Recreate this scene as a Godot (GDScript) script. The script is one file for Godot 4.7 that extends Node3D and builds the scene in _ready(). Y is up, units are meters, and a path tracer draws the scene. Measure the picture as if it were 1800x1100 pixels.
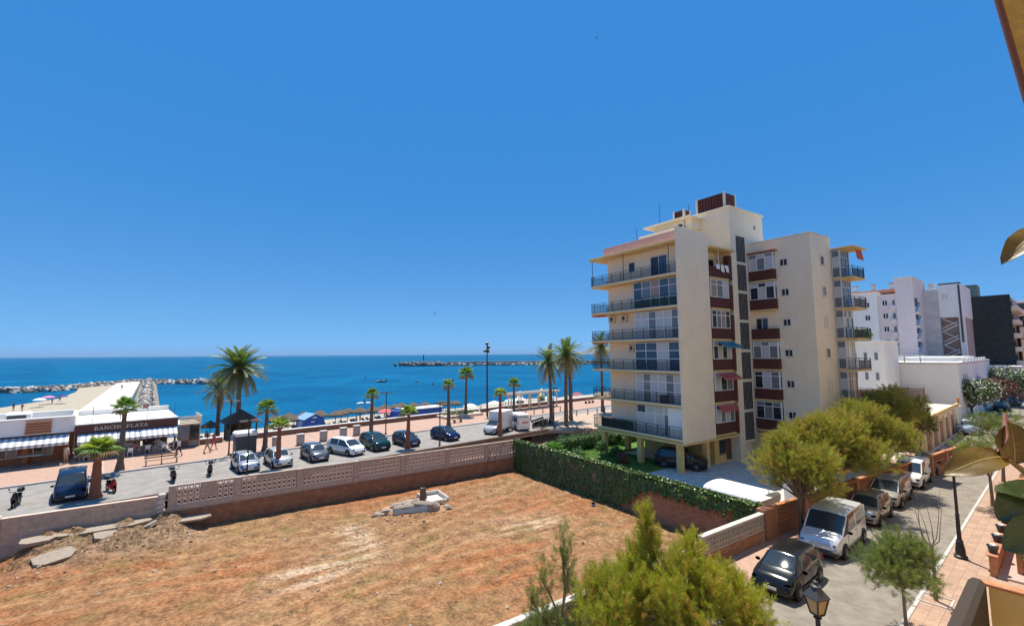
extends Node3D
# Seafront seen from a third-floor balcony. Metres, y up; street level is y = 0.
const LOT := Vector3(-19.8, 0, -33.0)      # corner of the lot frame, x runs along the front wall
const LOT_A := 0.5917                      # 33.9 degrees
const ROAD := Vector3(-18.0, 0, -56.4)     # far kerb of the seafront road
const ROAD_A := 0.7383                     # 42.3 degrees
const STR_A := 0.6842                      # 39.2 degrees, side street
const PARK := Vector3(12.26, 0, -20.05)
var M := {}
var used := {}
var rng := RandomNumberGenerator.new()

class MB:
	var v := PackedVector3Array()
	var n := PackedVector3Array()
	var c := PackedColorArray()
	var uv := PackedVector2Array()
	var col := Color(1, 1, 1)
	var xf := Transform3D.IDENTITY
	func tri(a: Vector3, b: Vector3, d: Vector3):
		a = xf * a; b = xf * b; d = xf * d
		var m := (d - a).cross(b - a).normalized()
		v.append(a); v.append(b); v.append(d)
		n.append(m); n.append(m); n.append(m)
		c.append(col); c.append(col); c.append(col)
	func quad(a: Vector3, b: Vector3, d: Vector3, e: Vector3):
		tri(a, b, d); tri(a, d, e)
	func stri(a: Vector3, b: Vector3, d: Vector3, na: Vector3, nb: Vector3, nd: Vector3):
		v.append(xf * a); v.append(xf * b); v.append(xf * d)
		n.append((xf.basis * na).normalized()); n.append((xf.basis * nb).normalized()); n.append((xf.basis * nd).normalized())
		c.append(col); c.append(col); c.append(col)
	func box(p: Vector3, s: Vector3, bv := 0.0, b := Basis.IDENTITY):
		var h := s * 0.5
		if bv <= 0.0:
			var k := []
			for i in 8:
				k.append(p + b * Vector3(h.x if i & 1 else -h.x, h.y if i & 2 else -h.y, h.z if i & 4 else -h.z))
			quad(k[4], k[6], k[7], k[5]); quad(k[1], k[3], k[2], k[0]); quad(k[5], k[7], k[3], k[1])
			quad(k[0], k[2], k[6], k[4]); quad(k[6], k[2], k[3], k[7]); quad(k[0], k[4], k[5], k[1])
			return
		bv = minf(bv, minf(h.x, minf(h.y, h.z)) * 0.8)
		var g := h - Vector3(bv, bv, bv)
		# three points per corner
		var q := {}
		for i in 8:
			var sx := 1.0 if i & 1 else -1.0
			var sy := 1.0 if i & 2 else -1.0
			var sz := 1.0 if i & 4 else -1.0
			q[i] = [p + b * Vector3(sx * h.x, sy * g.y, sz * g.z), p + b * Vector3(sx * g.x, sy * h.y, sz * g.z), p + b * Vector3(sx * g.x, sy * g.y, sz * h.z)]
		oq(p, q[1][0], q[3][0], q[7][0], q[5][0]); oq(p, q[0][0], q[2][0], q[6][0], q[4][0])
		oq(p, q[2][1], q[3][1], q[7][1], q[6][1]); oq(p, q[0][1], q[1][1], q[5][1], q[4][1])
		oq(p, q[4][2], q[5][2], q[7][2], q[6][2]); oq(p, q[0][2], q[1][2], q[3][2], q[2][2])
		for e in [[0, 1, 1, 2], [2, 3, 1, 2], [4, 5, 1, 2], [6, 7, 1, 2], [0, 2, 0, 2], [1, 3, 0, 2], [4, 6, 0, 2], [5, 7, 0, 2], [0, 4, 0, 1], [1, 5, 0, 1], [2, 6, 0, 1], [3, 7, 0, 1]]:
			oq(p, q[e[0]][e[2]], q[e[1]][e[2]], q[e[1]][e[3]], q[e[0]][e[3]])
		for i in 8:
			otri(p, q[i][0], q[i][1], q[i][2])
	func otri(o: Vector3, a: Vector3, b: Vector3, d: Vector3):
		if (d - a).cross(b - a).dot((a + b + d) / 3.0 - o) < 0: tri(a, d, b)
		else: tri(a, b, d)
	func oq(o: Vector3, a: Vector3, b: Vector3, d: Vector3, e: Vector3):
		if (d - a).cross(b - a).dot((a + d) * 0.5 - o) < 0: quad(a, e, d, b)
		else: quad(a, b, d, e)
	# box by its extents
	func bx(x0: float, x1: float, y0: float, y1: float, z0: float, z1: float, bv := 0.0):
		box(Vector3((x0 + x1) / 2, (y0 + y1) / 2, (z0 + z1) / 2), Vector3(absf(x1 - x0), absf(y1 - y0), absf(z1 - z0)), bv)
	func bar(a: Vector3, b: Vector3, w: float, h := -1.0):
		if h < 0: h = w
		var d := b - a
		var y := d.normalized()
		var x := y.cross(Vector3.UP if absf(y.y) < 0.95 else Vector3.FORWARD).normalized()
		box((a + b) / 2, Vector3(w, d.length(), h), 0.0, Basis(x, y, x.cross(y)))
	func tube(pts: Array, rad: Array, seg := 8, caps := true):
		var rings := []
		var nr := []
		var up := Vector3(0.123, 0.4, 0.9).normalized()
		for i in pts.size():
			var t: Vector3 = (pts[mini(i + 1, pts.size() - 1)] - pts[maxi(i - 1, 0)]).normalized()
			if absf(t.dot(up)) > 0.97: up = Vector3(0.9, 0.1, 0.2).normalized()
			var x := t.cross(up).normalized()
			var y := x.cross(t)
			var r := []
			var rn := []
			for k in seg:
				var a := TAU * k / seg
				var o := x * cos(a) + y * sin(a)
				r.append(pts[i] + o * rad[i]); rn.append(o)
			rings.append(r); nr.append(rn)
		for i in pts.size() - 1:
			for k in seg:
				var j := (k + 1) % seg
				stri(rings[i][k], rings[i][j], rings[i + 1][k], nr[i][k], nr[i][j], nr[i + 1][k])
				stri(rings[i][j], rings[i + 1][j], rings[i + 1][k], nr[i][j], nr[i + 1][j], nr[i + 1][k])
		if caps:
			for k in range(1, seg - 1):
				tri(rings[0][0], rings[0][k], rings[0][k + 1])
				var l: Array = rings[-1]
				tri(l[0], l[k + 1], l[k])
	func cyl(a: Vector3, b: Vector3, r0: float, r1 := -1.0, seg := 10):
		tube([a, b], [r0, r0 if r1 < 0 else r1], seg)
	func lathe(o: Vector3, prof: Array, seg := 12):   # prof: Vector2(r, y)
		for i in prof.size() - 1:
			var p: Vector2 = prof[i]
			var q: Vector2 = prof[i + 1]
			for k in seg:
				var a := TAU * k / seg
				var b := TAU * (k + 1) / seg
				var A := o + Vector3(cos(a) * p.x, p.y, sin(a) * p.x)
				var B := o + Vector3(cos(b) * p.x, p.y, sin(b) * p.x)
				var C := o + Vector3(cos(a) * q.x, q.y, sin(a) * q.x)
				var D := o + Vector3(cos(b) * q.x, q.y, sin(b) * q.x)
				var s := Vector2(q.y - p.y, p.x - q.x).normalized()
				var n1 := Vector3(cos(a) * s.x, s.y, sin(a) * s.x)
				var n2 := Vector3(cos(b) * s.x, s.y, sin(b) * s.x)
				if p.x > 0.0001: stri(A, B, D, n1, n2, n2)
				if q.x > 0.0001: stri(A, D, C, n1, n2, n1)
	func ball(o: Vector3, r: Vector3, seg := 10, rings := 6, rough := 0.0, sd := 1):
		var g := RandomNumberGenerator.new(); g.seed = sd
		var P := []
		for i in rings + 1:
			var row := []
			var f := PI * i / rings
			for k in seg:
				var a := TAU * k / seg
				var m := 1.0 + g.randf_range(-rough, rough)
				row.append(Vector3(sin(f) * cos(a), cos(f), sin(f) * sin(a)) * m)
			if i == 0 or i == rings:
				for k in seg: row[k] = row[0]
			P.append(row)
		for i in rings:
			for k in seg:
				var j := (k + 1) % seg
				var a: Vector3 = P[i][k]
				var b: Vector3 = P[i][j]
				var d: Vector3 = P[i + 1][j]
				var e: Vector3 = P[i + 1][k]
				if rough > 0.04:
					if i > 0: otri(o, o + a * r, o + b * r, o + d * r)
					if i < rings - 1: otri(o, o + a * r, o + d * r, o + e * r)
				else:
					if i > 0: stri(o + a * r, o + b * r, o + d * r, a / r, b / r, d / r)
					if i < rings - 1: stri(o + a * r, o + d * r, o + e * r, a / r, d / r, e / r)
	func prism(poly: PackedVector2Array, y0: float, y1: float):   # poly in x,z
		var ix := Geometry2D.triangulate_polygon(poly)
		for i in range(0, ix.size(), 3):
			var a := poly[ix[i]]
			var b := poly[ix[i + 1]]
			var d := poly[ix[i + 2]]
			if (b - a).cross(d - a) < 0: var w := b; b = d; d = w
			tri(Vector3(a.x, y1, a.y), Vector3(b.x, y1, b.y), Vector3(d.x, y1, d.y))
			if y1 > y0: tri(Vector3(a.x, y0, a.y), Vector3(d.x, y0, d.y), Vector3(b.x, y0, b.y))
		if y1 > y0:
			for i in poly.size():
				var a := poly[i]
				var b := poly[(i + 1) % poly.size()]
				quad(Vector3(a.x, y0, a.y), Vector3(b.x, y0, b.y), Vector3(b.x, y1, b.y), Vector3(a.x, y1, a.y))
	func mesh() -> ArrayMesh:
		var arr := []
		arr.resize(Mesh.ARRAY_MAX)
		arr[Mesh.ARRAY_VERTEX] = v; arr[Mesh.ARRAY_NORMAL] = n; arr[Mesh.ARRAY_COLOR] = c
		if uv.size() == v.size(): arr[Mesh.ARRAY_TEX_UV] = uv
		var m := ArrayMesh.new()
		m.add_surface_from_arrays(Mesh.PRIMITIVE_TRIANGLES, arr)
		return m

# ---------- scene helpers
func numbered(s: String) -> String:
	if not used.has(s):
		used[s] = 0
		return s
	used[s] += 1
	return "%s_%03d" % [s, used[s]]
func meta(o, label: String, cat: String, group := "", kind := ""):
	if label != "": o.set_meta("label", label)
	if cat != "": o.set_meta("category", cat)
	if group != "": o.set_meta("group", group)
	if kind != "": o.set_meta("kind", kind)
func thing(called: String, label: String, cat: String, at := Vector3.ZERO, turn := 0.0, group := "") -> Node3D:
	var o := Node3D.new(); o.name = numbered(called); add_child(o)
	o.position = at; o.rotation.y = turn; meta(o, label, cat, group)
	return o
func part(p: Node, called: String, g, m: Material, kind := "") -> MeshInstance3D:
	var o := MeshInstance3D.new(); o.name = called
	o.mesh = g.mesh() if g is MB else g
	o.material_override = m
	o.cast_shadow = GeometryInstance3D.SHADOW_CASTING_SETTING_ON
	p.add_child(o, true)
	if kind != "": o.set_meta("kind", kind)
	return o
func struct(called: String, g, m: Material, at := Vector3.ZERO, turn := 0.0) -> MeshInstance3D:
	var o := part(self, called, g, m, "structure")
	o.position = at; o.rotation.y = turn
	return o
func pbox(p: Node, called: String, m: Material, x0: float, x1: float, y0: float, y1: float, z0: float, z1: float, bv := 0.0) -> MeshInstance3D:
	var b := MB.new(); b.bx(x0, x1, y0, y1, z0, z1, bv)
	return part(p, called, b, m)
func multi(p: Node, called: String, g, m: Material, xs: Array, cols := []) -> MultiMeshInstance3D:
	var mm := MultiMesh.new(); mm.transform_format = MultiMesh.TRANSFORM_3D
	mm.use_colors = cols.size() > 0
	mm.mesh = g.mesh() if g is MB else g
	mm.instance_count = xs.size()
	for i in xs.size():
		mm.set_instance_transform(i, xs[i])
		if cols.size() > 0: mm.set_instance_color(i, cols[i % cols.size()])
	var o := MultiMeshInstance3D.new(); o.name = called; o.multimesh = mm; o.material_override = m
	p.add_child(o, true); o.set_meta("kind", "stuff")
	return o
func copy(o: Node3D, at: Vector3, turn: float, label := "") -> Node3D:
	var r: Node3D = o.duplicate()
	var nm := String(o.name)
	if nm.length() > 4 and nm.substr(nm.length() - 3).is_valid_int(): nm = nm.substr(0, nm.length() - 4)
	r.name = numbered(nm); add_child(r); r.position = at; r.rotation.y = turn
	if label != "": r.set_meta("label", label)
	return r
func lot(x: float, y: float, z: float) -> Vector3: return LOT + Vector3(0, y, 0) + Basis(Vector3.UP, LOT_A) * Vector3(x, 0, z)
func road(s: float, y: float, n: float) -> Vector3: return ROAD + Vector3(0, y, 0) + Basis(Vector3.UP, ROAD_A) * Vector3(s, 0, n)
func street(s: float, y: float, n: float) -> Vector3: return PARK + Vector3(0, y, 0) + Basis(Vector3.UP, STR_A) * Vector3(s, 0, n)
func poly(a: Array) -> PackedVector2Array:
	var r := PackedVector2Array()
	for p in a:
		if p is Vector3: r.append(Vector2(p.x, p.z))
		else: r.append(p)
	return r

# ---------- materials (colours given as linear base colours)
func lin(r: float, g: float, b: float, a := 1.0) -> Color: return Color(r, g, b, a).linear_to_srgb()
func mat(key: String, r: float, g: float, b: float, rough := 0.8, metal := 0.0, coat := 0.0) -> StandardMaterial3D:
	if M.has(key): return M[key]
	var m := StandardMaterial3D.new()
	m.albedo_color = lin(r, g, b); m.roughness = rough; m.metallic = metal
	if coat > 0: m.clearcoat_enabled = true; m.clearcoat = coat; m.clearcoat_roughness = 0.05
	M[key] = m
	return m
func noise_tex(a: Color, b: Color, freq: float, oct := 5, sd := 1, size := 512, c2 = null, normal := false, bump := 4.0, type := FastNoiseLite.TYPE_SIMPLEX_SMOOTH) -> NoiseTexture2D:
	var f := FastNoiseLite.new(); f.seed = sd; f.frequency = freq; f.fractal_octaves = oct; f.noise_type = type
	f.fractal_gain = 0.6
	var t := NoiseTexture2D.new(); t.width = size; t.height = size; t.seamless = true; t.noise = f
	if normal:
		t.as_normal_map = true; t.bump_strength = bump
	else:
		var g := Gradient.new(); g.set_color(0, a); g.set_color(1, b)
		g.set_offset(0, 0.22); g.set_offset(1, 0.78)
		if c2 != null: g.add_point(0.5, c2)
		t.color_ramp = g
	return t
# rough mottled surface: two tones, metres per repeat, relief
func rmat(key: String, a: Array, b: Array, metres: float, rough := 0.85, bump := 3.0, freq := 0.012, mid = null, sd := 1, world := true) -> StandardMaterial3D:
	if M.has(key): return M[key]
	var m := StandardMaterial3D.new()
	m.albedo_texture = noise_tex(lin(a[0], a[1], a[2]), lin(b[0], b[1], b[2]), freq, 6, sd, 512, lin(mid[0], mid[1], mid[2]) if mid != null else null)
	m.roughness = rough
	m.uv1_triplanar = true; m.uv1_world_triplanar = world
	m.uv1_scale = Vector3.ONE / metres
	if bump > 0:
		if not M.has("_nrm"): M["_nrm"] = noise_tex(Color.WHITE, Color.WHITE, 0.03, 5, 7, 512, null, true, 6.0)
		m.normal_enabled = true; m.normal_texture = M["_nrm"]; m.normal_scale = bump * 0.2
	M[key] = m
	return m
func vmat(key: String, rough := 0.8, back := 0.0) -> StandardMaterial3D:   # tones come from vertex or instance colours
	if M.has(key): return M[key]
	var m := StandardMaterial3D.new()
	m.vertex_color_use_as_albedo = true; m.roughness = rough
	if back > 0: m.backlight_enabled = true; m.backlight = lin(back, back, back * 0.3)
	M[key] = m
	return m

# ================= scene
func _ready():
	rng.seed = 20240611
	var cam := Camera3D.new(); cam.name = "camera"; add_child(cam)
	cam.position = Vector3(0, 10.2, 0)
	cam.rotation_degrees = Vector3(5.14, 0, -0.38)
	cam.fov = 69.0; cam.far = 60000.0; cam.near = 0.05
	cam.current = true
	var env := Environment.new()
	var sm := ProceduralSkyMaterial.new()
	sm.sky_top_color = Color(0.228, 0.536, 0.838); sm.sky_horizon_color = Color(0.505, 0.765, 0.98); sm.sky_curve = 0.086
	sm.ground_horizon_color = Color(0.45, 0.66, 0.86); sm.ground_bottom_color = Color(0.3, 0.36, 0.4)
	sm.sun_angle_max = 8.0; sm.sun_curve = 0.1
	var sky := Sky.new(); sky.sky_material = sm
	env.background_mode = Environment.BG_SKY; env.sky = sky
	env.tonemap_mode = Environment.TONE_MAPPER_LINEAR; env.tonemap_exposure = 1.4
	env.background_energy_multiplier = 0.735
	env.fog_enabled = true; env.fog_density = 0.00005; env.fog_light_color = Color(0.62, 0.76, 0.90)
	env.sdfgi_enabled = true; env.ssao_enabled = true; env.ssil_enabled = true
	var we := WorldEnvironment.new(); we.name = "world_environment"; we.environment = env; add_child(we)
	var sun := DirectionalLight3D.new(); sun.name = "sun"; add_child(sun)
	sun.light_energy = 1.6; sun.light_angular_distance = 0.5; sun.light_color = Color(1.0, 0.965, 0.90)
	sun.shadow_enabled = true
	var el := deg_to_rad(71.0)
	var az := deg_to_rad(5.0)      # to the left of straight ahead
	var to_sun := Vector3(-sin(az) * cos(el), sin(el), -cos(az) * cos(el))
	sun.look_at_from_position(Vector3.ZERO, -to_sun, Vector3.UP)
	materials()
	setting()
	lot_walls()
	apartment_block()
	background_buildings()
	restaurant()
	seafront_things()
	palms()
	cars()
	street_trees()
	garden()
	rubble()
	street_furniture()
	people()
	foreground()
	own_building()
	birds()

func materials():
	rmat("plaster", [0.76, 0.64, 0.47], [0.83, 0.715, 0.545], 5.0, 0.9, 1.0, 0.006)
	rmat("plaster_yellow", [0.66, 0.46, 0.18], [0.76, 0.56, 0.26], 4.0, 0.9, 1.0, 0.008)
	rmat("plaster_pink", [0.58, 0.34, 0.29], [0.66, 0.42, 0.36], 4.0, 0.9, 1.0)
	rmat("white_wall", [0.76, 0.74, 0.69], [0.84, 0.82, 0.77], 6.0, 0.9, 1.0, 0.006)
	rmat("white_dirty", [0.54, 0.51, 0.46], [0.72, 0.69, 0.64], 5.0, 0.9, 1.5, 0.008)
	rmat("grey_wall", [0.50, 0.48, 0.46], [0.62, 0.60, 0.575], 6.0, 0.9, 1.0, 0.008)
	rmat("concrete", [0.30, 0.27, 0.24], [0.46, 0.42, 0.38], 3.0, 0.92, 3.0, 0.012)
	rmat("concrete_pale", [0.46, 0.43, 0.39], [0.62, 0.59, 0.54], 3.0, 0.92, 3.0, 0.012)
	rmat("courtyard", [0.46, 0.43, 0.39], [0.62, 0.585, 0.53], 5.0, 0.92, 2.0, 0.01)
	rmat("block_grey", [0.38, 0.305, 0.25], [0.52, 0.43, 0.365], 2.5, 0.92, 3.0, 0.014)
	rmat("block_pink", [0.56, 0.43, 0.35], [0.72, 0.585, 0.49], 1.5, 0.92, 2.0, 0.02)
	rmat("plinth_brown", [0.24, 0.11, 0.06], [0.36, 0.19, 0.11], 3.0, 0.92, 3.0, 0.012)
	rmat("brick_a", [0.34, 0.15, 0.08], [0.46, 0.24, 0.14], 1.0, 0.9, 3.0, 0.02)
	rmat("brick_b", [0.28, 0.12, 0.065], [0.40, 0.19, 0.11], 1.0, 0.9, 3.0, 0.02, null, 5)
	rmat("slab", [0.27, 0.215, 0.165], [0.40, 0.335, 0.275], 1.5, 0.95, 4.0, 0.02)
	rmat("paver_joint", [0.27, 0.185, 0.135], [0.34, 0.235, 0.175], 1.0, 0.95, 1.0)
	rmat("mortar", [0.34, 0.27, 0.21], [0.44, 0.36, 0.29], 1.0, 0.95, 2.0)
	rmat("maroon", [0.075, 0.02, 0.015], [0.12, 0.032, 0.022], 1.0, 0.8, 1.0, 0.03)
	rmat("asphalt", [0.185, 0.162, 0.133], [0.25, 0.222, 0.185], 7.0, 0.93, 2.0, 0.014)
	rmat("asphalt_sea", [0.225, 0.21, 0.195], [0.285, 0.27, 0.25], 9.0, 0.93, 2.0, 0.010)
	rmat("paver_pink", [0.37, 0.235, 0.175], [0.45, 0.295, 0.225], 4.0, 0.9, 1.5, 0.016)
	rmat("paver_dark", [0.40, 0.29, 0.25], [0.48, 0.36, 0.31], 2.0, 0.9, 1.5, 0.02)
	rmat("paver_apron", [0.39, 0.29, 0.215], [0.46, 0.35, 0.265], 5.0, 0.9, 1.5, 0.016)
	rmat("kerb", [0.42, 0.40, 0.37], [0.56, 0.53, 0.49], 2.0, 0.9, 2.0)
	rmat("sand", [0.33, 0.285, 0.215], [0.43, 0.38, 0.295], 12.0, 0.97, 4.0, 0.012)
	rmat("soil", [0.32, 0.16, 0.08], [0.46, 0.28, 0.16], 8.0, 0.97, 4.0)
	rmat("lawn", [0.06, 0.14, 0.015], [0.11, 0.22, 0.03], 4.0, 0.95, 5.0, 0.03)
	rmat("rock", [0.14, 0.12, 0.10], [0.34, 0.30, 0.25], 3.0, 0.95, 5.0, 0.02)
	rmat("rock_dark", [0.12, 0.11, 0.10], [0.30, 0.28, 0.25], 3.0, 0.95, 5.0, 0.02)
	rmat("terracotta", [0.40, 0.16, 0.07], [0.52, 0.24, 0.12], 1.5, 0.85, 2.0)
	rmat("bark", [0.10, 0.07, 0.05], [0.22, 0.16, 0.115], 0.6, 0.95, 6.0, 0.02)
	rmat("bark_red", [0.20, 0.075, 0.04], [0.34, 0.14, 0.075], 0.5, 0.95, 6.0, 0.02)
	rmat("bark_grey", [0.20, 0.155, 0.12], [0.33, 0.27, 0.22], 0.5, 0.95, 6.0, 0.02)
	rmat("thatch", [0.085, 0.06, 0.04], [0.19, 0.145, 0.10], 0.7, 0.97, 8.0, 0.03)
	rmat("wood_dark", [0.075, 0.04, 0.022], [0.14, 0.08, 0.045], 0.8, 0.7, 2.0)
	rmat("wood", [0.22, 0.12, 0.06], [0.34, 0.20, 0.11], 0.8, 0.7, 2.0)
	rmat("dark_tarp", [0.022, 0.028, 0.026], [0.040, 0.047, 0.043], 6.0, 0.9, 2.0, 0.012)
	rmat("roof_tile", [0.36, 0.14, 0.07], [0.50, 0.23, 0.13], 1.5, 0.9, 3.0)
	M.plaster.albedo_texture = streaked(Color(0.845, 0.71, 0.52)); M.plaster.uv1_scale = Vector3.ONE / 14.0
	M.white_wall.albedo_texture = streaked(Color(0.81, 0.79, 0.74)); M.white_wall.uv1_scale = Vector3.ONE / 17.0
	var sg := mat("stair_glass", 0.016, 0.016, 0.018, 0.5)
	sg.metallic_specular = 0.2
	mat("iron", 0.018, 0.018, 0.022, 0.45)
	mat("iron_grey", 0.05, 0.05, 0.055, 0.5)
	mat("alu", 0.62, 0.63, 0.64, 0.4)
	mat("white_paint", 0.78, 0.78, 0.77, 0.5)
	mat("cream", 0.74, 0.66, 0.50, 0.7)
	mat("glass_dark", 0.02, 0.026, 0.034, 0.06)
	mat("glass_blue", 0.05, 0.09, 0.14, 0.06)
	mat("glass_grey", 0.16, 0.18, 0.20, 0.08)
	mat("curtain", 0.50, 0.51, 0.52, 0.25)
	mat("curtain_warm", 0.34, 0.24, 0.19, 0.25)
	mat("shutter", 0.62, 0.60, 0.56, 0.6)
	mat("black", 0.01, 0.01, 0.011, 0.6)
	mat("rubber", 0.016, 0.016, 0.017, 0.85)
	mat("rim", 0.45, 0.46, 0.47, 0.3, 0.8)
	mat("chrome", 0.7, 0.7, 0.7, 0.15, 1.0)
	mat("lamp_clear", 0.7, 0.72, 0.74, 0.1)
	mat("tail_red", 0.35, 0.01, 0.01, 0.2)
	mat("plate", 0.75, 0.75, 0.72, 0.5)
	mat("blue_paint", 0.015, 0.09, 0.42, 0.55)
	mat("blue_roof", 0.22, 0.38, 0.62, 0.5)
	mat("teal_awning", 0.02, 0.18, 0.26, 0.8)
	mat("red_awning", 0.42, 0.10, 0.09, 0.85)
	mat("orange_awning", 0.55, 0.09, 0.03, 0.85)
	mat("brown_sign", 0.10, 0.035, 0.022, 0.7)
	mat("letter", 0.72, 0.66, 0.55, 0.5)
	mat("white_rubble", 0.66, 0.64, 0.60, 0.9)
	mat("pool_blue", 0.40, 0.50, 0.54, 0.8)
	mat("lantern_glass", 0.48, 0.34, 0.15, 0.3)
	mat("pipe", 0.52, 0.50, 0.46, 0.5)
	var w := StandardMaterial3D.new()
	w.albedo_texture = noise_tex(lin(0.002, 0.092, 0.21), lin(0.004, 0.132, 0.275), 0.006, 4, 11, 512)
	w.uv1_triplanar = true; w.uv1_world_triplanar = true; w.uv1_scale = Vector3(1, 1, 1) / 170.0
	w.roughness = 0.35; w.metallic_specular = 0.06
	w.normal_enabled = true; w.normal_texture = noise_tex(Color.WHITE, Color.WHITE, 0.09, 4, 3, 1024, null, true, 10.0); w.normal_scale = 0.7
	M["water"] = w

# render with rain streaks and patches, as an image of 14 m by 14 m
func streaked(base: Color) -> ImageTexture:
	var g := RandomNumberGenerator.new(); g.seed = 31
	var N := 768
	var img := Image.create(N, N, true, Image.FORMAT_RGB8)
	var f := FastNoiseLite.new(); f.seed = 8; f.frequency = 0.012; f.fractal_octaves = 5
	var dirt := PackedFloat32Array(); dirt.resize(N * N)
	for k in 170:
		var x := g.randi() % N
		var y := g.randi() % N
		var w := 1 + g.randi() % 5
		var ln := g.randi_range(25, 190)
		var a := g.randf_range(0.02, 0.11)
		for j in ln:
			var fade := a * (1.0 - float(j) / ln)
			for i in w: dirt[((y + j) % N) * N + (x + i + int(sin(j * 0.07) * 0.8) + N) % N] += fade * g.randf_range(0.5, 1.0)
	for k in 14:      # patched areas
		var x := g.randi() % N
		var y := g.randi() % N
		var a := g.randf_range(-0.035, 0.04)
		for j in g.randi_range(20, 70):
			for i in g.randi_range(28, 34) + k * 3: dirt[((y + j) % N) * N + (x + i) % N] += a
	for y in N:
		for x in N:
			var v := 1.0 + 0.10 * f.get_noise_2d(x, y * 0.5) + 0.05 * f.get_noise_2d(x * 6.0, y * 6.0) - minf(dirt[y * N + x], 0.3)
			img.set_pixel(x, y, lin(clampf(base.r * v, 0, 0.86), clampf(base.g * v, 0, 0.86), clampf(base.b * v, 0, 0.86)))
	img.generate_mipmaps()
	return ImageTexture.create_from_image(img)

# wheel ruts: two parallel lines along each path
func track(x: float, z: float) -> float:
	var t := 0.0
	for q in [[8.5, 2.2, 0.16, 0.4], [14.0, 1.6, 0.13, 2.0], [18.5, 2.6, 0.11, 4.1], [5.2, 1.2, 0.2, 1.2]]:
		var c: float = q[0] + q[1] * sin(x * q[2] + q[3]) - 0.12 * x
		for o in [-0.8, 0.8]: t = maxf(t, exp(-pow((z - c - o) / 0.22, 2.0)))
	return t

# lot terrain, in lot coordinates
var hn := FastNoiseLite.new()
func lot_h(x: float, z: float) -> float:
	var h := -1.2 + hn.get_noise_2d(x * 1.2, z * 1.2) * 0.10 + hn.get_noise_2d(x * 6.0, z * 6.0) * 0.045 + hn.get_noise_2d(x * 22.0, z * 22.0) * 0.022
	# ruts left by the digger, running across the lot
	h += 0.035 * sin((z + 0.25 * x + hn.get_noise_2d(x * 0.9, z * 0.9) * 2.2) * 3.4) * smoothstep(-0.2, 0.5, hn.get_noise_2d(x * 0.8 + 40, z * 0.8))
	h -= 0.06 * track(x, z) * (0.6 + hn.get_noise_2d(x * 3, z * 3))
	var bank := smoothstep(-11.2, -9.0, x) * (1.0 - smoothstep(-3.4, -1.4, x))
	h += bank * 1.05 * pow(clampf(1.0 - (z - 0.6) / 4.6, 0, 1), 1.15) * (1.0 + 0.5 * hn.get_noise_2d(x * 5, z * 5))
	h += 0.42 * exp(-(pow((x + 5.0) / 1.7, 2) + pow((z - 5.6) / 1.0, 2))) * (1.0 + 0.8 * hn.get_noise_2d(x * 9, z * 9))
	h += 0.25 * exp(-(pow((x - 11.0) / 2.2, 2) + pow((z - 7.0) / 1.1, 2)))
	return h

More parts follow.
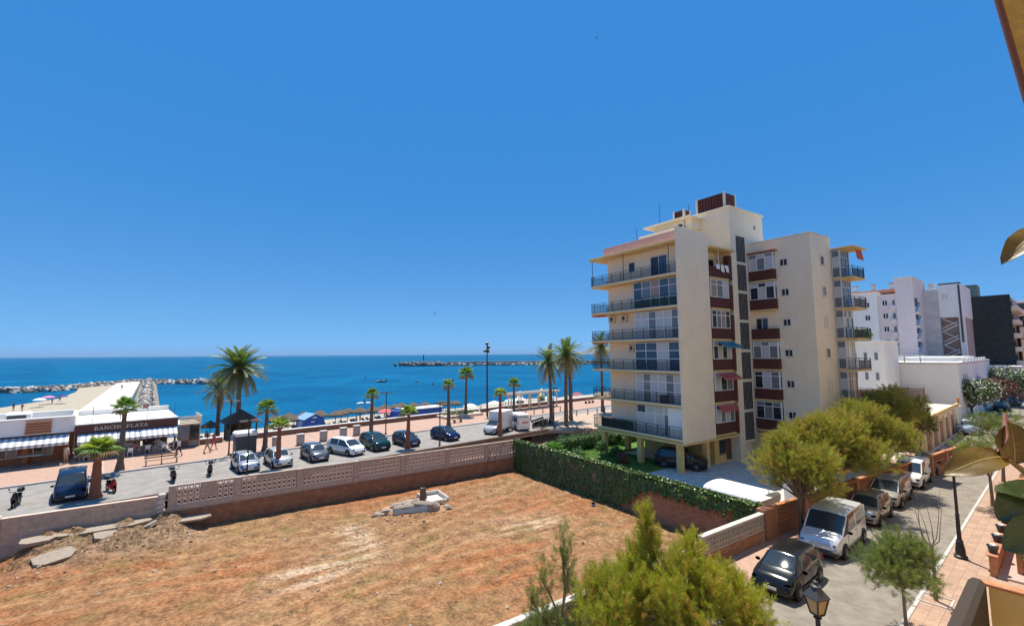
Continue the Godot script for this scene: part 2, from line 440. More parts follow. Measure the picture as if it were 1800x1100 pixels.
func setting():
	hn.seed = 5; hn.frequency = 0.1; hn.fractal_octaves = 3
	# sea to the horizon
	var b := MB.new()
	b.quad(Vector3(-26000, -2.3, 40), Vector3(-26000, -2.3, -30000), Vector3(26000, -2.3, -30000), Vector3(26000, -2.3, 40))
	struct("sea", b, M.water)
	# land under everything inland
	b = MB.new()
	b.prism(poly([road(-230, 0, -9.6), road(120, 0, -9.6), Vector2(700, -420), Vector2(700, 200), Vector2(-260, 200)]), -1.6, -1.6)
	struct("ground", b, M.soil)
	# beach: slopes from the parapet to the water
	b = MB.new()
	var NS := 110
	var NN := 16
	var grid := []
	for i in NS + 1:
		var row := []
		var s := -150.0 + 330.0 * i / NS
		for j in NN + 1:
			var f := float(j) / NN
			var edge := 29.0 + 2.0 * sin(s * 0.13) + 1.2 * sin(s * 0.41) + maxf(0.0, -(s + 14.0)) * 0.35
			var y := -0.75 - 1.75 * pow(f, 1.6) + hn.get_noise_2d(s * 2.0, f * 60.0) * 0.14
			row.append(road(s, y, -9.5 - edge * f))
		grid.append(row)
	for i in NS:
		for j in NN:
			b.quad(grid[i][j], grid[i][j + 1], grid[i + 1][j + 1], grid[i + 1][j])
	struct("beach", b, M.sand)
	# seafront road
	b = MB.new()
	b.prism(poly([road(-80, 0, 0.16), road(60, 0, 0.16), road(90, 0, -3), road(150, 0, -3), road(150, 0, 6), road(60, 0, 8.0), road(60, 0, 30), road(23, 0, 14.0), road(21, 0, 10.6), road(-80, 0, 10.6)]), -0.4, 0.0)
	struct("seafront_road", b, M.asphalt_sea)
	# promenade pavement with its kerb
	b = MB.new()
	b.prism(poly([road(-80, 0, 0), road(-80, 0, -9.4), road(110, 0, -9.4), road(110, 0, -2.8), road(60, 0, 0)]), -0.5, 0.14)
	struct("promenade_pavement", b, M.paver_pink)
	b = MB.new()
	b.box(Vector3(-10, 0.0, 0.08), Vector3(140, 0.3, 0.16), 0.02)
	struct("promenade_kerb", b, M.kerb, ROAD, ROAD_A)
	# darker bands laid across the promenade
	var k := 0
	for s in [-33.0, -25.4, -12.6, -5.2, 2.5, 10.2, 17.8, 25.5]:
		for d in [0.0, 1.5]:
			b = MB.new(); b.bx(s + d, s + d + 0.32, 0.139, 0.144, -9.2, -0.02)
			struct("pavement_band", b, M.paver_dark, ROAD, ROAD_A).name = numbered("pavement_band")
			k += 1
	# bench bay and apron where the road bends
	b = MB.new()
	b.prism(poly([road(26.5, 0, 5.2), road(30.0, 0, 3.6), road(60, 0, 4.6), road(60, 0, 24), road(26, 0, 16), road(23.2, 0, 11.4)]), -0.4, 0.12)
	struct("paved_apron", b, M.paver_apron)
	# pavement between parked cars and the lot wall
	b = MB.new()
	b.prism(poly([road(-80, 0, 10.6), road(21, 0, 10.6), road(23.2, 0, 11.5), road(25.6, 0, 16), lot(60, 0, -0.4), lot(-42, 0, -0.4)]), -0.5, 0.12)
	struct("lot_pavement", b, M.paver_apron)
	# vacant lot: uneven earth
	b = MB.new()
	var nx := 380
	var nz := 180
	var hs := []
	for i in nx + 1:
		var row := PackedVector3Array()
		for j in nz + 1:
			var x := -32.0 + 56.4 * i / nx
			var z := -0.1 + 24.9 * j / nz
			row.append(Vector3(x, lot_h(x, z), z))
		hs.append(row)
	var ns := []
	for i in nx + 1:
		var row := PackedVector3Array()
		for j in nz + 1:
			var dx: Vector3 = hs[mini(i + 1, nx)][j] - hs[maxi(i - 1, 0)][j]
			var dz: Vector3 = hs[i][mini(j + 1, nz)] - hs[i][maxi(j - 1, 0)]
			row.append(dz.cross(dx).normalized())
		ns.append(row)
	for i in nx:
		for j in nz:
			for q in [Vector2i(0, 0), Vector2i(1, 0), Vector2i(1, 1), Vector2i(0, 0), Vector2i(1, 1), Vector2i(0, 1)]:
				var p: Vector3 = hs[i + q.x][j + q.y]
				b.v.append(p); b.n.append(ns[i + q.x][j + q.y]); b.c.append(Color.WHITE)
				b.uv.append(Vector2((p.x + 32.0) / 56.4, (p.z + 0.1) / 24.9))
	struct("earth_lot", b, lot_material(), LOT, LOT_A)
	# side street
	b = MB.new()
	b.prism(poly([street(-40, 0, -1.88), street(125, 0, -1.88), street(125, 0, 4.5), street(60, 0, 3.0), street(-40, 0, 3.0)]), -0.4, 0.0)
	struct("side_street", b, M.asphalt)
	b = MB.new()
	b.prism(poly([street(-40, 0, -2.0), street(47, 0, -2.0), street(47, 0, -3.6), lot(23, 0, 24.9), lot(-40, 0, 24.9)]), -0.5, 0.12)
	struct("street_pavement", b, M.paver_pink)
	b = MB.new(); b.box(Vector3(12.5, 0.0, -1.95), Vector3(105, 0.28, 0.15), 0.02)
	struct("street_kerb", b, M.kerb, PARK, STR_A)
	b = MB.new(); b.box(Vector3(40, 0.0, 3.07), Vector3(160, 0.28, 0.15), 0.02)
	struct("far_street_kerb", b, M.kerb, PARK, STR_A)
	# opposite pavement, laid in square pavers near the camera
	b = MB.new(); b.bx(-40, 118, -0.5, 0.10, 3.15, 4.7)
	var pv := struct("paved_sidewalk", b, M.paver_joint, PARK, STR_A)
	var tiles := []
	for t in 3:
		var tb := MB.new(); tb.box(Vector3.ZERO, Vector3(0.395, 0.05, 0.381), 0.004)
		tiles.append(tb.mesh())
	var tm := [rmat("tile_a", [0.345, 0.225, 0.16], [0.41, 0.275, 0.20], 1.2, 0.88, 2.0), rmat("tile_b", [0.32, 0.205, 0.145], [0.385, 0.255, 0.185], 1.2, 0.88, 2.0, 0.02, null, 4), rmat("tile_c", [0.37, 0.25, 0.175], [0.435, 0.305, 0.22], 1.2, 0.88, 2.0, 0.02, null, 9)]
	var left := []
	var placed := 0
	for i in 150:
		for j in 4:
			var p := Vector3(-4.0 + i * 0.4, 0.10 + rng.randf_range(-0.002, 0.002), 3.35 + j * 0.385)
			if i >= 8 and i < 80 and placed < 296:
				var o := part(pv, "paver", tiles[0], tm[rng.randi() % 3])
				o.position = p; placed += 1
			else: left.append(Transform3D(Basis.IDENTITY, p))
	multi(pv, "distant_pavers", tiles[0], tm[0], left)
	b = MB.new(); b.bx(-40, 8.0, -0.4, 0.12, 4.7, 9.85)
	struct("forecourt", b, tm[0], PARK, STR_A)
	# courtyard and lawn of the apartment block
	b = MB.new(); b.prism(poly([lot(24.1, 0, 6.5), lot(31, 0, 4.8), lot(62, 0, 4.8), lot(62, 0, 24.4), lot(24.1, 0, 24.4)]), -0.4, 0.0)
	struct("courtyard", b, M.courtyard)
	b = MB.new(); b.prism(poly([lot(24.1, 0, 0.2), lot(60, 0, 0.2), lot(60, 0, 4.9), lot(34, 0, 4.9), lot(34.5, 0, 11.5), lot(27.6, 0, 11.8), lot(24.1, 0, 16.0)]), -0.4, 0.06)
	struct("lawn", b, M.lawn)
	b = MB.new(); b.prism(poly([lot(62, 0, 0), lot(120, 0, 0), street(130, 0, -2.1), street(47, 0, -2.1), lot(62, 0, 24)]), -0.4, 0.02)
	struct("back_yard_ground", b, M.concrete)
	# hills on the far coast
	b = MB.new()
	for i in 40:
		var x0 := 900.0 + i * 75.0
		var h0 := 60.0 + 90.0 * absf(sin(i * 0.31)) + 35.0 * sin(i * 0.83 + 1.0)
		var h1 := 60.0 + 90.0 * absf(sin((i + 1) * 0.31)) + 35.0 * sin((i + 1) * 0.83 + 1.0)
		h0 *= smoothstep(-1, 9, i); h1 *= smoothstep(-1, 9, i + 1)
		b.quad(Vector3(x0, -3, -7200), Vector3(x0, h0, -7600), Vector3(x0 + 75, h1, -7600), Vector3(x0 + 75, -3, -7200))
		b.quad(Vector3(x0, h0, -7600), Vector3(x0, -3, -8200), Vector3(x0 + 75, -3, -8200), Vector3(x0 + 75, h1, -7600))
	struct("hills", b, rmat("hill", [0.13, 0.12, 0.08], [0.20, 0.175, 0.12], 400.0, 0.95, 0.0))

# earth colours: red clay, dry straw, pale lime patches and a little green
func lot_material() -> StandardMaterial3D:
	var W := 1580
	var H := 700
	var img := Image.create(W, H, true, Image.FORMAT_RGB8)
	var f1 := FastNoiseLite.new(); f1.seed = 3; f1.frequency = 0.05; f1.fractal_octaves = 5
	var f2 := FastNoiseLite.new(); f2.seed = 9; f2.frequency = 1.6; f2.fractal_octaves = 4; f2.fractal_gain = 0.75
	var f3 := FastNoiseLite.new(); f3.seed = 14; f3.frequency = 0.22; f3.fractal_octaves = 4
	var clay := Vector3(0.265, 0.112, 0.05)
	var tan_ := Vector3(0.235, 0.13, 0.066)
	var straw := Vector3(0.265, 0.168, 0.088)
	var lime := Vector3(0.42, 0.32, 0.225)
	var green := Vector3(0.15, 0.125, 0.042)
	var grey := Vector3(0.235, 0.17, 0.115)
	for y in H:
		var z := -0.1 + 24.9 * y / H
		for x in W:
			var X := -32.0 + 56.4 * x / W
			var a := f1.get_noise_2d(X, z * 1.5)
			# drag marks run along the digger's path
			var d := f3.get_noise_2d(X * 0.55 + z * 0.25, z * 4.2)
			var g := f2.get_noise_2d(X * 2.2, z * 2.2)
			var c := tan_.lerp(straw, clampf(0.5 + 1.4 * d + 0.5 * a, 0, 1))
			var kc := clampf(1.6 * a + 0.9 * d + 0.22, 0, 1)
			kc = maxf(kc, 1.3 * exp(-(pow((X + 5.5) / 3.2, 2) + pow((z - 6.3) / 1.7, 2))) * (0.6 + d))
			kc = maxf(kc, 0.9 * exp(-pow((z - 1.2) / 1.3, 2)) * smoothstep(2.0, 9.0, X))
			kc = maxf(kc, 0.95 * smoothstep(2.0, -12.0, X) * (0.75 + 1.3 * d))
			c = c.lerp(clay, clampf(kc, 0, 0.92))
			var kl := exp(-(pow((X - 3.6) / 2.4, 2) + pow((z - 11.6) / 1.4, 2))) + 0.8 * exp(-(pow((X - 6.5) / 0.9, 2) + pow((z - 8.2) / 2.4, 2))) + 0.6 * exp(-(pow((X - 16.5) / 3.0, 2) + pow((z - 12.5) / 1.5, 2)))
			c = c.lerp(lime, clampf(kl * 1.25 * (0.6 + 1.8 * d + 0.5 * g), 0, 0.85))
			c = c.lerp(grey, clampf(smoothstep(-11.0, -8.0, X) * (1.0 - smoothstep(-3.5, 0.5, X)) * (1.0 - smoothstep(2.5, 5.0, z)) * (0.7 + g), 0, 0.8))
			c = c.lerp(straw * 1.25, 0.55 * track(X, z))
			var kg := clampf(f3.get_noise_2d(X * 1.3 + 50.0, z * 1.3) * 2.4 - 0.55 + 0.5 * g, 0, 1)
			c = c.lerp(green, kg * 0.55)
			c *= 1.0 + 0.75 * g + 0.5 * f3.get_noise_2d(X * 4.0, z * 4.0) + 0.10 * (rng.randf() - 0.5)
			if rng.randf() < 0.0035: c = lime * 1.2
			img.set_pixel(x, y, lin(clampf(c.x, 0.02, 0.9), clampf(c.y, 0.02, 0.9), clampf(c.z, 0.02, 0.9)))
	img.generate_mipmaps()
	var m := StandardMaterial3D.new()
	m.albedo_texture = ImageTexture.create_from_image(img)
	m.roughness = 0.98; m.metallic_specular = 0.2
	m.normal_enabled = true; m.normal_texture = noise_tex(Color.WHITE, Color.WHITE, 0.07, 6, 21, 1024, null, true, 14.0); m.normal_scale = 0.3
	M["lot"] = m
	return m

# ================= walls round the lot
func block_mesh(w: float, t: float) -> ArrayMesh:    # pierced block: square frame round a round hole
	var b := MB.new()
	var h := w * 0.5 - 0.006
	var r := w * 0.30
	var N := 12
	for f in [1.0, -1.0]:
		for k in N:
			var a0 := TAU * k / N + TAU / 24.0 * 3.0
			var a1 := TAU * (k + 1) / N + TAU / 24.0 * 3.0
			var o := []
			for a in [a0, a1]:
				var d := Vector2(cos(a), sin(a))
				o.append(d * h / maxf(absf(d.x), absf(d.y)))
			b.quad(Vector3(cos(a0) * r, sin(a0) * r, f * t / 2), Vector3(o[0].x, o[0].y, f * t / 2), Vector3(o[1].x, o[1].y, f * t / 2), Vector3(cos(a1) * r, sin(a1) * r, f * t / 2))
	for k in N:
		var a0 := TAU * k / N
		var a1 := TAU * (k + 1) / N
		b.quad(Vector3(cos(a0) * r, sin(a0) * r, t / 2), Vector3(cos(a1) * r, sin(a1) * r, t / 2), Vector3(cos(a1) * r, sin(a1) * r, -t / 2), Vector3(cos(a0) * r, sin(a0) * r, -t / 2))
	for s in [1.0, -1.0]:
		b.quad(Vector3(-h, s * h, t / 2), Vector3(h, s * h, t / 2), Vector3(h, s * h, -t / 2), Vector3(-h, s * h, -t / 2))
		b.quad(Vector3(s * h, -h, t / 2), Vector3(s * h, h, t / 2), Vector3(s * h, h, -t / 2), Vector3(s * h, -h, -t / 2))
	return b.mesh()

# bricks laid as parts up to a count, the rest joined; x runs along the wall, z is its thickness
func bricks(p: Node, x0: float, x1: float, y0: float, y1: float, zf: float, most: int, first_from := 1.0):
	var bm := MB.new(); bm.box(Vector3.ZERO, Vector3(0.385, 0.118, 0.05), 0.006)
	var me := bm.mesh()
	var all := []
	var r := 0
	var y := y0 + 0.065
	while y < y1:
		var x := x0 + 0.2 + (0.2 if r % 2 else 0.0)
		while x < x1 - 0.15:
			all.append(Vector3(x, y, zf + rng.randf_range(-0.004, 0.006)))
			x += 0.4
		y += 0.132; r += 1
	all.sort_custom(func(a, c): return absf(a.x - first_from) < absf(c.x - first_from))
	var rest := []
	for i in all.size():
		if i < most: part(p, "brick", me, M.brick_a if rng.randf() < 0.6 else M.brick_b).position = all[i]
		else: rest.append(Transform3D(Basis.IDENTITY, all[i]))
	if rest.size() > 0: multi(p, "distant_bricks", me, M.brick_a, rest)

func lot_walls():
	# pierced front wall: x from -3.6 to 24.2 in lot coordinates
	var w := thing("pierced_wall", "long concrete wall of pierced round-hole blocks on a brown plinth above the lot", "wall", LOT, LOT_A)
	pbox(w, "plinth", M.plinth_brown, -3.6, 24.3, -1.9, 0.0, -0.14, 0.16, 0.02)
	var bs := 0.305
	var bm := block_mesh(bs, 0.12)
	var x := -3.6
	var cnt := 0
	var rest := []
	var bays := [3.3, 3.6, 3.75, 3.5, 3.75, 3.7, 3.6, 2.4]
	for i in bays.size():
		pbox(w, "pillar", M.block_grey, x, x + 0.42, 0.0, 1.66, -0.15, 0.17, 0.015)
		var a: float = x + 0.42
		var e: float = minf(a + bays[i], 24.2)
		pbox(w, "base_course", M.block_grey, a, e, 0.0, 0.36, -0.09, 0.11, 0.01)
		var nb := int((e - a) / bs)
		var st := (e - a) / nb
		for r in 4:
			var run := -1.0
			for q in nb:
				var xx := a + st * (q + 0.5)
				# some of the holes were bricked up
				var solid := false
				if i == 0: solid = (q >= 4 and q <= 6 and r >= 1)
				elif i == 1: solid = r == 3 and q > 2
				elif i == 2: solid = (r == 3 and q < 6) or (r == 2 and q < 2)
				elif i == 3: solid = r == 3 and q < 5
				elif i == 4: solid = q == 0 and r > 1
				var p := Vector3(xx, 0.36 + bs * (r + 0.5), 0.01)
				if solid:
					pbox(w, "filled_block", M.block_grey, xx - st / 2 + 0.004, xx + st / 2 - 0.004, p.y - bs / 2 + 0.004, p.y + bs / 2 - 0.004, -0.065, 0.075, 0.006)
				elif cnt < 295:
					part(w, "pierced_block", bm, M.block_pink).position = p; cnt += 1
				else: rest.append(Transform3D(Basis.IDENTITY, p))
		pbox(w, "coping", M.block_grey, a, e, 0.36 + bs * 4 + 0.002, 1.655, -0.09, 0.11, 0.01)
		x = e
	multi(w, "distant_pierced_blocks", bm, M.block_pink, rest)
	var wb := MB.new()      # wires sticking out near the ivy
	for q in [[20.6, 0.0, 1.0], [20.9, 0.9, 1.25], [21.6, 0.85, 1.45], [22.2, 1.2, 1.6]]:
		wb.tube([Vector3(q[0], q[1] - 1.0, 0.22), Vector3(q[0] + 0.1, q[1], 0.26), Vector3(q[0] + 0.6, q[2], 0.3)], [0.02, 0.018, 0.012], 5)
	part(w, "loose_cable", wb, M.iron)
	# plain low wall at the left
	var g := thing("plain_wall", "low plain grey block wall with one pillar beside the motorbikes", "wall", LOT, LOT_A)
	for q in [[-32.0, -11.8, 1.02], [-11.2, -4.15, 1.02]]:
		pbox(g, "wall_panel", M.block_grey, q[0], q[1], -1.9, q[2], -0.1, 0.1, 0.01)
		pbox(g, "coping", M.block_pink, q[0], q[1], q[2] + 0.002, q[2] + 0.08, -0.14, 0.14, 0.012)
		# courses of blocks show on the face
		for r in 10:
			var xx: float = q[0] + (0.0 if r % 2 else 0.4)
			if q[0] < -20: xx = -19.8 + (0.0 if r % 2 else 0.4)
			while xx < q[1] - 0.2:
				var e: float = minf(xx + 0.79, q[1] - 0.01)
				pbox(g, "block", M.block_grey if rng.randf() < 0.7 else M.concrete, xx + 0.005, e, -1.3 + r * 0.232, -1.3 + r * 0.232 + 0.226, 0.1, 0.112, 0.0)
				xx += 0.8
	pbox(g, "pillar", M.block_pink, -11.8, -11.2, -1.9, 1.22, -0.2, 0.22, 0.02)
	var rw := MB.new()
	for k in 7: rw.box(Vector3(-3.95 + rng.randf_range(-0.05, 0.05), -0.9 + k * 0.33, 0.05), Vector3(0.4, 0.31, 0.36), 0.05, Basis(Vector3.UP, rng.randf_range(-0.2, 0.2)))
	part(g, "broken_pillar", rw, M.concrete_pale)
	# ivy wall: runs along lot x = 24
	var iv := thing("brick_wall", "brick garden wall largely hidden by ivy beside the lawn", "wall", lot(24.2, 0, 0), LOT_A - PI / 2)
	# local x now runs towards the street (lot +z), local z is lot -x (faces the lot)
	pbox(iv, "wall_core", M.mortar, 0.0, 24.5, -1.9, 1.45, -0.1, 0.1)
	pbox(iv, "coping", M.concrete_pale, 0.0, 24.5, 1.452, 1.53, -0.15, 0.15, 0.01)
	bricks(iv, 13.5, 24.4, -1.25, 1.45, 0.11, 290, 24.0)
	# ivy: leaves over the face and the top
	var lf := MB.new()
	lf.tri(Vector3(-0.5, 0, 0), Vector3(-0.28, 0.05, 0.42), Vector3(0.0, 0.0, 0.62)); lf.tri(Vector3(-0.5, 0, 0), Vector3(0, 0, 0.62), Vector3(0, -0.08, -0.2))
	lf.tri(Vector3(0.5, 0, 0), Vector3(0.0, 0, 0.62), Vector3(0.28, 0.05, 0.42)); lf.tri(Vector3(0.5, 0, 0), Vector3(0, -0.08, -0.2), Vector3(0, 0, 0.62))
	var lm := lf.mesh()
	var ivy := thing("ivy", "dense dark green ivy hanging over the brick garden wall", "ivy", lot(24.2, 0, 0), LOT_A - PI / 2)
	var xs := []
	var cs := []
	var nz := FastNoiseLite.new(); nz.seed = 77; nz.frequency = 0.5
	for i in 30000:
		var x_ := rng.randf() * 24.4
		var low := -1.25 + 0.35 * nz.get_noise_1d(x_ * 3.0)
		if x_ > 14.0: low = lerpf(-0.9, 0.75, smoothstep(14.0, 17.0, x_)) + 0.5 * nz.get_noise_1d(x_ * 4.0)
		if x_ > 22.0: low -= (x_ - 22.0) * 0.5
		var y := rng.randf_range(low, 1.78)
		var bulge := 0.30 + 0.22 * nz.get_noise_2d(x_ * 1.6, y * 1.6)
		if y > 1.5: bulge *= (1.85 - y) * 2.2
		if nz.get_noise_2d(x_ * 1.3 + 30.0, y * 0.7) < -0.42 and y < 1.1: continue
		var onto := rng.randf()
		var p := Vector3(x_, y, 0.1 + bulge * rng.randf_range(0.55, 1.05))
		var out := Vector3(rng.randfn(0, 0.4), rng.randf_range(-0.1, 0.9), 1.0)
		if onto < 0.38:     # the crown of the wall
			p = Vector3(x_, 1.5 + 0.22 * rng.randf() + 0.14 * nz.get_noise_1d(x_ * 5), rng.randf_range(-0.3, 0.36))
			out = Vector3(rng.randfn(0, 0.4), 1.0, rng.randfn(0.2, 0.5))
		var up := out.normalized()
		var fx := up.cross(Vector3(rng.randfn(), rng.randfn(), rng.randfn())).normalized()
		xs.append(Transform3D(Basis(fx, up, fx.cross(up)).scaled_local(Vector3.ONE * rng.randf_range(0.08, 0.16)), p))
		var t := rng.randf()
		cs.append(Color(0.045, 0.11, 0.02).lerp(Color(0.15, 0.25, 0.04), t * t) if rng.randf() > 0.1 else Color(0.20, 0.14, 0.05))
	multi(ivy, "leaves", lm, vmat("ivy_leaf", 0.33, 0.25), xs, cs)
	var vb := MB.new()
	for i in 70:
		var x_ := rng.randf() * 24.0
		var pts := []
		for k in 5: pts.append(Vector3(x_ + rng.randfn(0, 0.12) * k, lerpf(-1.3 if x_ < 14.0 else 0.4, 1.55, k / 4.0), 0.13 + rng.randf() * 0.06))
		vb.tube(pts, [0.02, 0.017, 0.014, 0.012, 0.01], 4, false)
	part(ivy, "stems", vb, M.bark)
	# street wall of the lot: brick below, grey pierced blocks above, seen from the street side
	var sw := thing("street_wall", "brick and grey block wall with pale coping behind the yellow-green tamarisk", "wall", lot(23.9, 0, 24.75), LOT_A)
	# local x runs to +u; wall goes to negative x
	pbox(sw, "corner_pillar", M.brick_b, -0.45, 0.45, -1.9, 1.72, -0.3, 0.25, 0.02)
	for q in [[-6.0, -0.45, 1.46], [-34.0, -6.0, 1.02]]:
		pbox(sw, "wall_core", M.mortar, q[0], q[1], -1.9, q[2] - 0.76, -0.1, 0.1)
		pbox(sw, "coping", M.concrete_pale, q[0], q[1] - 0.03, q[2], q[2] + 0.09, -0.15, 0.15, 0.012)
		pbox(sw, "block_band", M.block_grey, q[0], q[1] - 0.02, q[2] - 0.758, q[2] - 0.004, -0.09, 0.09)
	bricks(sw, -6.0, -0.5, 0.12, 0.7, 0.11, 90, -0.5)
	bricks(sw, -24.0, -6.0, 0.12, 0.24, 0.11, 40, -6.0)
	var gb := block_mesh(0.245, 0.2)
	var c2 := 0
	var rest2 := []
	for q in [[-6.0, -0.5, 0.72], [-24.0, -6.05, 0.28]]:
		var xx: float = q[1] - 0.14
		while xx > q[0] + 0.1:
			for r in 3:
				var p := Vector3(xx, q[2] + 0.122 + r * 0.245, 0.04)
				if c2 < 260: part(sw, "pierced_block", gb, M.concrete if (c2 % 3) else M.block_grey).position = p; c2 += 1
				else: rest2.append(Transform3D(Basis.IDENTITY, p))
			xx -= 0.247
	multi(sw, "distant_pierced_blocks", gb, M.concrete, rest2)
	# brick lattice fence of the apartment block along the street
	var lt := thing("lattice_fence", "brown brick lattice fence beside the silver van", "fence", lot(24.4, 0, 24.75), LOT_A - 0.045)
	pbox(lt, "base_wall", M.brick_b, 0.0, 34.0, -0.4, 0.62, -0.11, 0.11, 0.01)
	pbox(lt, "coping", M.terracotta, 0.0, 34.0, 1.62, 1.72, -0.14, 0.14, 0.01)
	x = 0.0
	var fence_n := 0
	while x < 33.0:
		pbox(lt, "pillar", M.brick_a, x, x + 0.4, -0.4, 1.78, -0.17, 0.17, 0.015)
		for rr in [[0.66, 1.06], [1.16, 1.56]]:
			pbox(lt, "rail", M.brick_b, x + 0.4, x + 3.3, rr[0] - 0.04, rr[0] + 0.02, -0.08, 0.08)
			pbox(lt, "rail", M.brick_b, x + 0.4, x + 3.3, rr[1], rr[1] + 0.06, -0.08, 0.08)
			var mid: float = (rr[0] + rr[1]) / 2
			pbox(lt, "rail", M.brick_b, x + 0.4, x + 3.3, mid - 0.02, mid + 0.02, -0.07, 0.07)
			for k in 13:
				if fence_n < 290:
					pbox(lt, "lattice_brick", M.brick_a, x + 0.55 + k * 0.215, x + 0.59 + k * 0.215, rr[0] + 0.02, rr[1], -0.075, 0.075); fence_n += 1
		x += 3.3

# ================= apartment block
# a window in the plane through o, with rt along its width (unit) and out facing outwards
func window(p: Node, o: Vector3, rt: Vector3, w: float, h: float, cols: int, rows: Array, fm: Material, pms: Array, fw := 0.05, called := "window") -> Node3D:
	var out := rt.cross(Vector3.UP)
	var fb := MB.new(); fb.xf = Transform3D(Basis(rt, Vector3.UP, out), o)
	fb.bx(0, w, 0, fw, -0.02, 0.05); fb.bx(0, w, h - fw, h, -0.02, 0.05)
	var ys := [fw]
	for r in rows: ys.append(r * h)
	ys.append(h - fw)
	for i in cols + 1:
		var x := (w - fw) * i / cols
		fb.bx(x, x + fw, fw, h - fw, -0.02, 0.046)
	for r in rows: fb.bx(fw, w - fw, r * h - fw / 2, r * h + fw / 2, -0.02, 0.042)
	var fr := part(p, called, fb, fm)
	for i in cols:
		for j in ys.size() - 1:
			var x0 := (w - fw) * i / cols + fw
			var x1 := (w - fw) * (i + 1) / cols
			var b := MB.new(); b.xf = fb.xf
			b.bx(x0, x1, ys[j] + fw * 0.4, ys[j + 1] - fw * 0.4, -0.015, 0.012)
			part(fr, "pane", b, pms[(i * 7 + j * 3) % pms.size()])
	return fr

func railing(p: Node, pts: Array, y: float, h: float, m: Material, called := "railing", step := 0.125):
	var b := MB.new()
	for i in pts.size() - 1:
		var a: Vector3 = pts[i] + Vector3(0, y, 0)
		var e: Vector3 = pts[i + 1] + Vector3(0, y, 0)
		var up := Vector3(0, h, 0)
		b.bar(a + up, e + up, 0.05, 0.035)
		b.bar(a + up * 0.8, e + up * 0.8, 0.022)
		b.bar(a + Vector3(0, 0.08, 0), e + Vector3(0, 0.08, 0), 0.028)
		var n := int(a.distance_to(e) / step)
		for k in n + 1:
			var q := a.lerp(e, float(k) / n)
			var thick := 0.05 if k % 10 == 0 else 0.026
			b.bar(q, q + up * (1.0 if k % 10 == 0 else 0.8), thick)
	part(p, called, b, m)

func ac_unit(p: Node, o: Vector3, face: float):
	var b := MB.new(); b.box(o, Vector3(0.32, 0.58, 0.8), 0.03)
	var u := part(p, "air_conditioner", b, M.cream)
	var f := MB.new(); f.cyl(o + Vector3(face * 0.161, 0, 0.08), o + Vector3(face * 0.175, 0, 0.08), 0.22, 0.22, 14)
	part(u, "fan_grille", f, M.iron_grey)
	var br := MB.new(); br.bx(o.x - 0.16, o.x + 0.2, o.y - 0.33, o.y - 0.295, o.z - 0.3, o.z - 0.26); br.bx(o.x - 0.16, o.x + 0.2, o.y - 0.33, o.y - 0.295, o.z + 0.26, o.z + 0.3)
	part(u, "bracket", br, M.iron_grey)

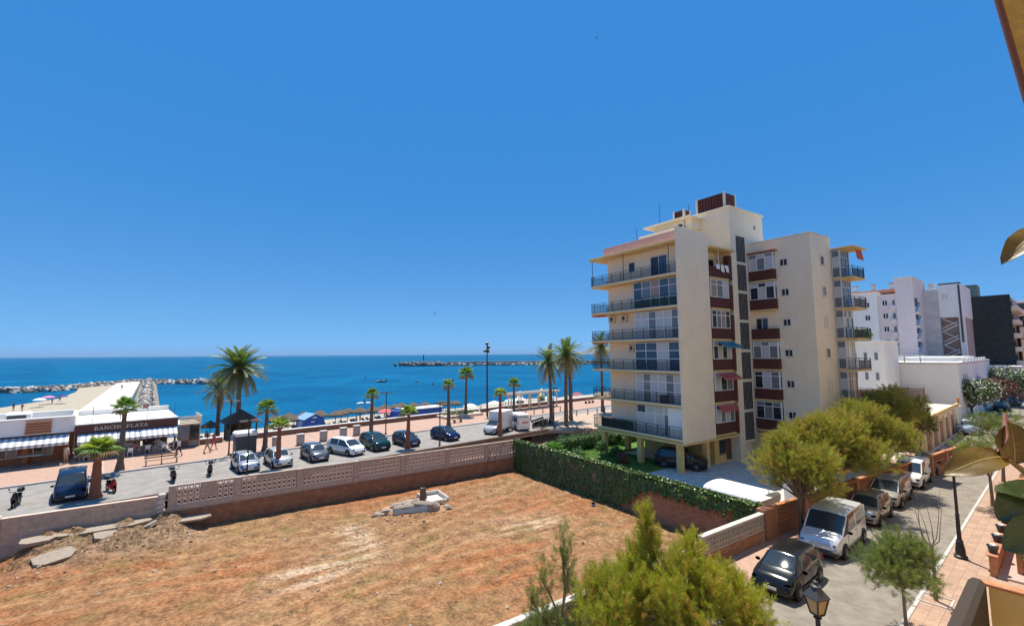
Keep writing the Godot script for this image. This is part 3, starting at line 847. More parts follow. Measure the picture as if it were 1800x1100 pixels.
func apartment_block():
	var B := thing("apartment_block", "beige seven-storey apartment block with railed balconies standing on yellow pillars", "building", lot(31.7, 0.2, 14.2), LOT_A)
	var P: Material = M.plaster
	var Y: Material = M.plaster_yellow
	var fl := []
	for i in 7: fl.append(2.65 + 2.87 * i)
	var top: float = fl[6]
	# wing nearest the lot
	var b := MB.new()
	b.bx(1.2, 3.72, 2.4, 21.0, -9.5, 0.0, 0.02); b.bx(0.0, 1.198, 2.4, 21.02, -0.26, 0.0, 0.01); b.bx(3.722, 4.65, 2.4, 20.75, -9.5, -0.09, 0.02)
	part(B, "end_wall", b, P)
	pbox(B, "inner_wall", P, 4.652, 8.3, 2.4, 20.4, -9.5, -1.3)
	# stair tower
	b = MB.new()
	b.bx(8.302, 9.26, -0.3, 24.2, -5.0, 0.0, 0.01); b.bx(10.90, 14.5, -0.3, 24.2, -5.0, 0.0, 0.01); b.bx(9.262, 10.898, -0.3, 24.19, -5.0, -0.28)
	b.bx(9.262, 10.898, 21.5, 24.2, -0.278, -0.005)
	part(B, "stair_tower", b, P)
	pbox(B, "tower_cornice", M.cream, 8.2, 14.6, 24.202, 24.36, -5.1, 0.12, 0.02)
	for i in 7:
		var y1 := 21.5 - 2.87 * i
		pbox(B, "stair_mullion", M.cream, 9.262, 10.898, y1 - 2.87, y1 - 2.58, -0.278, 0.03, 0.01)
		b = MB.new()
		for k in 8: b.bx(9.262 + 1.636 * k / 7.0 - 0.011, 9.262 + 1.636 * k / 7.0 + 0.011, y1 - 2.58, y1, -0.05, -0.016)
		for k in 12: b.bx(9.262, 10.898, y1 - 2.58 + 2.58 * k / 11.0 - 0.011, y1 - 2.58 + 2.58 * k / 11.0 + 0.011, -0.05, -0.018)
		var g := part(B, "stair_window", b, M.concrete)
		pbox(g, "glass_block_pane", M.stair_glass, 9.263, 10.897, y1 - 2.58, y1, -0.06, -0.03)
	pbox(B, "tower_window", M.glass_grey, 12.7, 13.05, 22.6, 23.0, -0.02, 0.012)
	# roof structures
	b = MB.new(); b.bx(5.2, 8.3, 20.4, 22.6, -8.6, -3.4, 0.02); b.bx(6.6, 8.3, 22.6, 23.6, -7.6, -3.0, 0.02)
	part(B, "stair_head", b, P)
	pbox(B, "roof_slab", M.cream, 5.9, 8.6, 23.602, 23.75, -8.6, -2.7, 0.02)
	for q in [[8.5, 10.6, 24.37, 25.95, -3.7, -0.5], [8.7, 9.9, 23.76, 25.5, -6.7, -5.25]]:
		var core := pbox(B, "water_tank_screen", M.maroon, q[0] + 0.05, q[1] - 0.05, q[2], q[3] - 0.05, q[4] + 0.05, q[5] - 0.05)
		for c in [[q[0], q[4]], [q[0], q[5] - 0.22], [q[1] - 0.22, q[4]], [q[1] - 0.22, q[5] - 0.22]]:
			pbox(core, "corner_post", M.cream, c[0], c[0] + 0.22, q[2], q[3] + 0.02, c[1], c[1] + 0.22, 0.01)
		var z: float = q[4] + 0.3
		while z < q[5] - 0.3:
			pbox(core, "louvre", M.maroon, q[0] - 0.03, q[0] + 0.06, q[2] + 0.05, q[3] - 0.06, z, z + 0.16); z += 0.32
	b = MB.new()
	for q in [[1.6, -0.3, 0.9], [7.4, -3.8, 1.6], [8.0, -7.9, 2.4], [3.0, -7.0, 1.8]]:
		var y0: float = 21.0 if q[0] < 4 else (24.2 if q[0] > 7.6 else 23.7)
		b.cyl(Vector3(q[0], y0 - 0.4, q[1]), Vector3(q[0], y0 + q[2], q[1]), 0.03, 0.02, 6)
		b.bar(Vector3(q[0] - 0.3, y0 + q[2] - 0.1, q[1]), Vector3(q[0] + 0.3, y0 + q[2] - 0.1, q[1]), 0.02)
	part(B, "aerials", b, M.iron_grey)
	b = MB.new(); b.lathe(Vector3(1.4, 21.0, -0.6), [Vector2(0.12, 0), Vector2(0.12, 0.35), Vector2(0.2, 0.38), Vector2(0.2, 0.5), Vector2(0, 0.55)], 8)
	part(B, "roof_vent", b, M.iron_grey)
	# pink roof band and eave above the seaward balconies
	pbox(B, "roof_band", M.plaster_pink, 0.82, 1.19, top + 0.1, 20.98, -9.7, -0.262, 0.01)
	b = MB.new()
	b.xf = Transform3D(Basis.IDENTITY, Vector3(0, 0, 0))
	b.bx(-0.1, 1.19, top - 0.14, top + 0.098, -11.0, -0.265, 0.02); b.bx(1.192, 6.0, top - 0.14, top + 0.1, -11.0, -9.502)
	part(B, "eave", b, Y)
	# seaward balconies on the flank
	var pm_light := [M.curtain, M.glass_grey, M.curtain, M.glass_blue, M.curtain]
	for i in 6:
		var y: float = fl[i]
		b = MB.new(); b.bx(0.0, 1.198, y - 0.2, y, -10.8, -0.262, 0.015); b.bx(1.2, 6.0, y - 0.2, y, -10.8, -9.502)
		part(B, "balcony_slab", b, Y)
		pbox(B, "slab_edge", M.cream, -0.035, -0.002, y - 0.09, y + 0.03, -10.8, -0.2)
		railing(B, [Vector3(0.02, 0, -0.28), Vector3(0.02, 0, -10.76), Vector3(6.0, 0, -10.76)], y, 1.0, M.iron)
		# glazed enclosure
		var rt := Vector3(0, 0, 1)   # seen from outside (x negative) the width runs towards +z
		if i < 5:
			var z0 := -5.4
			var wd := 5.1
			var pms: Array = [pm_light, [M.curtain, M.glass_grey, M.curtain], [M.glass_blue, M.glass_blue, M.curtain], [M.curtain, M.curtain, M.glass_grey], [M.glass_blue, M.glass_grey, M.curtain_warm]][i]
			window(B, Vector3(0.42, y, z0), rt, wd, 2.6, [5, 6, 4, 6, 5][i], [[0.72], [0.4, 0.72], [0.42, 0.7], [0.36, 0.72], [0.34, 0.74]][i], M.white_paint if i != 4 else M.alu, pms, 0.06, "glazed_enclosure")
			window(B, Vector3(1.18, y, z0), Vector3(-1, 0, 0), 0.74, 2.6, 1, [0.4, 0.72], M.white_paint, pms, 0.05, "glazed_return")
			if i == 4: pbox(B, "green_panel", mat("green_panel", 0.02, 0.09, 0.07, 0.5), 0.39, 0.41, y + 0.05, y + 0.85, -5.3, -0.35)
			if i == 0: pbox(B, "white_blind", M.white_paint, 0.34, 0.39, y + 0.02, y + 2.55, -1.9, -0.32, 0.01)
		else:
			window(B, Vector3(1.2, y + 0.05, -3.9), rt, 1.9, 2.05, 2, [], M.alu, [M.glass_dark, M.glass_blue], 0.06, "balcony_door")
			window(B, Vector3(1.2, y + 1.0, -6.6), rt, 0.8, 1.0, 1, [], M.alu, [M.glass_dark], 0.05)
			for z in [-1.0, -6.3, -10.6]:
				b = MB.new(); b.cyl(Vector3(0.06, y, z), Vector3(0.06, y + 2.72, z), 0.03, 0.03, 6)
				part(B, "awning_post", b, M.iron)
		if i == 3: ac_unit(B, Vector3(1.03, y + 2.2, -7.3), -1); ac_unit(B, Vector3(1.03, y + 2.2, -8.9), -1)
		if i == 2: ac_unit(B, Vector3(1.03, y + 2.1, -6.4), -1)
		if i == 0: pbox(B, "windbreak", mat("windbreak", 0.035, 0.05, 0.05, 0.7), 0.05, 0.06, y + 0.05, y + 0.95, -9.8, -5.6)
		if i == 4 or i == 3:
			pbox(B, "underside_awning", M.orange_awning, 0.1, 1.1, y - 0.32, y - 0.21, -10.9, -9.6, 0.02)
		if i == 1: pbox(B, "dark_storage_box", M.iron_grey, 0.25, 0.7, y, y + 0.75, -2.6, -1.9, 0.02)
		pbox(B, "seaward_wall_strip", Y, 1.5, 6.0, y, y + 2.67, -9.52, -9.502)
	# bays with maroon parapets beside the tower
	for i in 6:
		var y: float = fl[i]
		b = MB.new(); b.bx(4.66, 7.72, y - 0.16, y, -1.298, 0.02, 0.01)
		part(B, "bay_slab", b, Y)
		pbox(B, "bay_parapet", M.maroon, 4.68, 7.7, y, y + 1.0, -0.16, 0.0, 0.01)
		for k in 8: pbox(B, "parapet_plank", M.maroon, 4.72 + k * 0.37, 4.72 + k * 0.37 + 0.35, y + 0.04, y + 0.97, 0.0, 0.018, 0.004)
		pbox(B, "maroon_panel", M.maroon, 7.76, 8.29, y - 0.1, y + 2.3, -0.5, 0.03, 0.01)
		if i < 5:
			window(B, Vector3(4.72, y + 1.0, -0.06), Vector3(1, 0, 0), 2.95, 1.66, [4, 3, 4, 4, 3][i], [0.72], M.white_paint, [[M.curtain, M.glass_grey], [M.curtain, M.glass_dark, M.glass_grey], [M.glass_dark, M.curtain], [M.glass_dark, M.glass_grey, M.curtain_warm], [M.curtain_warm, M.glass_grey, M.curtain]][i], 0.06, "bay_window")
			window(B, Vector3(7.69, y + 1.0, -0.08), Vector3(0, 0, -1), 1.2, 1.66, 2, [0.72], M.white_paint, [M.glass_grey, M.glass_dark], 0.05, "bay_return")
		else:
			window(B, Vector3(5.0, y + 0.9, -1.28), Vector3(1, 0, 0), 0.9, 1.2, 2, [], M.alu, [M.glass_dark, M.glass_grey], 0.05)
			window(B, Vector3(6.4, y + 0.05, -1.28), Vector3(1, 0, 0), 0.9, 2.0, 1, [], M.wood, [M.glass_dark], 0.07, "balcony_door")
			pbox(B, "bay_canopy", Y, 4.66, 8.6, y + 2.72, y + 2.86, -1.298, 0.3, 0.01)
			b = MB.new(); b.cyl(Vector3(6.2, y + 1.0, -0.05), Vector3(6.2, y + 2.72, -0.05), 0.04, 0.04, 8)
			part(B, "canopy_post", b, M.cream)
			for q in [[5.5, 0.6, 0.55], [6.3, 0.5, 0.8], [7.1, 0.45, 0.75], [6.9, 0.3, 0.4]]:
				var cl := MB.new()
				for k in 5:
					var f := k / 5.0
					cl.quad(Vector3(q[0] + f * q[1], y + 1.25, 0.12 + 0.03 * sin(k * 2.0)), Vector3(q[0] + f * q[1], y + 1.25 - q[2] * (0.85 + 0.15 * sin(k * 3.0)), 0.15 + 0.05 * sin(k * 2.6)), Vector3(q[0] + (f + 0.2) * q[1], y + 1.25 - q[2] * (0.85 + 0.15 * sin(k * 3.0 + 3.0)), 0.15 + 0.05 * sin(k * 2.6 + 2.6)), Vector3(q[0] + (f + 0.2) * q[1], y + 1.25, 0.12 + 0.03 * sin(k * 2.0 + 2.0)))
				part(B, "washing", cl, M.white_paint)
	# bay awnings: teal on the third, red ones on the two below
	for q in [[2, M.teal_awning, 1.05], [1, M.red_awning, 0.75], [0, M.red_awning, 0.3]]:
		var y: float = fl[q[0]] + 2.62
		b = MB.new()
		b.quad(Vector3(4.9, y, 0.03), Vector3(7.75, y, 0.03), Vector3(7.75, y - 0.42, 0.03 + q[2]), Vector3(4.9, y - 0.42, 0.03 + q[2]))
		for k in 12:
			var xa := 4.9 + 2.85 * k / 12.0
			var dz: float = 0.03 + q[2] + (0.03 if k % 2 else 0.0)
			b.quad(Vector3(xa, y - 0.42, 0.03 + q[2]), Vector3(xa + 0.2375, y - 0.42, 0.03 + q[2]), Vector3(xa + 0.2375, y - 0.62, dz), Vector3(xa, y - 0.62, dz))
		part(B, "bay_awning", b, q[1])
	# inland wing
	b = MB.new(); b.bx(11.7, 15.8, 2.4, 20.9, -6.0, 5.6, 0.02)
	part(B, "inland_wing_wall", b, P)
	pbox(B, "parapet_coping", M.white_dirty, 11.64, 15.86, 20.902, 20.98, -6.0, 5.66, 0.01)
	pbox(B, "wing_soffit", Y, 11.75, 20.9, 2.3, 2.398, -6.0, 5.5)
	for i in 6:
		var y: float = fl[i]
		pbox(B, "bay_slab", Y, 11.16, 11.698, y - 0.16, y, 0.05, 2.5, 0.01)
		pbox(B, "bay_parapet", M.maroon, 11.18, 11.34, y, y + 1.0, 0.07, 2.48, 0.01)
		pbox(B, "bay_parapet", M.maroon, 11.341, 11.698, y, y + 1.0, 2.34, 2.48, 0.01)
		for k in 6: pbox(B, "parapet_plank", M.maroon, 11.162, 11.18, y + 0.04, y + 0.97, 0.1 + k * 0.395, 0.1 + k * 0.395 + 0.37, 0.004)
		var dark := [[M.glass_dark, M.glass_grey], [M.glass_dark, M.curtain, M.glass_grey], [M.glass_grey, M.curtain], [M.glass_dark], [M.glass_dark, M.curtain], [M.curtain, M.glass_grey]]
		if i != 3:
			window(B, Vector3(11.24, y + 1.0, 0.1), Vector3(0, 0, 1), 2.36, 1.64, 3, [0.74], M.white_paint, dark[i], 0.06, "bay_window")
			window(B, Vector3(11.28, y + 1.0, 2.44), Vector3(1, 0, 0), 0.42, 1.64, 1, [0.74], M.white_paint, dark[i], 0.05, "bay_return")
		else:
			window(B, Vector3(11.68, y + 0.1, 0.3), Vector3(0, 0, 1), 1.2, 2.0, 2, [], M.alu, [M.glass_dark, M.glass_blue], 0.06, "balcony_door")
		window(B, Vector3(11.69, y + 1.15, 2.85), Vector3(0, 0, 1), 0.72, 0.72, 2, [], M.alu, [M.glass_dark, M.glass_dark], 0.06)
		pbox(B, "window_surround", M.cream, 11.67, 11.699, y + 1.08, y + 1.149, 2.8, 3.62)
		# single windows on the street front
		window(B, Vector3(13.4, y + 1.0, 5.6), Vector3(1, 0, 0), 0.85, 1.0, 1, [], M.cream, [[M.shutter], [M.shutter], [M.glass_dark], [M.shutter], [M.glass_grey], [M.glass_grey]][i], 0.09)
		pbox(B, "sill", M.cream, 13.32, 14.33, y + 0.93, y + 0.998, 5.602, 5.7, 0.008)
	if true:
		var y: float = fl[5] + 2.75
		pbox(B, "bay_roof", M.roof_tile, 11, 11.698, y, y + 0.1, 0.0, 2.7, 0.01)
	# right-hand part with street balconies
	pbox(B, "street_wing_wall", M.white_wall, 15.802, 20.3, 2.4, 20.1, -6.0, 5.3, 0.02)
	for i in 6:
		var y: float = fl[i]
		pbox(B, "balcony_slab", Y, 15.81, 18.6, y - 0.18, y, 5.302, 7.3, 0.012)
		railing(B, [Vector3(15.86, 0, 5.62), Vector3(15.86, 0, 7.24), Vector3(18.55, 0, 7.24), Vector3(18.55, 0, 5.35)], y, 1.0, M.iron)
		window(B, Vector3(15.86, y, 6.3), Vector3(1, 0, 0), 2.0, 2.66, 4, [0.38, 0.74] if i % 2 else [0.74], M.alu, [[M.curtain, M.glass_grey], [M.glass_dark, M.glass_grey, M.curtain], [M.curtain, M.white_paint, M.curtain], [M.glass_blue, M.curtain], [M.glass_blue, M.glass_grey], [M.glass_grey, M.glass_blue]][i], 0.06, "glazed_enclosure")
		window(B, Vector3(15.86, y, 5.62), Vector3(0, 0, 1), 0.68, 2.66, 1, [0.38, 0.74], M.alu, [M.glass_grey, M.curtain], 0.06, "glazed_return")
	pbox(B, "roof_canopy", Y, 15.81, 18.9, 19.75, 19.88, 5.302, 7.5, 0.01)
	b = MB.new(); b.quad(Vector3(16.9, 19.7, 7.2), Vector3(18.5, 19.7, 7.2), Vector3(18.5, 18.7, 7.35), Vector3(16.9, 18.7, 7.35))
	part(B, "sun_blind", b, M.orange_awning)
	# ground floor: soffit, pillars, core
	pbox(B, "soffit_slab", Y, 0.0, 8.29, 2.2, 2.398, -10.4, -0.01)
	for q in [[0.5, -0.9], [0.5, -5.2], [0.5, -9.8], [3.9, -0.7], [3.9, -5.2], [3.9, -9.8], [12.1, 5.0], [15.2, 5.0], [20.1, 5.0], [15.2, -0.5]]:
		pbox(B, "pillar", Y, q[0] - 0.24, q[0] + 0.24, -0.3, 2.2 if q[0] < 9 else 2.3, q[1] - 0.24, q[1] + 0.24, 0.02)
	b = MB.new(); b.bx(5.6, 8.28, -0.3, 2.198, -9.0, -0.9, 0.01); b.bx(10.9, 19.0, -0.3, 2.298, -6.0, 0.6, 0.01)
	part(B, "ground_floor_core", b, Y)
	window(B, Vector3(6.3, 0.55, -0.9), Vector3(1, 0, 0), 1.0, 1.4, 1, [], M.wood_dark, [M.glass_dark], 0.08)
	pbox(B, "entrance_door", M.wood_dark, 7.4, 8.2, 0.0, 2.05, -0.895, -0.86, 0.01)
	pbox(B, "side_wall", Y, 20.0, 22.5, 0.0, 2.4, 3.0, 3.2)

# ================= buildings behind
func win_grid(p: Node, o: Vector3, rt: Vector3, nx: int, dx: float, ys: Array, w: float, h: float, fm: Material, pm: Array):
	for i in nx:
		for y in ys: window(p, o + rt * (i * dx) + Vector3(0, y, 0), rt, w, h, 2, [], fm, pm, 0.07)

func background_buildings():
	# frame: street; x along the street away from us, z to the right of the parked cars
	# garages with a sun-lit terrace roof
	var g := thing("garage_row", "low beige garage row with flat terrace roof and brown doors along the side street", "garage", street(0, 0, 0), STR_A)
	pbox(g, "wall", M.plaster, 39.0, 62.0, 0.0, 2.9, -9.5, -2.3, 0.02)
	pbox(g, "terrace_roof", M.cream, 38.7, 62.2, 2.902, 3.05, -9.8, -2.0, 0.02)
	pbox(g, "parapet", M.plaster_yellow, 38.8, 61.0, 3.052, 3.5, -2.2, -2.02, 0.02)
	pbox(g, "parapet", M.plaster_yellow, 38.7, 38.9, 3.052, 3.62, -9.7, -2.2, 0.02)
	for i in 6:
		pbox(g, "pilaster", M.cream, 39.2 + i * 3.7, 39.6 + i * 3.7, 0.0, 2.88, -2.298, -2.1, 0.01)
		if i < 5: pbox(g, "garage_door", M.wood, 40.0 + i * 3.7, 42.4 + i * 3.7, 0.02, 2.3, -2.298, -2.22, 0.01)
	for q in [[38.8, -9.4], [38.8, -6.0], [38.8, -2.3], [60.8, -2.1]]:
		var b0 := MB.new(); b0.lathe(Vector3(q[0], 3.5, q[1]), [Vector2(0.16, 0), Vector2(0.2, 0.1), Vector2(0.08, 0.2), Vector2(0.2, 0.42), Vector2(0.18, 0.6), Vector2(0.0, 0.72)], 10)
		part(g, "finial", b0, M.terracotta)
	# white house with two rows of small windows
	var v := thing("white_house", "white two-storey house with two rows of small windows above a brick base", "house", street(0, 0, 0), STR_A)
	pbox(v, "wall", M.white_wall, 58.0, 65.8, 4.8, 11.5, -18.0, -8.7, 0.02)
	pbox(v, "base", M.brick_b, 57.9, 65.9, 0.0, 4.798, -18.1, -8.6, 0.02)
	pbox(v, "roof_slab", M.white_wall, 57.8, 65.9, 11.502, 11.7, -18.2, -8.5, 0.02)
	for y in [6.1, 8.9]:
		for i in 4: window(v, Vector3(57.99, y, -13.6 + i * 1.22), Vector3(0, 0, 1), 0.6, 1.3, 1, [], M.white_paint, [M.glass_grey], 0.1)
	var rp := thing("roof_terrace_plant", "bright green bush growing on the white house's roof terrace", "shrub", street(60.0, 11.7, -12.6))
	for q in [[0.0, 0.0, 1.0], [0.6, 1.4, 0.8]]: leafy(rp, "foliage", Vector3(q[0], 1.0 * q[2], q[1]), Vector3(1.2, 1.1, 1.2) * q[2], 500, Color(0.08, 0.16, 0.03), Color(0.2, 0.3, 0.05), 0.35)
	# long low white building
	var w := thing("white_hall", "long low plain white building with a flat roof and blank end wall", "building", street(0, 0, 0), STR_A)
	pbox(w, "wall", M.white_wall, 66.0, 104.0, 0.0, 8.3, -14.0, -2.4, 0.02)
	pbox(w, "roof_edge", M.white_dirty, 65.9, 104.1, 8.302, 8.6, -14.1, -2.3, 0.02)
	pbox(w, "roof_room", M.white_wall, 78.0, 100.0, 8.602, 9.2, -11.0, -4.0, 0.02)
	pbox(w, "roof_rail", M.white_paint, 67.0, 67.15, 9.5, 9.62, -13.8, -6.0)
	for i in 5: pbox(w, "rail_post", M.iron_grey, 67.03, 67.12, 8.602, 9.5, -13.7 + i * 1.8, -13.6 + i * 1.8)
	for i in 3: window(w, Vector3(70.0 + i * 1.9, 4.8, -2.4), Vector3(1, 0, 0), 0.9, 2.1, 1, [], M.white_paint, [M.glass_dark], 0.08)
	for i in 8: pbox(w, "roof_merlon", M.white_wall, 72.0 + i * 3.6, 73.0 + i * 3.6, 8.602, 9.1, -2.6, -2.35, 0.02)
	pbox(w, "street_canopy", M.iron_grey, 78.0, 104.0, 3.6, 3.9, -2.398, -1.9, 0.02)
	# slatted screen in front of the blank wall
	var f := thing("slatted_screen", "weathered horizontal slatted screen against the blank white wall", "screen", street(64.9, 3.15, -9.7), STR_A)
	for i in 6: pbox(f, "slat", M.wood, -0.06, 0.0, 0.1 + i * 0.29, 0.1 + i * 0.29 + 0.17, 0.0, 3.8, 0.01)
	for i in 3: pbox(f, "post", M.iron_grey, 0.002, 0.08, 0.0, 1.9, 0.05 + i * 1.8, 0.15 + i * 1.8)
	pbox(f, "base_wall", M.white_dirty, -0.1, 0.4, -3.15, 0.0, -0.2, 4.0)
	# white and pink flats
	var t := thing("white_flats", "tall white flats with pinkish flank and a red tiled roof edge", "building", street(0, 0, 0), STR_A)
	var pinkish := rmat("flank", [0.70, 0.61, 0.58], [0.79, 0.70, 0.67], 5.0)
	pbox(t, "wall", M.white_wall, 100.0, 112.0, 0.0, 22.7, -30.0, -18.0, 0.02)
	pbox(t, "pink_flank", pinkish, 101.5, 112.0, 0.0, 22.4, -17.998, -14.9, 0.02)
	pbox(t, "tower_wall", pinkish, 100.6, 112.0, 0.0, 25.3, -14.898, -12.0, 0.02)
	pbox(t, "coping", M.white_paint, 99.8, 112.0, 22.702, 22.95, -30.1, -17.9, 0.02)
	var rf := pbox(t, "roof", M.roof_tile, 103.5, 112.0, 22.96, 23.7, -30.0, -15.0, 0.05)
	pbox(rf, "tower_roof", M.white_dirty, 100.4, 112.2, 25.302, 25.6, -15.0, -11.9, 0.03)
	for i in 4:
		pbox(rf, "chimney", M.white_dirty, 104.0, 104.6, 23.702, 24.9, -26.0 + i * 3.2, -25.4 + i * 3.2, 0.02)
		pbox(rf, "chimney_cap", M.terracotta, 103.9, 104.7, 24.902, 25.1, -26.1 + i * 3.2, -25.3 + i * 3.2, 0.02)
	for y in [11.2, 14.0, 16.8, 19.6]:
		window(t, Vector3(99.99, y, -20.2), Vector3(0, 0, 1), 1.0, 1.3, 2, [], M.white_paint, [M.glass_dark], 0.1)
		window(t, Vector3(101.49, y + 0.3, -17.4), Vector3(0, 0, 1), 1.0, 1.3, 2, [], M.white_paint, [M.glass_dark], 0.1)
		pbox(t, "balcony", pinkish, 100.9, 101.48, y - 0.7, y + 0.2, -16.0, -15.0, 0.02)
		window(t, Vector3(101.49, y + 0.3, -15.8), Vector3(0, 0, 1), 0.7, 1.3, 1, [], M.white_paint, [M.glass_grey], 0.1)
		var ab := MB.new(); ab.bar(Vector3(101.0, y - 1.6, -11.98), Vector3(104.0, y + 0.6, -11.98), 0.9, 0.5); part(t, "stair_balustrade", ab, M.white_dirty)
		pbox(t, "stair_opening", M.iron_grey, 101.2, 104.0, y - 0.2, y + 1.6, -11.999, -11.97)
	# pale grey block with an outdoor stair
	var g2 := thing("grey_block", "pale grey windowless block with a zigzag outdoor stair at its corner", "building", street(0, 0, 0), STR_A)
	pbox(g2, "wall", M.grey_wall, 110.0, 124.0, 0.0, 23.4, -15.5, -9.5, 0.02)
	pbox(g2, "white_corner", M.white_wall, 109.8, 124.0, 17.3, 24.2, -9.498, -5.9, 0.02)
	pbox(g2, "stair_back_wall", M.paver_dark, 112.0, 124.0, 0.0, 17.298, -9.498, -6.0)
	pbox(g2, "stair_pier", M.white_wall, 109.9, 112.0, 0.0, 17.298, -6.7, -5.9, 0.02)
	pbox(g2, "drain_stack", M.iron_grey, 109.65, 109.798, 12.0, 24.0, -6.4, -6.1)
	for i in 6:
		var y := 0.0 + i * 2.85
		var b1 := MB.new()
		b1.bar(Vector3(110.2, y, -9.3), Vector3(110.2, y + 1.42, -6.9), 0.5, 0.16); b1.bar(Vector3(111.0, y + 1.42, -6.9), Vector3(111.0, y + 2.85, -9.3), 0.5, 0.16)
		part(g2, "stair_flight", b1, M.white_wall)
		var b2 := MB.new(); b2.bar(Vector3(110.0, y + 0.7, -9.3), Vector3(110.0, y + 2.1, -6.9), 0.5, 0.1); part(g2, "stair_parapet", b2, M.white_wall)
	window(g2, Vector3(109.79, 21.0, -9.0), Vector3(0, 0, 1), 1.1, 1.4, 2, [], M.white_paint, [M.shutter], 0.12)
	for i in 11: pbox(g2, "roof_panel", M.iron, 110.0, 111.5, 24.202, 24.6, -9.4 + i * 0.32, -9.2 + i * 0.32, 0.02)
	for q in [[111.0, -14.8, 3.0], [112.0, -11.2, 0.9]]: pbox(g2, "roof_plant", M.white_dirty, q[0], q[0] + 2.0, 23.402, 25.0, q[1], q[1] + q[2], 0.03)
	# dark sheeted building
	var d := thing("sheeted_building", "tall block with a flank covered in dark green-black sheeting", "building", street(0, 0, 0), STR_A)
	pbox(d, "wall", M.concrete, 126.0, 150.0, 0.0, 22.3, -7.6, -0.1, 0.02)
	pbox(d, "sheeting", M.dark_tarp, 125.85, 125.999, 4.0, 22.6, -7.7, 0.0)
	for k in 5: pbox(d, "sheeting_batten", M.dark_tarp, 125.82, 125.849, 4.0, 22.5, -7.4 + k * 1.8, -7.34 + k * 1.8)
	for y in [7.0, 10.0, 13.0, 16.0, 19.0]:
		pbox(d, "balcony", M.plaster, 126.5, 146.0, y, y + 1.0, -0.098, 1.0, 0.02)
		window(d, Vector3(128, y + 0.2, -0.1), Vector3(1, 0, 0), 4.0, 2.2, 3, [], M.iron_grey, [M.glass_dark], 0.1)
	pbox(d, "roof_room", rmat("green_roof_room", [0.10, 0.15, 0.12], [0.15, 0.2, 0.17], 3.0), 140.0, 146.0, 22.302, 26.8, -10.4, -6.2, 0.02)
	pbox(d, "rear_wall", M.white_dirty, 139.0, 150.0, 0.0, 24.0, -11.0, -7.61, 0.02)
	for k in 7: pbox(d, "solar_panel", M.iron, 139.4, 140.4, 24.002, 24.9, -11.0 + k * 0.5, -10.7 + k * 0.5, 0.01)
	# orange and brick houses where the street ends
	var o := thing("orange_house", "orange rendered building at the far end of the side street", "building", street(0, 0, 0), STR_A)
	pbox(o, "wall", rmat("orange_wall", [0.50, 0.22, 0.10], [0.60, 0.29, 0.15], 4.0), 136.0, 158.0, 0.0, 13.6, 1.2, 14.0, 0.02)
	pbox(o, "upper_wall", rmat("orange_pale", [0.62, 0.38, 0.24], [0.72, 0.47, 0.31], 4.0), 137.0, 158.0, 13.602, 17.2, 1.4, 14.0, 0.02)
	pbox(o, "roof", M.roof_tile, 136.6, 158.4, 17.202, 17.7, 1.1, 14.4, 0.02)
	for y in [2.0, 5.6, 9.2, 14.2]:
		for i in 3: window(o, Vector3(135.98 if y < 13 else 136.98, y, 1.8 + i * 2.6), Vector3(0, 0, 1), 1.1, 1.7, 2, [], M.white_paint, [M.glass_dark], 0.1)
	var e := thing("brick_terrace_house", "red brown brick house with a white roof band behind the oleanders", "house", street(0, 0, 0), STR_A)
	pbox(e, "wall", M.brick_b, 118.0, 125.7, 0.0, 6.6, -5.6, 0.8, 0.02)
	pbox(e, "band", M.white_wall, 117.8, 125.7, 6.602, 7.0, -5.8, 1.0, 0.02)
	for i in 2: window(e, Vector3(117.99, 3.0, -4.0 + i * 2.4), Vector3(0, 0, 1), 1.2, 1.6, 2, [], M.white_paint, [M.glass_dark], 0.1)
	var u := thing("terraced_flats", "distant flats with white roof terraces and dark openings behind the orange building", "building", street(0, 0, 0), STR_A)
	pbox(u, "wall", M.plaster, 165.0, 190.0, 0.0, 20.6, -3.6, 20.0, 0.02)
	pbox(u, "terrace_slab", M.white_wall, 164.0, 190.0, 20.602, 21.3, -4.0, 21.0, 0.02)
	pbox(u, "terrace_room", M.iron_grey, 168.0, 190.0, 21.302, 23.4, -3.0, 18.0, 0.02)
	pbox(u, "terrace_roof", M.white_wall, 166.0, 190.0, 23.402, 24.0, -3.6, 19.0, 0.02)
	for i in 4: pbox(u, "opening", M.black, 164.96, 164.999, 17.0, 19.6, -2.6 + i * 4.6, 0.4 + i * 4.6)

# ================= restaurant on the promenade
func striped_awning(p: Node, x0: float, x1: float, y: float, z: float, proj: float, drop: float):
	var fr := MB.new()
	fr.cyl(Vector3(x0, y + 0.04, z), Vector3(x1, y + 0.04, z), 0.07, 0.07, 8)
	fr.cyl(Vector3(x0, y - drop + 0.02, z + proj), Vector3(x1, y - drop + 0.02, z + proj), 0.035, 0.035, 6)
	for x in [x0 + 0.2, x1 - 0.2]: fr.bar(Vector3(x, y - 0.4, z), Vector3(x, y - drop, z + proj), 0.04)
	var a := part(p, "awning", fr, M.iron_grey)
	var n := int((x1 - x0) / 0.22)
	for i in n:
		var xa := x0 + (x1 - x0) * i / n
		var xb := x0 + (x1 - x0) * (i + 1) / n
		var b := MB.new()
		b.quad(Vector3(xa, y, z), Vector3(xb, y, z), Vector3(xb, y - drop, z + proj), Vector3(xa, y - drop, z + proj))
		b.quad(Vector3(xa, y - drop, z + proj), Vector3(xb, y - drop, z + proj), Vector3(xb, y - drop - 0.2, z + proj + 0.01), Vector3(xa, y - drop - 0.2, z + proj + 0.01))
		part(a, "stripe", b, M.white_paint if i % 2 else mat("stripe_grey", 0.36, 0.38, 0.42, 0.85))

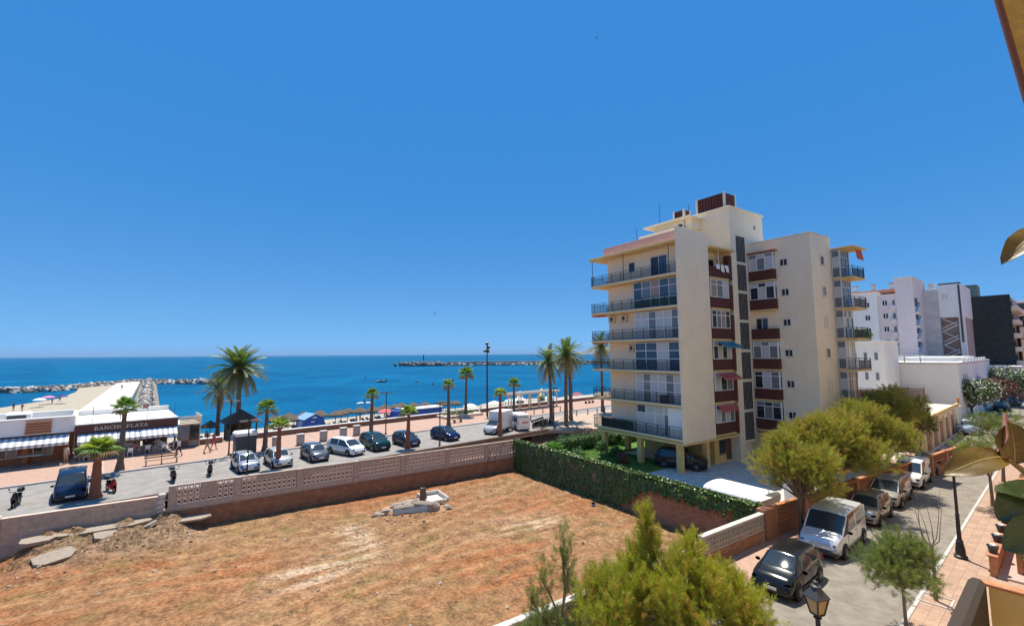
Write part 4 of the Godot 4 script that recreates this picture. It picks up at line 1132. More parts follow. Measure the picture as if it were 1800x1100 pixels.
func restaurant():
	var r := thing("beach_restaurant", "single-storey beach restaurant with brown lettered fascia and flat white roof", "restaurant", ROAD, ROAD_A)
	var y0 := 0.14
	pbox(r, "roof", M.white_wall, -25.8, -17.7, 3.42, 3.62, -17.5, -8.55, 0.02)
	pbox(r, "rear_parapet", M.white_wall, -25.8, -17.7, 3.622, 4.15, -17.5, -17.2, 0.02)
	pbox(r, "fascia", M.brown_sign, -25.85, -17.65, 2.62, 3.5, -8.54, -8.4, 0.02)
	pbox(r, "fascia_edge", M.white_paint, -25.9, -17.6, 3.502, 3.6, -8.56, -8.36, 0.01)
	var tm := TextMesh.new(); tm.text = "RANCHO PLAYA"; tm.font_size = 48; tm.pixel_size = 0.0101; tm.depth = 0.03
	var sf := SystemFont.new(); sf.font_names = PackedStringArray(["Droid Serif"]); tm.font = sf
	var tx := part(r, "lettering", tm, M.letter); tx.position = Vector3(-22.35, 3.06, -8.375); tx.scale = Vector3(1.12, 1, 1)
	pbox(r, "rear_wall", M.wood, -25.8, -17.7, y0, 3.418, -17.4, -17.15)
	pbox(r, "inner_wall", M.cream, -25.7, -20.5, y0, 3.0, -13.4, -13.2)
	pbox(r, "bar_counter", M.wood_dark, -20.3, -18.1, y0, 1.25, -13.2, -12.6, 0.03)
	for x in [-25.7, -23.0, -20.3, -17.85]: pbox(r, "post", M.wood_dark, x - 0.08, x + 0.08, y0, 2.62, -8.6, -8.44, 0.01)
	pbox(r, "floor", M.paver_dark, -34.0, -17.7, 0.141, 0.15, -13.3, -7.4)
	striped_awning(r, -20.9, -17.8, 2.6, -8.38, 1.5, 0.62)
	striped_awning(r, -23.6, -20.95, 2.6, -8.38, 1.4, 0.62)
	striped_awning(r, -25.6, -23.65, 2.6, -8.38, 1.4, 0.62)
	# glazed corner with cream slatted top
	window(r, Vector3(-17.6, y0, -8.5), Vector3(1, 0, 0), 2.0, 2.5, 2, [0.3], M.wood, [M.glass_dark, M.glass_grey], 0.09, "glazed_front")
	window(r, Vector3(-15.6, y0, -8.52), Vector3(0, 0, -1), 4.0, 2.5, 4, [0.3], M.white_paint, [M.glass_grey, M.glass_dark], 0.09, "glazed_side")
	pbox(r, "corner_roof", M.cream, -17.6, -15.5, 2.66, 2.76, -12.6, -8.3, 0.01)
	for i in 5: pbox(r, "cream_slat", M.cream, -17.5, -15.5, 2.8 + i * 0.16, 2.8 + i * 0.16 + 0.12, -8.36, -8.3, 0.01)
	for i in 5: pbox(r, "cream_slat", M.cream, -15.52, -15.46, 2.8 + i * 0.16, 2.8 + i * 0.16 + 0.12, -12.6, -8.37, 0.01)
	for x in [-24.6, -22.5, -20.3, -18.0]:
		var b := MB.new(); b.cyl(Vector3(x, 3.6, -8.7), Vector3(x, 5.2, -8.7), 0.03, 0.02, 6)
		part(r, "flag_pole", b, M.iron_grey)
	var fb := MB.new()
	for k in 5: fb.quad(Vector3(-20.3 - k * 0.09, 5.15 - 0.02 * sin(k * 1.7), -8.7 + 0.05 * sin(k * 1.6)), Vector3(-20.3 - (k + 1) * 0.09, 5.15 - 0.02 * sin(k * 1.7 + 1.7), -8.7 + 0.05 * sin(k * 1.6 + 1.6)), Vector3(-20.3 - (k + 1) * 0.09, 4.7, -8.7 + 0.05 * sin(k * 1.6 + 1.6)), Vector3(-20.3 - k * 0.09, 4.7, -8.7 + 0.05 * sin(k * 1.6)))
	part(r, "flag", fb, mat("flag", 0.6, 0.25, 0.22, 0.8))
	# white neighbour with terracotta louvres
	var w := thing("white_beach_house", "white parapeted bar with terracotta louvre panels left of the brown fascia", "bar", ROAD, ROAD_A)
	pbox(w, "parapet_wall", M.white_wall, -42.0, -25.87, 2.9, 4.35, -9.0, -8.75, 0.03)
	pbox(w, "coping", M.white_paint, -42.0, -25.86, 4.352, 4.47, -9.1, -8.65, 0.03)
	pbox(w, "roof", M.grey_wall, -42.0, -25.87, 3.1, 3.3, -16.5, -9.002)
	pbox(w, "side_parapet", M.white_wall, -26.15, -25.87, 3.302, 4.3, -16.5, -9.002, 0.02)
	pbox(w, "rear_parapet", M.white_wall, -42.0, -26.2, 3.302, 4.4, -16.8, -16.5, 0.03)
	for q in [[-39.0, 1.6, 1.2], [-34.5, 2.4, 1.0], [-31.0, 1.8, 1.4]]:
		pbox(w, "roof_hut", M.white_wall, q[0], q[0] + q[1], 3.302, 3.3 + q[2], -14.5, -12.5, 0.15)
		pbox(w, "roof_hut_opening", M.iron_grey, q[0] + 0.2, q[0] + q[1] - 0.3, 3.4, 3.1 + q[2], -12.49, -12.46)
	for x in [-37.6, -33.0, -29.2]:
		var panel := pbox(w, "louvre_panel", M.plaster_pink, x, x + 1.7, 2.98, 4.26, -8.748, -8.70)
		for k in 5: pbox(panel, "louvre", M.terracotta, x - 0.05 + k * 0.015, x + 1.72, 3.02 + k * 0.25, 3.02 + k * 0.25 + 0.14, -8.72, -8.5, 0.02)
	striped_awning(w, -31.6, -26.2, 2.75, -8.9, 1.9, 0.6)
	pbox(w, "brown_awning", M.paver_dark, -42.0, -31.8, 2.2, 2.5, -8.9, -7.3, 0.03)
	pbox(w, "facade", M.brick_b, -42.0, -25.9, y0, 2.898, -10.2, -10.0)
	for x in [-34.2, -31.8, -29.4, -26.6]:
		pbox(w, "pillar", M.terracotta, x, x + 0.45, y0, 2.88, -9.999, -9.7, 0.02)
		window(w, Vector3(x + 0.7, y0 + 0.6, -9.99), Vector3(1, 0, 0), 1.4, 1.7, 2, [0.7], M.white_dirty, [M.glass_dark, M.glass_grey], 0.08)
	pbox(w, "door", M.black, -33.6, -32.2, y0, 2.3, -9.9, -9.85, 0.02)
	pbox(w, "rear_wall", M.white_dirty, -42.0, -25.9, y0, 3.1, -16.5, -16.3)
	# tables and chairs under the awnings
	var tb := thing("terrace_table", "small white square table on the restaurant terrace", "table", Vector3.ZERO, 0, "tables on the restaurant terrace")
	pbox(tb, "tabletop", M.white_paint, -0.4, 0.4, 0.7, 0.74, -0.4, 0.4, 0.01)
	var lg := MB.new(); lg.cyl(Vector3.ZERO, Vector3(0, 0.7, 0), 0.04, 0.03, 8); part(tb, "column", lg, M.iron_grey)
	pbox(tb, "foot", M.iron_grey, -0.28, 0.28, 0.0, 0.04, -0.28, 0.28, 0.01)
	var ch := thing("terrace_chair", "white metal chair on the restaurant terrace", "chair", Vector3.ZERO, 0, "chairs on the restaurant terrace")
	pbox(ch, "seat", M.white_paint, -0.21, 0.21, 0.42, 0.46, -0.21, 0.21, 0.01)
	pbox(ch, "backrest", M.white_paint, -0.21, 0.21, 0.52, 0.86, 0.185, 0.21, 0.008)
	for q in [[-0.19, -0.19, 0.42], [0.19, -0.19, 0.42], [-0.19, 0.197, 0.84], [0.19, 0.197, 0.84]]:
		var lb := MB.new(); lb.cyl(Vector3(q[0], 0, q[1]), Vector3(q[0], q[2], q[1]), 0.017, 0.017, 6); part(ch, "leg", lb, M.white_paint)
	var spots := [[-24.9, -8.0], [-23.2, -8.3], [-21.7, -7.7], [-20.2, -8.2], [-18.8, -7.9], [-24.0, -10.2], [-21.5, -10.4], [-19.2, -10.3]]
	var first := true
	for q in spots:
		var p := road(q[0], 0.15, q[1])
		if first: tb.position = p; tb.rotation.y = ROAD_A
		else: copy(tb, p, ROAD_A)
		for k in 4:
			var a: float = ROAD_A + k * PI / 2 + rng.randf_range(-0.2, 0.2)
			var cp := p + Basis(Vector3.UP, a) * Vector3(0, 0, 0.62)
			if first: ch.position = cp; ch.rotation.y = a; first = false
			else: copy(ch, cp, a)
	var pt := thing("pale_parasol_table", "pale turquoise covered table outside the white bar", "table", road(-28.7, 0.15, -8.3), ROAD_A)
	pbox(pt, "tabletop", mat("turquoise", 0.45, 0.66, 0.68, 0.6), -0.8, 0.8, 0.95, 1.02, -0.45, 0.45, 0.02)
	for q in [[-0.7, -0.35], [0.7, -0.35], [-0.7, 0.35], [0.7, 0.35]]: pbox(pt, "leg", M.iron_grey, q[0] - 0.03, q[0] + 0.03, 0.0, 0.95, q[1] - 0.03, q[1] + 0.03)

# ================= promenade, beach and sea
func seafront_things():
	var w := thing("seafront_parapet", "long low brown wall with white coping between promenade and beach", "wall", ROAD, ROAD_A)
	for q in [[-18.2, -13.2], [-11.6, 24.8], [25.4, 60.0], [60.2, 108.0]]:
		var x: float = q[0]
		while x < q[1]:
			var e := minf(x + 4.6, q[1])
			pbox(w, "wall_section", rmat("parapet_brown", [0.17, 0.085, 0.055], [0.27, 0.15, 0.105], 2.0), x, e - 0.01, -1.6, 0.72, -9.55, -9.25, 0.01)
			pbox(w, "coping", M.white_paint, x, e - 0.015, 0.722, 0.82, -9.65, -9.15, 0.015)
			x = e
	# flower bed with hedge by the crossing
	var hb := thing("planting_bed", "low clipped green hedge in a raised bed by the promenade wall", "hedge", road(18.8, 0.14, -7.3), ROAD_A)
	pbox(hb, "bed_edge", M.block_pink, -2.8, 4.6, 0.0, 0.4, -1.7, 1.1, 0.03)
	leafy(hb, "foliage", Vector3(0.8, 0.62, -0.3), Vector3(3.3, 0.4, 1.1), 2600, Color(0.04, 0.10, 0.02), Color(0.09, 0.18, 0.03), 0.13)
	# square concrete stubs
	var st := thing("concrete_bollard", "square concrete stub post on the pink promenade", "bollard", road(-9.6, 0.14, -1.2), ROAD_A, "square stub posts on the promenade")
	pbox(st, "post", M.concrete, -0.36, 0.36, 0.0, 1.15, -0.3, 0.3, 0.04)
	pbox(st, "cap", M.concrete_pale, -0.4, 0.4, 1.152, 1.24, -0.34, 0.34, 0.02)
	for q in [[-7.1, -1.1], [-4.4, -1.5], [-1.8, -2.1], [0.1, -2.6]]: copy(st, road(q[0], 0.14, q[1]), ROAD_A)
	# service kiosk beside the kerb
	var bk := thing("recycling_kiosk", "dark grey service kiosk with rounded white top at the kerb", "kiosk", road(-12.7, 0.14, -0.95), ROAD_A)
	pbox(bk, "cabinet", mat("kiosk_grey", 0.055, 0.06, 0.07, 0.5), -0.95, 0.95, 0.0, 1.75, -0.7, 0.7, 0.05)
	pbox(bk, "top", M.white_paint, -1.05, 1.05, 1.752, 2.25, -0.8, 0.8, 0.16)
	pbox(bk, "side_panel", mat("kiosk_pink", 0.35, 0.16, 0.17, 0.6), 0.951, 0.965, 0.1, 1.7, -0.62, 0.62)
	pbox(bk, "door", M.iron_grey, -0.8, 0.8, 0.1, 1.65, 0.701, 0.715)
	# bench
	var be := thing("promenade_bench", "long slatted wooden bench on the pavement by the restaurant", "bench", road(-19.6, 0.14, -0.75), ROAD_A)
	for i in 3: pbox(be, "seat_slat", M.wood, -1.3, 1.3, 0.42, 0.46, -0.2 + i * 0.15, -0.08 + i * 0.15, 0.01)
	for i in 2: pbox(be, "back_slat", M.wood, -1.3, 1.3, 0.6 + i * 0.2, 0.72 + i * 0.2, -0.3, -0.26, 0.01)
	for x in [-1.15, 0.0, 1.15]:
		pbox(be, "leg", M.iron, x - 0.03, x + 0.03, 0.0, 0.42, -0.22, 0.28, 0.01)
		pbox(be, "back_post", M.iron, x - 0.03, x + 0.03, 0.0, 0.95, -0.258, -0.221, 0.005)
	copy(be, road(14.9, 0.14, -2.4), ROAD_A, "slatted bench beside the clipped hedge bed on the promenade")
	copy(be, road(50.0, 0.14, -5.0), ROAD_A, "slatted bench on the promenade beyond the tall date palms")
	# gazebo
	var g := thing("beach_gazebo", "dark wooden beach hut with shingled pyramid roof below the tall date palm", "hut", road(-10.2, -0.8, -15.0), ROAD_A)
	var gb := MB.new()
	for k in 4:
		var a := PI / 4 + k * PI / 2
		var e := PI / 4 + (k + 1) * PI / 2
		gb.tri(Vector3(cos(a) * 3.0, 2.5, sin(a) * 3.0), Vector3(0, 4.0, 0), Vector3(cos(e) * 3.0, 2.5, sin(e) * 3.0))
		gb.tri(Vector3(cos(a) * 3.0, 2.42, sin(a) * 3.0), Vector3(cos(e) * 3.0, 2.42, sin(e) * 3.0), Vector3(0, 3.9, 0))
	part(g, "roof", gb, M.wood_dark)
	for q in [[-1.5, -1.5], [1.5, -1.5], [-1.5, 1.5], [1.5, 1.5]]: pbox(g, "post", M.wood_dark, q[0] - 0.08, q[0] + 0.08, 0.0, 2.75, q[1] - 0.08, q[1] + 0.08, 0.01)
	pbox(g, "counter", M.white_paint, -1.4, 1.4, 0.0, 1.0, 1.3, 1.42, 0.02)
	pbox(g, "side_panel", M.wood_dark, -1.45, -1.38, 0.0, 1.6, -1.4, 1.4, 0.01)
	pbox(g, "back_panel", M.wood_dark, -1.4, 1.4, 0.0, 2.3, -1.45, -1.4, 0.01)
	var rk := thing("covered_rowing_boat", "small white boat upturned beside the wooden hut", "boat", road(-9.0, -0.75, -12.4), ROAD_A)
	var rb := MB.new(); rb.ball(Vector3(0, 0.2, 0), Vector3(1.4, 0.7, 0.7), 14, 8)
	part(rk, "hull", rb, M.white_paint)
	var kb := MB.new(); kb.tube([Vector3(-1.3, 0.4, 0), Vector3(-0.7, 0.85, 0), Vector3(0, 0.93, 0), Vector3(0.7, 0.85, 0), Vector3(1.3, 0.4, 0)], [0.03, 0.04, 0.04, 0.04, 0.03], 6); part(rk, "keel", kb, M.wood)
	# blue beach kiosk
	var kio := thing("blue_kiosk", "small bright blue hut with pitched light-blue roof on the beach", "kiosk", road(-1.4, -0.9, -15.0), ROAD_A + 0.12)
	var wb := MB.new()
	wb.bx(-1.45, 1.45, 0.0, 2.1, -1.3, 1.3, 0.01)
	for z in [1.3, -1.3]: wb.tri(Vector3(-1.45, 2.1, z), Vector3(0, 2.75, z), Vector3(1.45, 2.1, z))
	part(kio, "walls", wb, M.blue_paint)
	for s in [-1.0, 1.0]:
		var rb2 := MB.new(); rb2.box(Vector3(s * 0.78, 2.46, 0), Vector3(1.78, 0.06, 2.95), 0.01, Basis(Vector3(0, 0, 1), -s * 0.42))
		part(kio, "roof_panel", rb2, M.blue_roof)
	pbox(kio, "door", M.blue_roof, -1.46, -1.452, 0.0, 1.95, -0.9, 0.6)
	pbox(kio, "sign", M.white_paint, -0.25, 0.3, 2.2, 2.4, 1.302, 1.32)
	pbox(kio, "notice", M.white_paint, -0.5, 0.0, 1.65, 1.8, 1.302, 1.315)
	# long blue container
	var bc := thing("blue_container", "long dark blue cabin with a white roof on the beach", "cabin", road(15.8, -0.95, -14.5), ROAD_A)
	pbox(bc, "body", M.blue_paint, -4.4, 4.2, 0.0, 2.1, -1.2, 1.2, 0.03)
	for i in 15: pbox(bc, "rib", M.blue_paint, -4.2 + i * 0.57, -4.1 + i * 0.57, 0.05, 2.05, 1.2, 1.225)
	pbox(bc, "roof", M.white_paint, -3.4, 4.3, 2.102, 2.28, -1.3, 1.3, 0.04)
	pbox(bc, "hatch", M.blue_roof, -3.9, -3.3, 2.1, 2.5, -0.6, 0.6, 0.03)
	# thatched parasols and loungers
	var u := thing("thatched_parasol", "thatched straw parasol on a pole on the beach", "parasol", road(-4.9, -1.2, -20.0), 0.0, "thatched parasols on the beach")
	var ub := MB.new()
	ub.lathe(Vector3(0, 2.0, 0), [Vector2(1.15, -0.18), Vector2(1.12, 0.0), Vector2(0.75, 0.26), Vector2(0.2, 0.55), Vector2(0.0, 0.72)], 14)
	part(u, "thatch", ub, M.thatch)
	var fr := MB.new()
	for i in 110:
		var a := rng.randf() * TAU
		var rr := rng.randf_range(0.95, 1.2)
		fr.tri(Vector3(cos(a) * rr, 1.95, sin(a) * rr), Vector3(cos(a + 0.07) * rr, 1.95, sin(a + 0.07) * rr), Vector3(cos(a + 0.03) * (rr + 0.12), 1.66, sin(a + 0.03) * (rr + 0.12)))
	part(u, "fringe", fr, M.thatch)
	var pb := MB.new(); pb.cyl(Vector3(0, -0.3, 0), Vector3(0, 2.2, 0), 0.06, 0.05, 7); part(u, "pole", pb, M.wood_dark)
	var lo := thing("sun_lounger", "grey sun lounger on the sand under the thatched parasols", "sun lounger", road(-4.3, -1.25, -19.2), ROAD_A + 0.4, "sun loungers on the beach")
	pbox(lo, "mattress", mat("lounger", 0.22, 0.23, 0.25, 0.8), -0.3, 0.3, 0.3, 0.38, -0.4, 0.9, 0.02)
	var bb := MB.new(); bb.box(Vector3(0, 0.55, -0.62), Vector3(0.6, 0.07, 0.6), 0.02, Basis(Vector3(1, 0, 0), 0.75)); part(lo, "backrest", bb, mat("lounger", 0, 0, 0))
	for q in [[-0.25, -0.3], [0.25, -0.3], [-0.25, 0.8], [0.25, 0.8]]: pbox(lo, "leg", M.white_paint, q[0] - 0.02, q[0] + 0.02, 0.0, 0.3, q[1] - 0.02, q[1] + 0.02)
	var us := [[-3.2, -16.4], [-2.6, -21.0], [-0.6, -20.5], [1.4, -19.0], [3.2, -17.5], [2.2, -21.5], [4.6, -18.8], [6.4, -20.6], [7.6, -18.4], [8.6, -20.9], [9.8, -18.0], [10.8, -20.6], [12.4, -19.5], [13.6, -22.0], [15.2, -21.0], [-13.0, -18.6], [-15.0, -20.5], [22.4, -17.6], [24.0, -19.0], [25.5, -17.2], [20.6, -19.8], [17.4, -22.8], [19.0, -21.2]]
	for q in us:
		var yb := -0.78 - 1.7 * pow((-9.5 - q[1]) / 32.0, 1.6)
		copy(u, road(q[0], yb, q[1]), rng.randf() * 3.0)
		copy(lo, road(q[0] + 0.75, yb + 0.02, q[1] + 0.8), ROAD_A + rng.randf_range(0.2, 0.6))
		copy(lo, road(q[0] - 0.8, yb + 0.02, q[1] + 0.7), ROAD_A + rng.randf_range(0.2, 0.6))
	# cloth parasols
	var ps := [["red_parasol", "red and white cloth parasol among the thatched ones", 10.9, -16.2, [0.62, 0.12, 0.10]], ["white_parasol", "white parasol by the tall floodlight mast", 25.4, -12.5, [0.75, 0.75, 0.74]], ["white_parasol", "white parasol left of the pergola posts", 31.5, -13.0, [0.72, 0.72, 0.74]], ["turquoise_parasol", "pale turquoise parasol behind the pergola", 36.5, -14.0, [0.4, 0.62, 0.66]], ["white_parasol", "white parasol behind the pergola's middle posts", 39.5, -14.5, [0.74, 0.74, 0.75]], ["blue_parasol", "wide pale blue parasol beside the date palm trunks", 47.0, -13.0, [0.5, 0.66, 0.74]], ["red_parasol", "dark red parasol on the sand beyond the date palms", 57.0, -14.0, [0.34, 0.07, 0.08]]]
	for q in ps:
		var o := thing(q[0], q[1], "parasol", road(q[2], -1.0, q[3]))
		var cb := MB.new(); cb.lathe(Vector3(0, 1.9, 0), [Vector2(1.3, 0), Vector2(0.8, 0.3), Vector2(0, 0.5)], 10)
		part(o, "canopy", cb, mat(String(o.name), q[4][0], q[4][1], q[4][2], 0.8))
		var pp := MB.new(); pp.cyl(Vector3(0, -0.3, 0), Vector3(0, 2.35, 0), 0.03, 0.02, 6); part(o, "pole", pp, M.white_paint)
	# pergola
	var pg := thing("promenade_pergola", "cream flat-topped pergola on round posts along the promenade", "pergola", road(29.0, 0.14, -7.6), ROAD_A)
	pbox(pg, "top", M.concrete_pale, -0.4, 13.4, 2.75, 2.98, -1.3, 1.6, 0.03)
	for i in 6:
		for z in [-0.9, 1.2]:
			var b := MB.new(); b.cyl(Vector3(0.2 + i * 2.5, 0, z), Vector3(0.2 + i * 2.5, 2.75, z), 0.13, 0.11, 10)
			part(pg, "post", b, M.cream)
	for i in 26: pbox(pg, "beam", M.concrete_pale, -0.2 + i * 0.53, -0.1 + i * 0.53, 2.982, 3.08, -1.5, 1.8)
	# pedal boats parked on the sand
	for q in [["red_pedal_boat", "orange red pedal boat with a slide behind the pergola", 41.5, -16.5, [0.6, 0.10, 0.04]], ["green_pedal_boat", "green pedal boat with a yellow slide beyond the date palms", 49.0, -17.5, [0.10, 0.32, 0.12]]]:
		var o := thing(q[0], q[1], "pedal boat", road(q[2], 0.4, q[3]), ROAD_A + 0.5)
		var m := mat(q[0], q[4][0], q[4][1], q[4][2], 0.4)
		for z in [-0.6, 0.6]:
			var b := MB.new(); b.tube([Vector3(-1.7, 0.35, z), Vector3(-1.3, 0.2, z), Vector3(1.2, 0.2, z), Vector3(1.7, 0.45, z)], [0.05, 0.24, 0.24, 0.06], 8); part(o, "float", b, m)
		pbox(o, "deck", m, -1.2, 1.1, 0.4, 0.52, -0.8, 0.8, 0.05)
		for z in [-0.35, 0.35]: pbox(o, "seat", M.white_paint, -0.3, 0.2, 0.52, 0.95, z - 0.25, z + 0.25, 0.06)
		var sl := MB.new(); sl.bar(Vector3(-1.6, 0.5, 0), Vector3(0.2, 2.0, 0), 0.5, 0.08); part(o, "slide", sl, mat("slide", 0.7, 0.5, 0.15, 0.4))
		pbox(o, "trailer", M.iron_grey, -1.0, 1.0, -1.4, 0.0, -0.5, 0.5, 0.02)
	# rocks, piers
	var rm := []
	for i in 3:
		var b := MB.new(); b.ball(Vector3.ZERO, Vector3(1.0, 0.75, 0.85), 7, 5, 0.28, 40 + i); rm.append(b.mesh())
	var spit := MB.new()
	spit.prism(poly([Vector2(-58, -72), Vector2(-86, -97), Vector2(-122, -145), Vector2(-166, -204), Vector2(-180, -208), Vector2(-168, -178), Vector2(-150, -158), Vector2(-131, -133), Vector2(-122, -110), Vector2(-140, -100), Vector2(-180, -100), Vector2(-180, -45), Vector2(-60, -45)]), -3.0, -1.75)
	struct("sand_spit", spit, M.sand)
	var pier := MB.new()
	var pa := Vector3(-70, 0, -76)
	var pe := Vector3(-172, 0, -206)
	var pdir := (pe - pa).normalized()
	var pn := Vector3(-pdir.z, 0, pdir.x) * 3.8
	pier.prism(poly([pa + pn, pe + pn, pe - pn, pa - pn]), -2.6, -1.1)
	struct("pier_path", pier, M.concrete_pale)
	breakwater("stone_groyne", "rock groyne of pale boulders flanking the pale pier path", [Vector3(-68, 0, -85), Vector3(-116, 0, -146), Vector3(-165, 0, -208)], 4.6, 1000, 1.0, rm, M.rock)
	breakwater("stone_breakwater", "low rock breakwater enclosing the small lagoon beyond the bathers", [Vector3(-215, 0, -142), Vector3(-168, 0, -168), Vector3(-172, 0, -206)], 2.6, 420, 1.1, rm, M.rock)
	breakwater("stone_pier_arm", "rock arm running out to sea from the pier head", [Vector3(-174, 0, -209), Vector3(-128, 0, -205)], 2.6, 330, 1.1, rm, M.rock)
	var fb := breakwater("harbour_breakwater", "long distant harbour breakwater with a dark rocky head", [Vector3(-112, 0, -497), Vector3(20, 0, -520), Vector3(330, 0, -560)], 5.0, 900, 1.9, rm, M.rock)
	var wb2 := MB.new()
	wb2.prism(poly([Vector2(-72, -503), Vector2(20, -519), Vector2(330, -560), Vector2(330, -568), Vector2(20, -527), Vector2(-72, -510)]), -3.0, 2.2)
	part(fb, "roadway", wb2, M.concrete)
	var hs := []
	for i in 130:
		hs.append(Transform3D(Basis(Vector3.UP, rng.randf() * 6.0).scaled(Vector3.ONE * rng.randf_range(1.6, 3.0)), Vector3(-100 + rng.randfn(0, 10.0), -1.5 + rng.randf() * 2.6, -497 + rng.randfn(0, 3.0))))
	multi(fb, "head_rocks", rm[1], M.rock_dark, hs)
	var mb := MB.new(); mb.cyl(Vector3(-97, 0, -499), Vector3(-97, 8.5, -499), 0.7, 0.5, 8); mb.ball(Vector3(-97, 9.0, -499), Vector3(0.9, 0.9, 0.9), 8, 6); part(fb, "beacon", mb, M.iron_grey)
	# distant white buildings of the harbour
	for i in 7:
		var hb2 := thing("harbour_building", "tiny white building on the far harbour quay", "building", Vector3(150 + i * 22.0, 0, -548 - i * 6.0), 0.13, "white buildings on the far quay")
		pbox(hb2, "wall", M.white_dirty, -7, 7, -2.0, 3.5 + (i * 7 % 4), -4, 4, 0.1)
		pbox(hb2, "roof", M.roof_tile, -7.3, 7.3, 3.51 + (i * 7 % 4), 4.2 + (i * 7 % 4), -4.3, 4.3, 0.1)
		for k in 3: pbox(hb2, "window", M.glass_dark, -5.0 + k * 4.0, -3.4 + k * 4.0, 0.4, 2.2, 4.0, 4.05)
	# craft on the water
	var pd := thing("paddle_board", "white paddle board with a seated rider on the sea", "paddle board", Vector3(-38.0, -2.28, -118.0), 0.3)
	var bb2 := MB.new(); bb2.tube([Vector3(-1.9, 0.12, 0), Vector3(-1.2, 0.08, 0), Vector3(1.2, 0.08, 0), Vector3(1.9, 0.14, 0)], [0.08, 0.38, 0.38, 0.1], 8); part(pd, "board", bb2, M.white_paint)
	for q in [[-60, -210, "pair of paddling boats side by side far out on the sea"], [-30, -215, "small dark boat far out beyond the bathing beach"]]:
		var bo := thing("rowing_boat", q[2], "boat", Vector3(q[0], -2.3, q[1]), 0.1)
		var hb3 := MB.new(); hb3.tube([Vector3(-2.6, 0.5, 0), Vector3(-1.5, 0.3, 0), Vector3(1.5, 0.3, 0), Vector3(2.6, 0.55, 0)], [0.1, 0.6, 0.6, 0.1], 8); part(bo, "hull", hb3, mat("boat_teal", 0.03, 0.10, 0.13, 0.5))
		pbox(bo, "thwart", M.wood, -0.6, 0.6, 0.8, 0.95, -0.5, 0.5, 0.03)
		pbox(bo, "engine", M.iron_grey, 1.9, 2.3, 0.5, 1.4, -0.2, 0.2, 0.05)
	var by := thing("mooring_buoy", "small white mooring buoy floating on the calm sea", "buoy", Vector3(-43, -2.25, -205), 0.0, "buoys on the bay")
	var yb2 := MB.new(); yb2.ball(Vector3(0, 0.15, 0), Vector3(0.45, 0.45, 0.45), 10, 8); part(by, "float", yb2, M.white_paint)
	var yt := MB.new(); yt.cyl(Vector3(0, 0.5, 0), Vector3(0, 0.8, 0), 0.06, 0.04, 6); part(by, "ring", yt, M.iron_grey)
	copy(by, Vector3(-33, -2.25, -190), 0); copy(by, Vector3(-80, -2.25, -250), 0); copy(by, Vector3(-150, -2.25, -330), 0)

func breakwater(called: String, label: String, line: Array, half: float, n: int, size: float, rm: Array, m: Material) -> Node3D:
	var o := thing(called, label, "breakwater")
	var core := MB.new()
	for i in line.size() - 1:
		var d: Vector3 = (line[i + 1] - line[i]).normalized()
		core.box((line[i] + line[i + 1]) / 2 + Vector3(0, -2.6, 0), Vector3(half * 1.2, 1.6, line[i].distance_to(line[i + 1])), 0.2, Basis(Vector3(-d.z, 0, d.x), Vector3.UP, -d))
	part(o, "core", core, m)
	for v in 3:
		var xs := []
		for i in n / 3:
			var f := rng.randf() * (line.size() - 1)
			var k := mini(int(f), line.size() - 2)
			var p: Vector3 = line[k].lerp(line[k + 1], f - k)
			var off := rng.randfn(0, half * 0.55)
			p += Vector3(off * 0.75, -2.2 + maxf(0.0, half * 0.42 - absf(off) * 0.45) + rng.randf() * 0.3, off * 0.65)
			xs.append(Transform3D(Basis.from_euler(Vector3(rng.randf() * 6, rng.randf() * 6, rng.randf() * 6)).scaled(Vector3.ONE * size * rng.randf_range(0.55, 1.15)), p))
		multi(o, "boulders", rm[v], m if v < 2 else M.concrete_pale, xs)
	return o

# leaf cloud in an ellipsoid: leaf-sized faces as instances
func leafy(p: Node, called: String, c: Vector3, r: Vector3, n: int, ca: Color, cb: Color, size: float, shell := 0.55):
	if not M.has("_leaf_mesh"):
		var b := MB.new()
		b.tri(Vector3(-0.3, 0, 0), Vector3(0, 0.1, 0.6), Vector3(0, 0, -0.6)); b.tri(Vector3(0.3, 0, 0), Vector3(0, 0, -0.6), Vector3(0, 0.1, 0.6))
		M["_leaf_mesh"] = b.mesh()
	var xs := []
	var cs := []
	for i in n:
		var d := Vector3(rng.randfn(), rng.randfn(), rng.randfn()).normalized()
		var q := d * pow(rng.randf_range(shell * shell, 1.0), 0.5) * (1.0 + 0.12 * sin(d.x * 9.0 + d.y * 7.0) + 0.1 * sin(d.z * 11.0))
		var up := (d + Vector3(rng.randfn(), rng.randfn(), rng.randfn()) * 0.7).normalized()
		var x := up.cross(Vector3(rng.randfn(), rng.randfn(), rng.randfn())).normalized()
		xs.append(Transform3D(Basis(x, up, x.cross(up)).scaled_local(Vector3.ONE * size * rng.randf_range(0.7, 1.3)), c + q * r))
		cs.append(ca.lerp(cb, rng.randf()))
	return multi(p, called, M["_leaf_mesh"], vmat("leaf", 0.55, 0.25), xs, cs)

